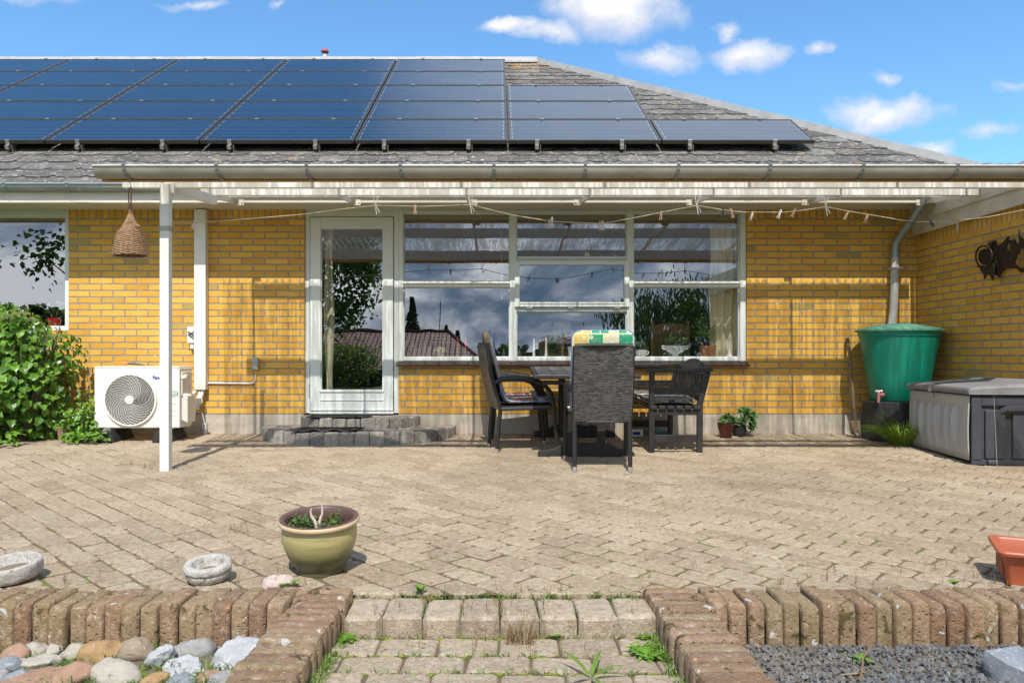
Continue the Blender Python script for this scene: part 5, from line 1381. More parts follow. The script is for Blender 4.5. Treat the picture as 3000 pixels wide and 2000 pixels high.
mb.box(.0,WB,-.004,.014,.0,.045); mb.box(.0,.075,-.010,.014,.04,HB-.01); mb.box(WB-.075,WB,-.010,.014,.04,HB-.01); mb.box(.075,WB-.075,-.008,.014,HB-.085,HB-.01); mb.box(.10,.245,-.012,.012,.05,.43); mb.box(.30,WB-.09,-.012,.012,.05,.43)
mb.build('end_panel', M['dark_plastic'], sb, bevel=.008)
mb = MB(); mb.prism([(.20,-.012,.40),(.24,-.040,.425),(.40,-.040,.425),(.44,-.012,.40)], (0,0,.045)); mb.build('handle', M['dark_plastic'], sb, bevel=.008)
mb = MB(); mb.tube([(.11,-.012,.025),(.19,-.012,.025)], .022, 12); mb.build('wheel_cover', M['dark_plastic'], sb, bevel=.003)
mb = MB(); z0 = HB+.002
prof = [(-.030,z0+.004),(-.034,z0+.03),(-.022,z0+.052),(.05,z0+.066),(.25,z0+.084),(.42,z0+.092),(.47,z0+.115),(.60,z0+.118),(.625,z0+.10),(.628,z0+.004)]
ys_ = [-.03,-.02,.0,.06,.30,.55,.80,1.04,1.10,1.115]
for j, y in enumerate(ys_):
    e = 1-.30*(1 if j in (0,9) else .35 if j in (1,8) else .1 if j in (2,7) else 0)
    for (x, z) in prof: mb.v.append((x, y, z0+(z-z0)*e+(.006*math.sin(y*9) if .1<x<.45 else 0)))
m_ = len(prof)
for j in range(len(ys_)-1):
    for i in range(m_-1): a = j*m_+i; mb.face((a,a+1,a+m_+1,a+m_))
mb.face(range(m_)); mb.face([9*m_+i for i in range(m_)][::-1])
mb.build('lid', M['lid_plastic'], sb, smooth=40)
mb = MB(); mb.box(-.040,-.030,.60,.65,z0-.005,z0+.05); mb.box(-.037,.0,.60,.65,z0+.050,z0+.062); mb.box(-.030,-.012,.60,.645,.49,.53); mb.build('hasp', M['grey_plastic'], sb, bevel=.004)
g = G(2922,1366)
ac = thing('acrylic_sheet', 'clear scratched acrylic sheet leaning on the end of the storage box', 'acrylic sheet', (g.x,g.y,g.z), R(1), None, R(-4))
mb = MB(); mb.box(0,.44,0,.006,.002,.565); mb.build('pane', M['acrylic'], ac)
mb = MB(); mb.box(-.0015,-.0003,-.0005,.0065,.002,.565); mb.box(0,.44,-.0005,.0065,.5653,.567); mb.build('cut_edge', mat('acrylic_edge', (.55,.55,.52), None, .3), ac)
# ------------------------------------------------------------------ iron sculpture on the wing wall
scu = thing('wall_sculpture', 'black welded iron sculpture of spikes and a ring on the side wing wall', 'sculpture', (4.295,-1.4,1.75))
def S(px, py, off=.03):
    X = 4.30-off; d = X*F/(px-XP); return Vector((X-4.295, d-D+1.4, H-(py-YP)*d/F-1.75))
sc_ = 5.8075
P = lambda pts, off=.03: [S(2600+x/sc_, 600+y/sc_, off) for x, y in pts]
mb = MB()
plates = [[(1735,660),(1800,640),(1822,600),(1838,640),(1850,690),(1880,720),(2000,770),(2090,800),(2110,850),(2060,1030),(1980,1080),(1930,1150),(1900,1230),(1850,1200),(1815,1180),(1830,1060),(1850,960),(1835,880),(1760,830),(1740,720)],
 [(1880,690),(1960,640),(2010,580),(2040,535),(2052,560),(2030,660),(2005,760),(1930,750)],
 [(1525,1040),(1600,1030),(1700,1060),(1780,1000),(1820,1060),(1805,1170),(1780,1290),(1755,1220),(1725,1185),(1680,1190),(1640,1265),(1632,1190),(1600,1140),(1570,1110),(1570,1070),(1525,1065)],
 [(2090,640),(2150,590),(2175,650),(2240,660),(2225,420),(2260,540),(2330,600),(2420,640),(2420,740),(2320,735),(2230,760),(2240,840),(2200,840),(2180,900),(2150,960),(2170,1010),(2230,1060),(2330,1080),(2450,1100),(2450,1150),(2260,1150),(2200,1090),(2060,1080),(2050,1030),(2110,850),(2090,745)]]
for i, pl_ in enumerate(plates): mb.prism(P(pl_, .05+.012*i), (.012,0,0))
mb.build('spiked_plate', M['iron'], scu)
mb = MB(); cx_, cy_ = 1650,880
mb.tube(P([(cx_+138*math.cos(2*PI*k/32)-10, cy_+185*math.sin(2*PI*k/32)) for k in range(32)], .075), .0085, 7, closed=True); mb.build('ring', M['iron'], scu, smooth=60)
mb = MB(); mb.prism(P([(cx_+118*math.cos(2*PI*k/28), cy_+5+140*math.sin(2*PI*k/28)) for k in range(28)], .05), (.03,0,0)); mb.build('disc', M['iron'], scu, bevel=.006)
mb = MB(); mb.tube(P([(1740,660),(1790,650)], .06), .02, 8)
mb.build('rod', M['iron'], scu); mb = MB()
mb.tube(P([(1830,900),(1870,960),(1900,1080)],.06), .007, 6); mb.build('rod', M['iron'], scu); mb = MB()
mb.tube([Vector((-.05,-.1,0)),Vector((0.004,-.1,0))], .012, 8); mb.build('wall_fixing', M['iron'], scu)
# ------------------------------------------------------------------ bird feeder basket, clothes line, pegs
bk = thing('bird_feeder', 'woven willow bird feeder basket hanging by a twig handle from the canopy', 'bird feeder', (-2.68,-2.30,1.534))
mb = MB()
prof = []
for i in range(27):
    z = .0+.215*i/26
    r = .116-.050*(z/.215)**1.1+.006*math.sin(z*14)
    if z > .18: r = min(r, .066-.018*(z-.18)/.035)
    prof.append((r,z))
for i, (r, z) in enumerate(prof):
    n = 40; ph = PI*(i % 2)
    pts = [((r+.0045*math.cos(20*2*PI*k/n/2+ph)+rnd(-.0015,.0015))*math.cos(2*PI*k/n), (r+.0045*math.cos(20*2*PI*k/n/2+ph))*math.sin(2*PI*k/n), z+rnd(-.002,.002)+.004*math.sin(2*PI*k/n+1)) for k in range(n)]
    mb.tube(pts, .0050, 5, closed=True)
mb.build('weave', M['twig'], bk, smooth=70)
mb = MB()
for k in range(20):
    a = 2*PI*k/20; mb.tube([(prof[j][0]*math.cos(a), prof[j][0]*math.sin(a), prof[j][1]) for j in range(0,27,2)]+[(.026*math.cos(a+.6),.026*math.sin(a+.6),.265),(.012*math.cos(a+1.2),.012*math.sin(a+1.2),.30),(.010*math.cos(a+2.2),.010*math.sin(a+2.2),.36)], .0042, 5)
mb.tube([(-.15,-.02,.012),(-.02,-.10,.010),(.06,-.09,.008)], .005, 5); mb.tube([(.055,-.03,.212),(.09,-.04,.205)], .008, 6)
for q in range(6): mb.tube([(.014*math.cos(2*PI*k/12), .014*math.sin(2*PI*k/12), .30+q*.009) for k in range(12)], .0045, 4, closed=True)
mb.build('stake', M['twig'], bk, smooth=70)
mb = MB(); mb.lathe([(.0,.02),(.095,.02),(.060,.18),(.036,.215),(0,.225)], n=20); mb.build('lining', mat('basket_dark', (.05,.03,.018), None, .9), bk)
mb = MB(); mb.tube([(0,0,.35),(-.012,0,.39),(-.014,0,.44),(-.010,.0,.485),(0,.0,.495),(.010,0,.48),(.004,0,.42),(.005,0,.35)], .005, 6); mb.build('handle', M['twig'], bk, smooth=70)
mb = MB(); mb.tube([(0,.0,.485),(.004,0,.505),(.004,-.02,.53)], .0035, 6); mb.build('hook', M['steel'], bk)
YL = -2.10
L = lambda px, py: W(px, py, YL)
cl = thing('clothes_line', 'beige clothes line strung under the canopy from the post to the side wing', 'clothes line', (0,0,0))
pts_px = [(502,650),(560,654),(720,642),(890,628),(1000,613),(1100,602),(1240,605),(1378,600),(1500,630),(1610,648),(1690,652),(1765,655),(1850,640),(1950,620),(2042,602),(2110,614),(2180,622),(2300,622),(2360,615),(2420,606),(2480,618),(2560,631),(2640,645),(2690,650),(2790,648),(2900,635),(3000,615),(3080,600)]
mb = MB(); mb.tube([Vector((-2.46,-2.146,1.745))]+[L(*p) for p in pts_px], .0042, 6); mb.build('line', M['twine'], cl, smooth=60)
mb = MB()
for z in (1.735,1.748,1.762): mb.tube([(-2.525,-2.185,z),(-2.451,-2.185,z+.004),(-2.451,-2.11,z),(-2.525,-2.11,z-.004)], .004, 5, closed=True)
mb.build('knot', M['twine'], cl)
mb = MB(); mb.tube([L(506,650),L(511,668),L(516,690),L(521,703)], .0038, 5); mb.build('loose_end', M['twine'], cl)
for (px, py, top) in ((1100,602,574),(1378,600,570),(2042,602,572),(2420,606,570)):
    mb = MB(); mb.tube([L(px-6,top),L(px-2,py-2)], .0034, 5); mb.tube([L(px+8,top),L(px+1,py-4)], .0034, 5)
    mb.tube([L(px-2,py-4),L(px+4,py+26)], .0032, 5); mb.tube([L(px,py-2),L(px+12,py+20)], .0032, 5)
    mb.build('tie_cord', M['peg_white'], cl)
mb = MB(); mb.tube([L(300,548),L(1500,549),L(3060,545)], .0028, 5); mb.build('wire', M['chain'], cl)
pegs = [(568,655,35,'peg_white','pale clothes peg closest to the canopy post'),(1216,612,2,'peg_wood','wooden clothes peg in front of the top left corner of the wide window'),(1608,655,10,'peg_wood','brown clothes peg of the pair near the window mullion'),(1617,649,4,'peg_white','white clothes peg of the pair near the window mullion'),
 (1757,660,2,'peg_wood','brown clothes peg of the pair in the middle window bay'),(1766,660,-3,'peg_white','white clothes peg of the pair in the middle window bay'),(1937,630,8,'peg_wood','single tan clothes peg left of the tie over the right bay'),(2117,620,8,'peg_dark','dark clothes peg before the right end of the window'),(2144,624,-14,'peg_wood','tan clothes peg next to the dark one'),
 (2202,632,24,'peg_white','whitish clothes peg hanging just right of the window frame'),(2284,626,24,'peg_white','pale clothes peg in the middle of the right wall panel'),(2325,622,25,'peg_wood','tilted wooden clothes peg left of the right-hand tie'),(2480,630,28,'peg_wood','tilted tan clothes peg right of the last tie'),(2538,640,18,'peg_wood','last tan clothes peg before the downpipe'),
 (2676,648,65,'peg_dark','grey clothes peg lying along the line by the downpipe'),(2728,652,-30,'peg_dark','small black clothes peg in front of the white eaves board'),(2805,660,2,'peg_wood','clothes peg hanging over the edge of the white eaves board')]
for (px, py, an, mk, lab) in pegs:
    p = L(px, py); t = thing('clothes_peg', lab, 'clothes peg', p, 0, 'pegs on the clothes line'); t.rotation_euler = (0, R(an), rnd(-.5,.5))
    for s_ in (-1,1):
        mb = MB(); mb.prism([(s_*.001,-.005,.035),(s_*.006,-.005,.03),(s_*.0075,-.005,-.01),(s_*.011,-.005,-.038),(s_*.004,-.005,-.038),(s_*.001,-.005,.005)][::s_], (0,.010,0)); mb.build('prong', M[mk], t)
    mb = MB(); mb.tube([(-.008,0,.006),(.008,0,.006)], .0035, 6); mb.build('spring', M['steel'], t)
# ------------------------------------------------------------------ foreground pots and stones
g = Vector((-.765,-4.59,gz(-4.59)))
gp = thing('glazed_pot', 'large olive green glazed pot with a brown rim standing on the terrace edge', 'plant pot', g, 0, None, TILT+.085)
mb = MB(); Hh = .232
mb.lathe([(0,.003),(.098,0),(.104,.004),(.105,.020),(.103,.024),(.117,.042),(.136,.075),(.150,.115),(.158,.150),(.159,.178),(.155,.200),(.152,.212)], n=56); mb.build('pot_body', M['glaze'], gp, smooth=45)
mb = MB(); mb.lathe([(.151,.208),(.163,.210),(.170,.217),(.171,.226),(.166,.233)], n=56); mb.build('rim', M['glaze_rim'], gp, smooth=60)
mb = MB(); mb.lathe([(.166,.233),(.158,.236),(.150,.235),(.143,.228),(.139,.20),(.137,.14)], n=56); mb.build('inner_wall', M['glaze_in'], gp, smooth=60)
mb = MB(); mb.ball((0,0,.165), .138, 24, 4, 1,1,.12, .05); mb.build('soil', M['soil'], gp)
mb = MB()
for _ in range(150):
    a, q = rnd(0,2*PI), .13*math.sqrt(random.random()); mb.cv = random.random(); x, y = q*math.cos(a)-.02, q*math.sin(a)
    mb.leaf((x,y,.17+rnd(0,.03)), (rnd(-1,1),rnd(-1,1),rnd(0,1)), (0,0,1), rnd(.012,.028), rnd(.010,.02))
for _ in range(12):
    x, y = rnd(-.12,-.03), rnd(-.05,.06)
    for k in range(7): mb.cv = random.random(); mb.leaf((x+rnd(-.004,.004),y,.175+k*.008), (rnd(-1,1),rnd(-1,1),.6), (0,0,1), .018, .013)
for k in range(22): mb.cv = .7; mb.leaf((.075+rnd(-.008,.008),.02+rnd(-.01,.01),.175+k*.0035), (rnd(-1,1),rnd(-1,1),.4), (0,0,1), .016, .013)
mb.build('weeds', M['leaf_mid'], gp)
mb = MB(); mb.tube([(-.012,-.01,.15),(-.010,-.01,.20),(-.018,-.012,.222),(-.030,-.012,.24),(-.033,-.012,.262),(-.028,-.012,.275)], [.009,.008,.007,.006,.004,.002], 7); mb.tube([(-.005,-.01,.17),(.004,-.01,.215),(.010,-.008,.236),(.016,-.008,.25),(.016,-.008,.272),(.014,-.008,.286)], [.008,.007,.006,.005,.004,.002], 7)
mb.build('dead_stem', mat('bleached_stem', (.62,.52,.44), (.5,.4,.34), .8), gp, smooth=60)
M['hollow_dark'] = mat('hollow_dark', (.20,.17,.125), (.12,.095,.065), .95, scale=40, bump=.8, bscale=90)  # soil-brown colour of a disc put in to make the bowl hollows darker
def stone_ring(x, y, r, h, hole, lab, prof=None, n=30):
    t = thing('stone_bowl', lab, 'stone bowl', (x,y,gz(y)), rnd(0,6), 'stone bowls on the terrace edge', 0); t.rotation_euler = (TILT+.13,0,rnd(-.3,.3)); t.location.z += .006
    mb = MB(); mb.lathe(prof or [(0,.0),(r*.80,0),(r*.9,h*.2),(r*.97,h*.45),(r*.94,h*.52),(r*.93,h*.55),(r*1.0,h*.62),(r*1.02,h*.78),(r*.97,h*.94),(r*.85,h),(r*.66,h*.98),(hole,h*.80),(hole*.92,h*.35),(0,h*.25)], n=n, jit=.045)
    mb.build('bowl', M['granite'], t, smooth=60, subd=1); q = MB(); q.ball((0,0,h*.42), hole*.97, 16, 4, 1, 1, .10, .04); q.build('hollow_disc', M['hollow_dark'], t); return t
stone_ring(-1.19,-4.735,.097,.076,.060,'rough white stone bowl with a thick rolled rim, standing alone left of the green pot')
stone_ring(-2.005,-4.72,.108,.073,.086,'rough pale straight-sided stone bowl cut off by the left picture edge',[(0,0),(.100,0),(.107,.015),(.110,.04),(.112,.066),(.106,.073),(.096,.074),(.090,.066),(.084,.02),(0,.014)])
hs = thing('holed_stone', 'small pinkish stone with round hollows beside the green pot', 'stone', (-.885,-4.80,gz(-4.8)), .3, None, TILT+.03)
mb = MB(); holes_ = [(-.028,.012,.020),(.014,.024,.020),(.006,-.018,.024)]
n_ = 30; top = []
for i in range(n_+1):
    for j in range(n_+1):
        u, v_ = -1+2*i/n_, -1+2*j/n_; rr = math.hypot(u,v_)
        k = 1 if rr < 1e-6 else max(abs(u),abs(v_))/rr
        x, y = u*k*.064, v_*k*.052; z = .036-.014*min(1,(max(abs(u),abs(v_)))**6)
        for (hx,hy,hr) in holes_:
            d = math.hypot(x-hx,y-hy)/hr
            if d < 1: z -= .014*(1-d**4)
        if i in (0,n_) or j in (0,n_): z = 0.0
        mb.v.append((x*(1.0 if z > 0 else 1.02), y*(1.0 if z > 0 else 1.02), z+rnd(-.0008,.0008)))
for i in range(n_):
    for j in range(n_): a = i*(n_+1)+j; mb.face((a,a+n_+1,a+n_+2,a+1))
mb.build('stone_body', mat('pinkish_stone', (.46,.37,.33), (.38,.31,.275), .85, scale=30, bump=.6, bscale=90, spots=[(34,.62,(.68,.63,.59))]), hs, smooth=50)
# terracotta planter
pg = thing('window_box_planter', 'empty orange terracotta plastic window box at the right picture edge', 'planter', (2.055,-4.795,gz(-4.79)), R(-24), None, TILT+.02)
mb = MB(); Lp, Wp, Hp = .58, .20, .165
def ringp(x0,x1,y0,y1,z,r):
    out = []
    for cx,cy,a0 in ((x1-r,y0+r,-90),(x1-r,y1-r,0),(x0+r,y1-r,90),(x0+r,y0+r,180)):
        for k in range(5): a = R(a0+22.5*k); out.append((cx+r*math.cos(a), cy+r*math.sin(a), z))
    return out
rg = [ringp(0,Lp,0,Wp,0,.02), ringp(-.012,Lp+.012,-.010,Wp+.010,.118,.022), ringp(-.014,Lp+.014,-.012,Wp+.012,.122,.022), ringp(-.019,Lp+.019,-.017,Wp+.017,.124,.024), ringp(-.020,Lp+.020,-.018,Wp+.018,.143,.024), ringp(-.036,Lp+.036,-.034,Wp+.034,.145,.03), ringp(-.038,Lp+.038,-.036,Wp+.036,.158,.03), ringp(-.034,Lp+.034,-.032,Wp+.032,.165,.028), ringp(-.012,Lp+.012,-.010,Wp+.010,.165,.02), ringp(-.006,Lp+.006,-.004,Wp+.004,.156,.02), ringp(.006,Lp-.006,.006,Wp-.006,.02,.018)]
for q in rg: mb.v += [(x,y,z*.86) for x,y,z in q]
m_ = len(rg[0])
for j in range(len(rg)-1):
    for i in range(m_): a, b = j*m_+i, j*m_+(i+1)%m_; mb.face((a,b,b+m_,a+m_))
mb.face([i for i in range(m_)][::-1]); mb.face([(len(rg)-1)*m_+i for i in range(m_)])
mb.build('planter_body', M['terracotta'], pg, smooth=40)
mb = MB()
for k in range(9): mb.box(-.0155,-.009,.03+k*.0155,.036+k*.0155,.03,.095)
mb.build('rib', M['terracotta'], pg, bevel=.002)
mb = MB(); mb.box(.02,Lp-.02,.07,.09,.02,.11); mb.build('inner_ridge', M['terracotta'], pg, bevel=.004)
RT = bpy.data.textures.new('rock_noise', 'CLOUDS'); RT.noise_scale = .035; RT.noise_depth = 3
# field stones in the left bed   (px, py, rx px, ry px, material, rotation, label)
def bedz(px, py, z): d = (H-z)*F/(py-YP); return Vector(((px-XP)*d/F, d-D, z))
fs = [(30,1920,45,32,'rock_red','flat reddish stone at the left frame edge under the edging'),(80,1912,42,26,'rock_pale','pale pinkish flat stone, upper left corner of the stone bed'),(108,1938,52,30,'rock_pale','sandy angular block in the upper left of the bed'),(8,1955,34,28,'rock_blue','bluish wet-looking stone cropped at the left edge'),
 (210,1912,34,24,'rock_pale','small cream stone beside the ochre boulder'),(290,1908,52,38,'rock_tan','smooth ochre round boulder below the edging'),(386,1903,52,38,'rock_brown','taller tan grey boulder right of the ochre one'),(460,1923,48,40,'rock_white','upright grey stone with white veins'),(560,1902,56,28,'rock_grey','smooth flat grey stone below the edging'),(690,1913,80,52,'rock_white','large angular blue-white block against the brick flank'),
 (530,1955,52,24,'rock_white','low white veined flake in the grass'),(200,1976,64,32,'rock_red','wide brown stone near the bottom edge'),(330,1974,70,32,'rock_pale','big pale grey flat stone at the bottom'),(95,1992,80,26,'rock_red','orange-pink slab cut by the bottom edge on the left'),(445,1992,36,18,'rock_tan','small tan stone at the bottom edge'),(520,1998,40,16,'rock_blue','small blue grey stone at the bottom edge'),(605,1985,32,16,'rock_red','small pink stone beside the brick flank'),(640,1995,46,22,'rock_grey','grey slab leaning on the brick flank'),(145,1908,26,16,'rock_pale','small whitish stone tucked beside the pale flat one'),(-40,1990,50,30,'rock_grey','grey stone mostly cut off at the lower left corner'),(30,1990,36,24,'rock_blue','round blue grey stone in the lower left corner')]
for (px, py, rx, ry, mk, lb) in fs:
    c = bedz(px, py+ry*.5, -.255); d = c.y+D; k = d/F
    mb = MB(); fl = mk == 'rock_white' or 'angular' in lb or 'slab' in lb
    n_, m_ = (7,5) if fl else (9,6)
    mb.ball((0,0,0), 1, n_, m_, 1, 1, 1, .22 if fl else .13)
    sk1, sk2 = rnd(-.3,.3), rnd(-.25,.25); sx_, sy_, sz_ = rx*k*1.3, rx*k*rnd(.8,1.1), ry*k*1.15
    for i, (x, y, z) in enumerate(mb.v):
        z = max(z, -.55)+.12*math.sin(3*x+sk1*9)+.08*math.sin(4*y+sk2*9)
        if fl: z = min(z, .62+.25*sk1*x)
        mb.v[i] = ((x+sk1*z)*sx_, (y+sk2*x)*sy_, z*sz_)
    o = mb.build('field_stone', M[mk], None, smooth=24 if fl else 75, subd=2, bevel=.006 if fl else 0)
    md = o.modifiers.new('rough', 'DISPLACE'); md.texture = RT; md.strength = .022; md.mid_level = .5; md.texture_coords = 'GLOBAL'
    o.location = c+Vector((0,.02,ry*k*.14)); o.rotation_euler = (rnd(-.2,.2)+.15, (-.6 if 'upright' in lb else rnd(-.2,.2)), rnd(-.4,.5)); tag(o, lb, 'stone', 'field stones in the left bed')
c = bedz(2945, 1990, -.25)
mb = MB(); mb.ball((0,0,0), 1, 7, 5, .085, .08, .088, .2); o = mb.build('boulder', M['rock_blue'], None, smooth=25, subd=2, bevel=.01); o.location = c+Vector((.025,.02,.025)); o.rotation_euler=(.2,.3,.4); tag(o, 'blue-grey pointed boulder standing in the dark gravel', 'stone')
c = bedz(2212, 1895, -.255)
pebble('gravel_stone', c, .03, 1, .8, .6, M['rock_red'], 'small pinkish stone where the gravel meets the brick flank')
# gravel
mb = MB()
for _ in range(8500):
    y = -5.11-1.0*random.random()**1.15; half = .79+(-5.0-y)*.022
    x = rnd(half-.03, 2.75); s_ = rnd(.006,.0125); mb.cv = random.random()
    q = Matrix.Rotation(rnd(0,PI),3,'Z') @ Matrix.Rotation(rnd(-.6,.6),3,'X')
    b = len(mb.v); e = [rnd(.75,1.25) for _ in range(3)]
    for (a_, b_, c_) in ((1,0,0),(0,1,0),(-1,0,0),(0,-1,0),(.35,.3,.8),(-.4,-.2,.7)):
        p = q @ Vector((a_*s_*e[0]+rnd(-.002,.002), b_*s_*e[1]*.8, c_*s_*e[2]*.8)); mb.v.append((x+p.x, y+p.y, -.250+rnd(0,.010)+p.z))
    for f_ in ((0,1,4),(1,5,4),(1,2,5),(2,3,5),(3,0,4),(3,4,5)): mb.face([b+i for i in f_])
o = mb.build('gravel', M['gravel']); tag(o, kind='stuff')
# ------------------------------------------------------------------ grass and weeds in the joints
mb = MB()
def tuft(mb, x, y, z, n, h, spread=.02, wd=.0035):
    for _ in range(n):
        mb.cv = random.random(); a = rnd(0,2*PI); mb.blade((x+rnd(-spread,spread), y+rnd(-spread,spread)*.6, z), (math.cos(a)*.6, math.sin(a)*.6, 1), h*rnd(.5,1.2), wd, rnd(.1,.6))
random.seed(11)
for (x, y) in gr_pts:
    if y > -2.2: p_ = .035
    elif y > -3.6: p_ = .07
    else: p_ = .10+.45*max(0, (-4.0-y)/.9)
    if random.random() < p_*.62: tuft(mb, x, y, gz(y)-.006, random.randint(3,10), rnd(.010,.024), rnd(.008,.03), .0026)
for _ in range(90):
    x = rnd(-.55,.58); tuft(mb, x, -4.905+rnd(-.012,.012), -.14, random.randint(4,12), rnd(.015,.04), .018, .003)
for _ in range(46):
    x = -.56+.1415*random.randint(1,7)+rnd(-.005,.005); tuft(mb, x, rnd(-5.12,-4.93), -.15, 4, .02, .005, .003)
for _ in range(80):
    x = rnd(-.60,.60); y = random.choice((-5.135,-5.305,-5.445)); tuft(mb, x, y+rnd(-.008,.008), -.21, random.randint(4,10), rnd(.014,.035), .02, .003)
for s_ in (-1,1):
    for _ in range(70):
        y = rnd(-5.75,-5.12); x = s_*(.56+(-4.92-y)*.022-.012); tuft(mb, x, y, -.21, random.randint(5,12), rnd(.02,.055), .02, .003)
for _ in range(70): x = rnd(-5.2,4.2); tuft(mb, x, -.05+rnd(-.03,.02), -.002, 4, rnd(.015,.04), .02, .003)
for _ in range(330):
    y = rnd(-5.72,-5.13); x = rnd(-2.4,-.80); tuft(mb, x, y, -.262, random.randint(8,22), rnd(.025,.06), .035, .004)
for _ in range(14): x, y = rnd(.85,2.4), rnd(-5.7,-5.15); tuft(mb, x, y, -.25, 5, .03, .015, .003)
tag(mb.build('joint_grass', M['grass']), kind='stuff')
mb = MB()
for (x, y) in gr_pts:
    if random.random() < (.10 if y > -3.4 else .3): tuft(mb, x, y, gz(y)-.006, 3, rnd(.010,.022), .02, .0022)
for _ in range(150):
    x = rnd(-.5,.6) if random.random() < .45 else rnd(-2,2.2); y = rnd(-4.9,-4.5) if abs(x) > .6 else rnd(-5.35,-4.85); z = gz(y) if y > -4.9 else (-.14 if y > -5.13 else -.21)
    for _ in range(4): mb.cv = random.random(); mb.blade((x+rnd(-.012,.012),y+rnd(-.01,.01),z), (rnd(-.25,.25),rnd(-.2,.2),1), rnd(.02,.055), .0022, rnd(0,.25))
for _ in range(90):
    mb.cv = random.random(); x, y = .075+rnd(-.05,.05), -5.19+rnd(-.03,.03); mb.blade((x,y,-.21), (rnd(-.3,.3),rnd(-.3,.2),1), rnd(.05,.125), .003, rnd(0,.2))
for _ in range(30):
    x, y = rnd(-2.2,2.2), rnd(-4.8,-2.6); mb.cv = random.random(); a = rnd(0,PI); dx, dy = .02*math.cos(a), .02*math.sin(a)
    mb.blade((x,y,gz(y)+.003), (dx*20,dy*20,.12), rnd(.02,.05), .004, .02)
for (px, py) in ((430,1372),(370,1362),(2150,1430),(700,1560)):
    g = G(px,py)
    for _ in range(14): mb.blade((g.x+rnd(-.05,.05), g.y+rnd(-.03,.03), g.z), (rnd(-.8,.8),rnd(-.5,.3),1), rnd(.05,.11), .003, rnd(.0,.3))
tag(mb.build('dry_weeds', M['drygrass']), kind='stuff')
mb = MB()
for (x, y) in gr_pts:
    if y < -4.0 and random.random() < .16*(-y-3.6):
        for _ in range(10): mb.cv = random.random(); mb.ball((x+rnd(-.035,.035), y+rnd(-.03,.03), gz(y)-.008), rnd(.004,.009), 5, 3, 1,1,.6)
for _ in range(240):
    mb.cv = random.random(); x = rnd(-.58,.58); y = random.choice((-4.905,-5.137,-5.30,-5.445))+rnd(-.012,.012); z = gz(y)-.02 if y > -4.95 else -.212
    mb.ball((x,y,z), rnd(.006,.013), 5, 3, 1.5,1,.5)
for _ in range(150): mb.cv = random.random(); y = rnd(-5.7,-5.15); mb.ball((rnd(-2.3,-.80),y,-.262), rnd(.012,.03), 6, 3, 1.3,1,.45)
tag(mb.build('joint_moss', M['moss']), kind='stuff')
def weed(p, lab, n, L_, w_, el, m='leaf', lobes=0, name='weed', mats=None):
    mb = MB()
    for k in range(n):
        a = 2*PI*k/n+rnd(-.3,.3); e = el+rnd(-.2,.2); d = Vector((math.cos(a)*math.cos(e), math.sin(a)*math.cos(e), math.sin(e))); mb.cv = .5+.5*random.random()
        mb.leaf((0,0,0), d, (0,0,1), L_*rnd(.8,1.15), w_, .12, .3)
        if lobes:
            for q in range(lobes):
                f_ = .35+.5*q/lobes
                for s_ in (-1,1): mb.leaf(d*L_*f_, d*.5+Vector((-d.y,d.x,0))*s_, (0,0,1), L_*.26, w_*.5, .05, .2)
    o = mb.build(name, M[m]); o.location = p; tag(o, lab, 'weed', 'broad-leaved weeds in the paving'); return o
weed(G(848,1722)+Vector((0,.0,.012)), 'two-leaved bright green weed in front of the holed stone', 5, .05, .036, .5)
weed(Vector((-.305,-4.90,-.118)), 'small upright seedling growing at the back of the stone step', 6, .04, .026, .9)
weed(Vector((.52,-5.15,-.205)), 'clover-like weed in the right corner of the step', 9, .035, .030, .5)
weed(Vector((.50,-5.30,-.205)), 'dandelion with toothed leaves against the right brick flank', 9, .078, .026, .35, lobes=3, name='dandelion')
weed(Vector((.29,-5.50,-.20)), 'long-bladed grassy weed splayed in the middle of the path', 5, .13, .016, .6, m='grass')
weed(Vector((-.53,-5.17,-.205)), 'small green weed at the left end of the step', 7, .045, .025, .5)
weed(G(2785,1730)+Vector((0,-.02,.03)), 'little green weed sprouting between the right edging bricks', 6, .035, .022, .7)
weed(bedz(2520,1935,-.25), 'leafy green weed in the dark gravel', 8, .045, .022, .55)
weed(bedz(2965,1930,-.25), 'weed beside the blue-grey boulder', 7, .04, .022, .5)
weed(Vector((.20,-5.14,-.205)), 'tiny two-leaf seedling below the stone step', 4, .028, .02, .6)
weed(Vector((-2.06,-4.66,-.118)), 'tiny sprout by the left stone bowl', 5, .03, .015, .6)
tw = MB(); g = G(1165,1494); tw.tube([g+Vector((-.05,.005,.006)),g+Vector((0,0,.012)),g+Vector((.055,.0,.008))], .0028, 5)
tag(tw.build('twig', M['bark']), 'thin brown twig lying on the paving right of the green pot', 'twig')
mb = MB(); p0, p1 = bedz(2520,1995,-.245), bedz(2555,1885,-.19)
mb.tube([p0,p0.lerp(p1,.5)+Vector((-.01,0,.015)),p1], .0028, 5); tag(mb.build('dry_stalk', M['drygrass']), 'long dry stalk leaning from the gravel on the right edging', 'stalk')
mb = MB(); mb.tube([bedz(2460,1975,-.24),bedz(2510,1972,-.235),bedz(2530,1968,-.24)], .0026, 5); tag(mb.build('dry_stalk', M['drygrass']), 'short dry stalk lying flat on the gravel', 'stalk')
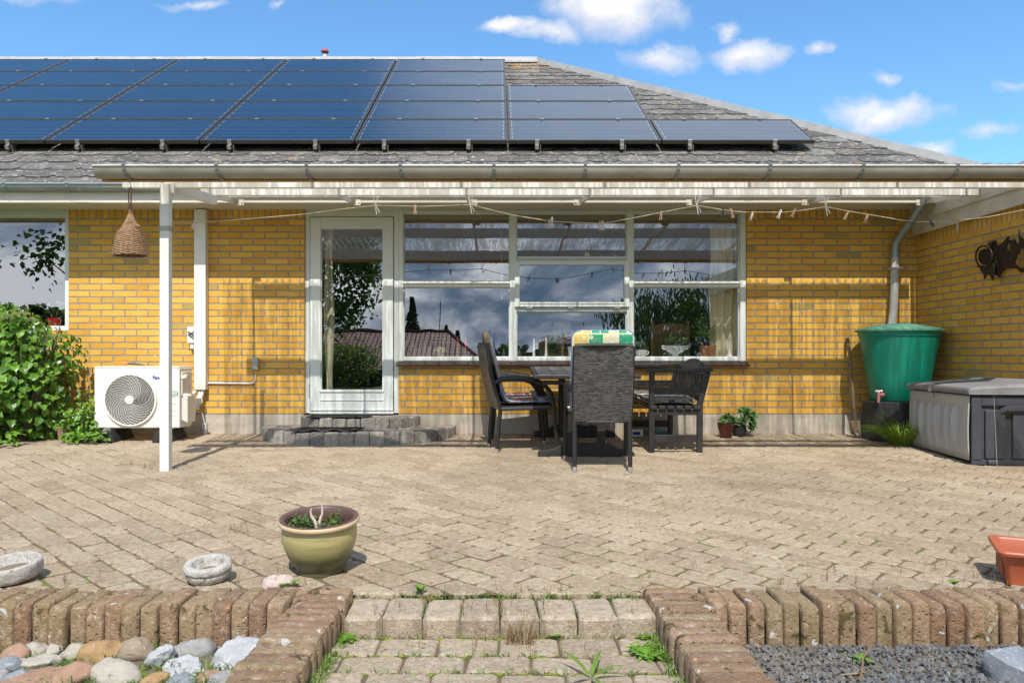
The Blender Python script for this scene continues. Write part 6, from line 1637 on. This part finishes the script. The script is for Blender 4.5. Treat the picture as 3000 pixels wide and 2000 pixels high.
# ------------------------------------------------------------------ things on the window sills
random.seed(21)
ZS_ = zw(1047)-.002
def I(px, y=.22): return Vector(((px-XP)*(y+D)/F, y, ZS_))
SG = 'things on the inner window sill'
def st_(name, lab, cat, px, y=.22, z=None, grp=None):
    p = I(px, y)
    if z is not None: p.z = z
    return thing(name, lab, cat, p, 0, grp)
def vase(t, prof, m, name='vase_body', n=24): mb = MB(); mb.lathe(prof, n=n); return mb.build(name, m, t, smooth=50)
def leafball(t, c, r, n, L_, w_, m, up=.4, name='foliage'):
    mb = MB()
    for _ in range(n):
        d = Vector((rnd(-1,1),rnd(-1,1),rnd(-.5,1)+up*.3)).normalized(); q = Vector(c)+Vector((d.x*r[0],d.y*r[1],d.z*r[2]))*random.random()**.5
        mb.cv = random.random(); mb.leaf(q, d+Vector((0,0,up)), (0,0,1), L_*rnd(.7,1.2), w_, .15, .25)
    return mb.build(name, m, t)
for (px, h, lab) in ((1211,.165,'tall pointed clear glass lantern, the left one'),(1226,.10,'short square clear glass holder beside the left lantern'),(1242,.18,'tall pointed clear glass lantern, the right one'),(1257,.115,'short square clear glass holder beside the right lantern')):
    t = st_('glass_holder', lab, 'glass holder', px, .20, None, 'glass holders on the sill')
    mb = MB(); w_ = .02
    if h > .14: mb.box(-w_,w_,-w_,w_,.001,h*.72); b = len(mb.v); mb.v += [(-w_,-w_,h*.72),(w_,-w_,h*.72),(w_,w_,h*.72),(-w_,w_,h*.72),(0,0,h)]; [mb.face((b+i,b+(i+1)%4,b+4)) for i in range(4)]
    else: mb.box(-w_,w_,-w_,w_,.001,h)
    mb.build('glass', M['clear'], t)
    mb = MB()
    for x in (-w_,w_): mb.box(x-.0012,x+.0012,-w_-.0012,-w_+.0012,0,h*.72 if h > .14 else h)
    mb.build('edge', M['silver'], t)
t = st_('potted_plant', 'grey-green leafy rosette plant in a beige pot on the sill', 'potted plant', 1290, .24)
vase(t, [(0,.002),(.032,0),(.036,.01),(.045,.10),(.047,.115),(.04,.115)], mat('beige_pot', (.55,.45,.33), None, .5), 'pot')
mb = MB()
for z, r, n in ((.12,.115,9),(.155,.10,9),(.19,.085,8),(.225,.07,8),(.255,.05,6)):
    for k in range(n): a = 2*PI*k/n+z*20; mb.cv = random.random(); mb.leaf((0,0,z), (math.cos(a),math.sin(a),.25 if z > .14 else -.5), (0,0,1), r*rnd(.9,1.1), r*.42, .1, .3)
mb.build('foliage', M['leaf_grey'], t)
for px, lab in ((1340,'red candle on a silver holder, left of the pair'),(1364,'red candle on a silver holder, right of the pair')):
    t = st_('candlestick', lab, 'candle', px, .22, None, 'red candles on the sill')
    vase(t, [(0,.001),(.016,0),(.016,.006),(.005,.012),(.010,.03),(.004,.045),(.011,.06),(.004,.075),(.008,.09),(.010,.10),(0,.10)], M['silver'], 'holder')
    mb = MB(); mb.tube([(0,0,.10),(0,0,.185)], .0085, 12); mb.build('candle', M['wax_red'], t)
    mb = MB(); mb.lathe([(0,.185),(.004,.192),(.0045,.198),(.002,.210),(0,.218)], n=8)
    mb.build('flame', mat('orange_flame', (.8,.33,.05), None, .5), t)
t = st_('potted_plant', 'spiky plant in a white pot behind the side chair', 'potted plant', 1420, .24)
vase(t, [(0,.001),(.035,0),(.042,.10),(.044,.112),(.037,.11)], M['ceramic'], 'pot')
mb = MB()
for _ in range(46): a = rnd(0,2*PI); mb.cv = random.random(); mb.leaf((0,0,.11), (math.cos(a),math.sin(a),rnd(-.1,1.2)), (0,0,1), rnd(.07,.12), .012, .2, .2)
mb.build('foliage', M['leaf_grey'], t)
for px, lab in ((1476,'small dark figurine left of the window mullion'),(1521,'small dark figurine right of the window mullion')):
    t = st_('figurine', lab, 'figurine', px, .2)
    mb = MB(); mb.lathe([(0,.0),(.022,0),(.024,.01),(.018,.03),(.022,.045),(.014,.06),(.009,.066),(.013,.076),(.010,.088),(0,.094)], n=12, sx=1, sy=.8, jit=.1); mb.build('body', M['dark_plastic'], t, smooth=60)
for px, h, lab, y in ((1564,.205,'tall white candle, left of the pair in the middle bay',.20),(1600,.21,'tall white candle, right of the pair in the middle bay',.20),(1773,.245,'taller pale candle behind the cushion, left one',.26),(1807,.25,'taller pale candle behind the cushion, right one',.26)):
    t = st_('candlestick', lab, 'candle', px, y, None, 'white candles on the sill')
    vase(t, [(0,.001),(.016,0),(.014,.05),(.016,.062),(.012,.062)], M['ceramic'], 'holder')
    mb = MB(); mb.tube([(0,0,.05),(0,0,h-.02),(0,0,h)], [.0115,.009,.003], 12); mb.build('candle', M['wax_white'], t)
lp = st_('table_lamp', 'table lamp with a pleated cream shade on a low cabinet inside', 'lamp', 1648, 1.05, .84)
mb = MB()
def fl(r, z, n=72): return [((r*(1+.02*math.cos(24*2*PI*k/n)))*math.cos(2*PI*k/n), (r*(1+.02*math.cos(24*2*PI*k/n)))*math.sin(2*PI*k/n), z+.006*math.cos(12*2*PI*k/n)) for k in range(n)]
rs_ = [fl(.185,.10),fl(.155,.16),fl(.125,.22),fl(.102,.29),fl(.095,.355)]
for q in rs_: mb.v += q
for j in range(4):
    for k in range(72): mb.face((j*72+k, j*72+(k+1)%72, (j+1)*72+(k+1)%72, (j+1)*72+k))
mb.build('lamp_shade', M['lamp_shade'], lp, smooth=60)
vase(lp, [(0,0),(.06,0),(.06,.012),(.02,.03),(.03,.06),(.012,.09),(.01,.18),(0,.18)], M['gold'], 'base')
cb = thing('cabinet', 'dark wooden cabinet with a rounded top inside the room', 'cabinet', (.72,1.15,.206))
mb = MB(); mb.box(-.26,.26,-.2,.2,0,.55); mb.prism([(-.26,-.2,.551),(.26,-.2,.551),(.26,-.2,.58),(.20,-.2,.625),(-.20,-.2,.625),(-.26,-.2,.58)], (0,.4,0)); mb.build('case', M['oak'], cb, bevel=.006)
mb = MB(); mb.box(-.10,.22,-.205,-.2005,.05,.52); mb.build('door', M['dark'], cb)
t = st_('potted_plant', 'purple-striped trailing plant in a white pot behind the cushion', 'potted plant', 1676, .24)
vase(t, [(0,.001),(.035,0),(.048,.11),(.05,.118),(.042,.115)], M['ceramic'], 'pot'); leafball(t, (-.03,-.01,.15), (.085,.06,.06), 130, .05, .017, M['leaf_purple'])
t = st_('brass_candlestick', 'short brass candlestick left of the purple plant', 'candlestick', 1648, .19)
vase(t, [(0,.001),(.022,0),(.02,.008),(.007,.016),(.012,.03),(.006,.045),(.012,.06),(.006,.075),(.012,.095),(.012,.11),(0,.11)], M['gold'], 'stem')
t = st_('flower_bowl', 'round white bowl with a striped leafy plant right of the chair', 'potted plant', 1878, .22)
vase(t, [(0,.001),(.035,0),(.055,.025),(.062,.055),(.056,.075),(.060,.086),(.052,.085)], M['ceramic'], 'bowl')
mb = MB(); mb.tube([(.056,0,.03),(.078,0,.045),(.078,0,.065),(.058,0,.072)], .006, 6); mb.build('handle', M['ceramic'], t); leafball(t, (-.01,-.01,.11), (.06,.04,.04), 60, .055, .02, M['leaf_grey'])
ch_ = thing('dining_chair', 'old wooden dining chair with a leather back inside the room', 'chair', ((1965-XP)*8.6/F, .75, .206))
for s_ in (-1,1):
    mb = MB(); mb.box(s_*.20-.02,s_*.20+.02,-.02,.02,0,.98); mb.ball((s_*.20,0,.985), .022, 8, 5); mb.build('post', M['oak'], ch_, bevel=.004)
    mb = MB(); mb.box(s_*.19-.02,s_*.19+.02,.38,.42,0,.42); mb.build('leg', M['oak'], ch_)
mb = MB(); mb.prism([(-.18,-.012,.84),(.18,-.012,.84),(.18,-.012,.93),(.08,-.012,.96),(-.08,-.012,.96),(-.18,-.012,.93)], (0,.024,0)); mb.box(-.18,.18,-.012,.012,.48,.52); mb.build('back_rail', M['oak'], ch_)
mb = MB(); mb.box(-.18,.18,-.015,.010,.521,.839); mb.build('backrest', mat('brown_leather', (.18,.10,.02), (.13,.07,.015), .5), ch_)
mb = MB(); mb.box(-.22,.22,-.02,.43,.42,.47); mb.build('seat', M['oak'], ch_)
t = st_('soup_tureen', 'white tureen with blue flower decoration used as a planter', 'planter', 1978, .25)
vase(t, [(0,.001),(.045,0),(.047,.012),(.028,.022),(.035,.035),(.085,.065),(.108,.10),(.113,.125),(.116,.128),(.104,.12)], M['ceramic'], 'bowl', 36)
for s_ in (-1,1): mb = MB(); mb.tube([(s_*.10,0,.085),(s_*.135,0,.10),(s_*.14,0,.122),(s_*.112,0,.122)], .009, 7); mb.build('handle', M['ceramic'], t, smooth=60)
mb = MB()
for k in range(26): a = rnd(-2.3,-.8); z = rnd(.085,.118); r = .112-.3*(.12-z)+.0015; mb.leaf((r*math.cos(a), r*math.sin(a), z), (rnd(-1,1),.2,rnd(-1,1)), (math.cos(a),math.sin(a),0), .018, .01, 0, 0)
mb.build('flower_print', mat('blue_flower_print', (.10,.20,.28), (.16,.28,.24), .3), t)
leafball(t, (-.05,0,.17), (.075,.06,.05), 190, .04, .011, M['sill_leaf'], .8); leafball(t, (.085,.0,.15), (.055,.05,.06), 150, .04, .012, M['sill_leaf'], .4)
t = st_('copper_planter', 'round copper pot with a tall leafy plant beside the curtain', 'potted plant', 2072, .22)
vase(t, [(0,.001),(.06,0),(.075,.02),(.083,.075),(.085,.105),(.10,.122),(.102,.128),(.092,.126)], M['copper'], 'pot', 32); leafball(t, (-.01,0,.22), (.10,.06,.12), 150, .06, .026, M['sill_leaf'], .5); leafball(t, (-.06,0,.33), (.10,.05,.07), 110, .06, .010, M['sill_leaf'], .9, 'tall_foliage')
t = st_('bud_vase', 'slim white bud vase in front of the curtain', 'vase', 2137, .175)
vase(t, [(0,.001),(.042,0),(.044,.006),(.022,.04),(.014,.09),(.012,.16),(.018,.195),(.025,.205),(.014,.20)], M['ceramic'])
def curtain(x0, x1, y, z0, z1, lab):
    mb = MB(); n = int((x1-x0)/.008); nz = 14
    for j in range(nz+1):
        for i in range(n+1):
            u = i/n; mb.v.append((x0+(x1-x0)*u+.012*math.sin(j*.7+u*3), y+.028*math.sin(u*(x1-x0)*75+.5*math.sin(j*.5)), z0+(z1-z0)*j/nz))
    for j in range(nz):
        for i in range(n): a = j*(n+1)+i; mb.face((a,a+1,a+n+2,a+n+1))
    o = mb.build('curtain', M['curtain'], None, smooth=70, solid=.003); tag(o, lab, 'curtain', 'curtains'); return o
curtain((2098-XP)/284,(2185-XP)/284,.275,ZS_,2.25,'cream patterned curtain at the right end of the wide window')
curtain(xw(936),xw(962),.24,.22,2.25,'narrow olive patterned curtain behind the door glass')
lf_ = st_('net_curtain', 'thin cord of the roller blind hanging in the left bay', 'blind cord', 1470, .17, 1.55)
mb = MB(); mb.tube([(0,0,-.10),(0,0,.72)], .0018, 4); mb.lathe([(0,-.16),(.007,-.15),(.006,-.12),(.002,-.10)], n=8); mb.build('cord', M['wax_white'], lf_)
lf_.name = 'blind_cord'
# small figures on the shelf boards
def fig(name, lab, px, z, parts, m, cat='figurine'):
    t = thing(name, lab, cat, ((px-XP)*8.05/F, .175, z), 0, 'small figures on the window shelf boards')
    mb = MB()
    for (x, zz, r, sx, sz) in parts: mb.ball((x,0,zz), r, 10, 6, sx, .8, sz)
    mb.build('body', m, t, smooth=80); return t
zl, zc = zw(826)+.001, zw(754)+.001
fig('shell', 'flat cream shell on the left shelf board', 1271, zl, [(0,.006,.022,1,.35)], M['wax_white'])
fig('shell', 'pale rounded shell on the left shelf board', 1313, zl, [(0,.008,.018,1,.5)], M['ceramic'])
fig('shell', 'white curled shell on the left shelf board', 1342, zl, [(0,.012,.026,1,.5),(-.015,.018,.012,1,1)], M['ceramic'])
fig('pyramid_ornament', 'small white pointed ornament on the left shelf board', 1391, zl, [(0,.012,.02,1,.6),(.003,.03,.008,1,1.6)], M['ceramic'])
fig('glass_ornament', 'pinkish glass ornament on the left shelf board', 1432, zl, [(0,.024,.027,1,.9)], mat('pink_glass', (.4,.28,.3), None, .2))
fig('bird_figurine', 'white bird of prey figurine at the end of the left shelf board', 1470, zl, [(0,.03,.022,.9,1.4),(.004,.075,.020,1,1.7),(.010,.108,.014,1.2,1),(0,.006,.030,1.2,.25)], M['ceramic'])
fig('dog_figurine', 'grey lying dog figurine on the middle shelf board', 1556, zc, [(0,.014,.02,1.8,.7),(.03,.028,.015,1,1)], M['pvc'])
fig('cat_figurine', 'tiny tan sitting cat figurine on the middle shelf board', 1663, zc, [(0,.014,.010,1,1.4),(.002,.034,.008,1,1)], M['orange'])
fig('angel_figurine', 'pale blue figurine group on the middle shelf board', 1720, zc, [(-.012,.03,.018,1,1.8),(.014,.03,.018,1,1.8),(-.010,.068,.012,1,1.4),(.010,.062,.011,1,1)], M['ceramic'])
fig('swan_figurine', 'grey swan figurine on the middle shelf board', 1765, zc, [(.006,.012,.02,1.7,.6),(-.018,.032,.008,1,2)], M['pvc'])
fig('tea_cup', 'white patterned cup with a curled handle on the middle shelf board', 1803, zc, [(0,.02,.020,1,1.0),(.0,.034,.022,1,.3)], M['ceramic'], 'cup')
fig('bird_figurine', 'white bird figurine on the right shelf board', 2000, zl, [(0,.016,.02,1.3,.8),(-.018,.032,.012,1,1)], M['ceramic'])
fig('pale_ornament', 'small glassy ornament left of the white bird on the right shelf board', 1943, zl, [(0,.016,.014,1,1.2)], M['pvc'])
# left window
zq = zw(957)-.002
t = thing('flower_pot', 'red pot of white flowers inside the left window', 'potted plant', ((157-XP)*8.1/F, .22, zq), 0)
vase(t, [(0,.001),(.05,0),(.066,.09),(.068,.10),(.058,.098)], M['red_pot'], 'pot'); leafball(t, (0,0,.15), (.10,.06,.05), 90, .05, .03, M['leaf_dark'])
mb = MB()
for (x, z) in ((-.07,.235),(.045,.26),(.075,.255)):
    for _ in range(14): mb.leaf((x+rnd(-.02,.02),rnd(-.01,.01),z+rnd(-.012,.012)), (rnd(-1,1),rnd(-1,1),rnd(-1,1)), (0,-1,.2), .022, .018, .05, .1)
for (x, z) in ((-.07,.23),(.05,.25)): mb.tube([(x*.3,0,.1),(x,0,z)], .002, 4)
mb.build('flowers', M['petal_white'], t)
# ------------------------------------------------------------------ garden behind the viewer (seen in the glass)
def tree(name, lab, x, y, h, cr, n, L_, m, trunk=.15, kind='round', base=None, droop=-.3, cz=.62, grp='garden trees behind the viewer'):
    z0 = tz(x, y) if base is None else base
    t = thing(name, lab, 'tree', (x,y,z0), 0, grp)
    mb = MB(); mb.tube([(0,0,-.2),(.05,0,h*.3),(0,.05,h*.6),(0,0,h*.92)], [trunk,trunk*.75,trunk*.45,trunk*.1], 8); lims = []
    for k in range(11 if kind != 'spruce' else 0):
        a = rnd(0,2*PI); b0 = h*rnd(.3,.7); tip = Vector((cr*.8*math.cos(a), cr*.8*math.sin(a), min(h*.95, b0+h*rnd(.1,.28)))); mb.tube([(0,0,b0),tip*.5+Vector((0,0,b0*.5)),tip], [trunk*.35,trunk*.2,trunk*.05], 5); lims.append(tip)
    mb.build('trunk', M['bark'], t, smooth=60)
    mb = MB()
    if kind == 'spruce':
        for i in range(n):
            q = random.random(); z = h*(.06+.94*q); r = cr*(1-q)*rnd(.35,1.05)*(1 if int(q*14) % 2 else .8); a = rnd(0,2*PI); mb.cv = random.random()
            mb.leaf((r*.4*math.cos(a), r*.4*math.sin(a), z), (math.cos(a),math.sin(a),-.35), (0,0,1), r*.7+.08, .14+.09*cr, .1, .2)
    else:
        cl_ = [Vector((rnd(-1,1)*cr*.75, rnd(-1,1)*cr*.75, h*cz+rnd(-1,1)*h*.3)) for _ in range(14)]+lims
        for i in range(n):
            c = random.choice(cl_); s_ = cr*.34; d = Vector((random.gauss(0,1),random.gauss(0,1),random.gauss(0,.8))); p = c+d*s_*.55; mb.cv = random.random()
            if kind == 'willow': mb.leaf(p, (rnd(-.3,.3),rnd(-.3,.3),-1), (rnd(-1,1),-1,.2), L_*2.2, L_*.5, .1, .05)
            else: mb.leaf(p, (rnd(-1,1),rnd(-1,1),droop+rnd(-.5,.5)), (rnd(-.4,.4),-.5,1), L_*rnd(.7,1.3), L_*.75, .15, .2)
    mb.build('crown', m, t); return t
RF = lambda px, L_: (px-XP)*(D+L_)/F      # lateral position of something mirrored in the glass at that picture column
tree('leafy_tree', 'leafy green tree whose branches overhang the lawn behind the viewer', RF(905,13), -13, 5.2, 1.75, 5200, .13, M['tree_leaf'], .12, 'round', None, -.5)
tree('leafy_tree', 'bushy lower tree beside the neighbour house', RF(985,19), -19, 2.3, 1.5, 2600, .12, M['tree_leaf'], .08, 'round', -.9, -.3, .55)
tree('leafy_tree', 'tall tree with dark overhanging boughs mirrored in the left window', RF(330,10.5), -10.5, 6.6, 1.75, 2600, .14, M['tree_dark'], .16, 'round', None, -.4, .80)
for (px, L_, zt_, cr) in ((1207,42,4.6,1.9),(1274,48,2.5,1.2),(1310,48,3.0,1.4),(1343,50,2.6,1.7)): tree('spruce_tree', f'dark spruce beyond the neighbour roof, crown width about {cr} metres', RF(px,L_), -L_, zt_+2.2, cr, 1500, .1, M['tree_dark'], .12, 'spruce', -2.2)
tree('willow_tree', 'wide drooping willow tree mirrored in the right window bay', RF(1925,24), -24, 5.3, 2.1, 4200, .11, M['tree_dark'], .25, 'willow', -1.6, -.3, .62)
tree('leafy_tree', 'smaller tree mirrored beside the curtain', RF(2075,22), -22, 4.2, 1.2, 2000, .12, M['tree_leaf'], .12, 'round', -1.0)
tree('leafy_tree', 'yellowish round tree mirrored behind the lamp shade', RF(1655,60), -60, 4.9, 2.2, 1200, .28, M['tree_leaf'], .2, 'round', -2.2)
tree('leafy_tree', 'dark distant tree right of the yellowish one', RF(1735,62), -62, 4.6, 3.0, 1400, .3, M['tree_dark'], .2, 'round', -2.2)
mb = MB()
for _ in range(4200):
    x = rnd(-60,70); hh = 2.6+1.2*math.sin(x*.21)+.9*math.sin(x*.57+1); z = rnd(-.3,1)*hh; mb.cv = random.random(); mb.leaf((x,-95+rnd(-3,3),tz(x,-95)+max(0,z)), (rnd(-1,1),rnd(-.3,.3),rnd(-1,1)), (0,1,.5), 1.3, 1.1, .1, .2)
tag(mb.build('far_hedge', M['tree_dark']), kind='stuff')
# neighbour house
nb = thing('neighbour_house', 'neighbouring house with a red-brown tiled hip roof across the garden', 'house', (-7.0,-29,-2.2))
e0, r0 = 2.35, 4.16; xa, xb = -8.5, 6.75; ya, yb = 4.0, -4.0
mb = MB(); mb.box(xa+.5,xb-.5,yb+.5,ya-.5,0,e0); mb.build('wall', M['brown_wall'], nb)
mb = MB()
def rf_(pts, u0):
    return pts
V_ = [(xa,ya,e0),(xb,ya,e0),(xb,yb,e0),(xa,yb,e0),(xa+3.5,0,r0),(xb-2.1,0,r0)]
mb.v += V_
for f_ in ((0,1,5,4),(1,2,5),(2,3,4,5),(3,0,4)): mb.face(f_)
mb.build('roof', M['red_roof'], nb)
mb = MB(); mb.tube([V_[4],V_[5],V_[1]], .10, 6); mb.build('ridge_cap', M['red_roof'], nb); mb = MB(); mb.box(xa,xb,ya-.06,ya,e0-.2,e0-.02); mb.build('fascia', M['dark'], nb)
mb = MB(); mb.box(.5,1.6,ya-.53,ya-.49,.9,2.0); mb.build('window', M['dark'], nb)
mb = MB(); mb.tube([(4.2,0,r0),(4.2,0,r0+1.4)], .02, 5); mb.build('aerial', M['dark'], nb)
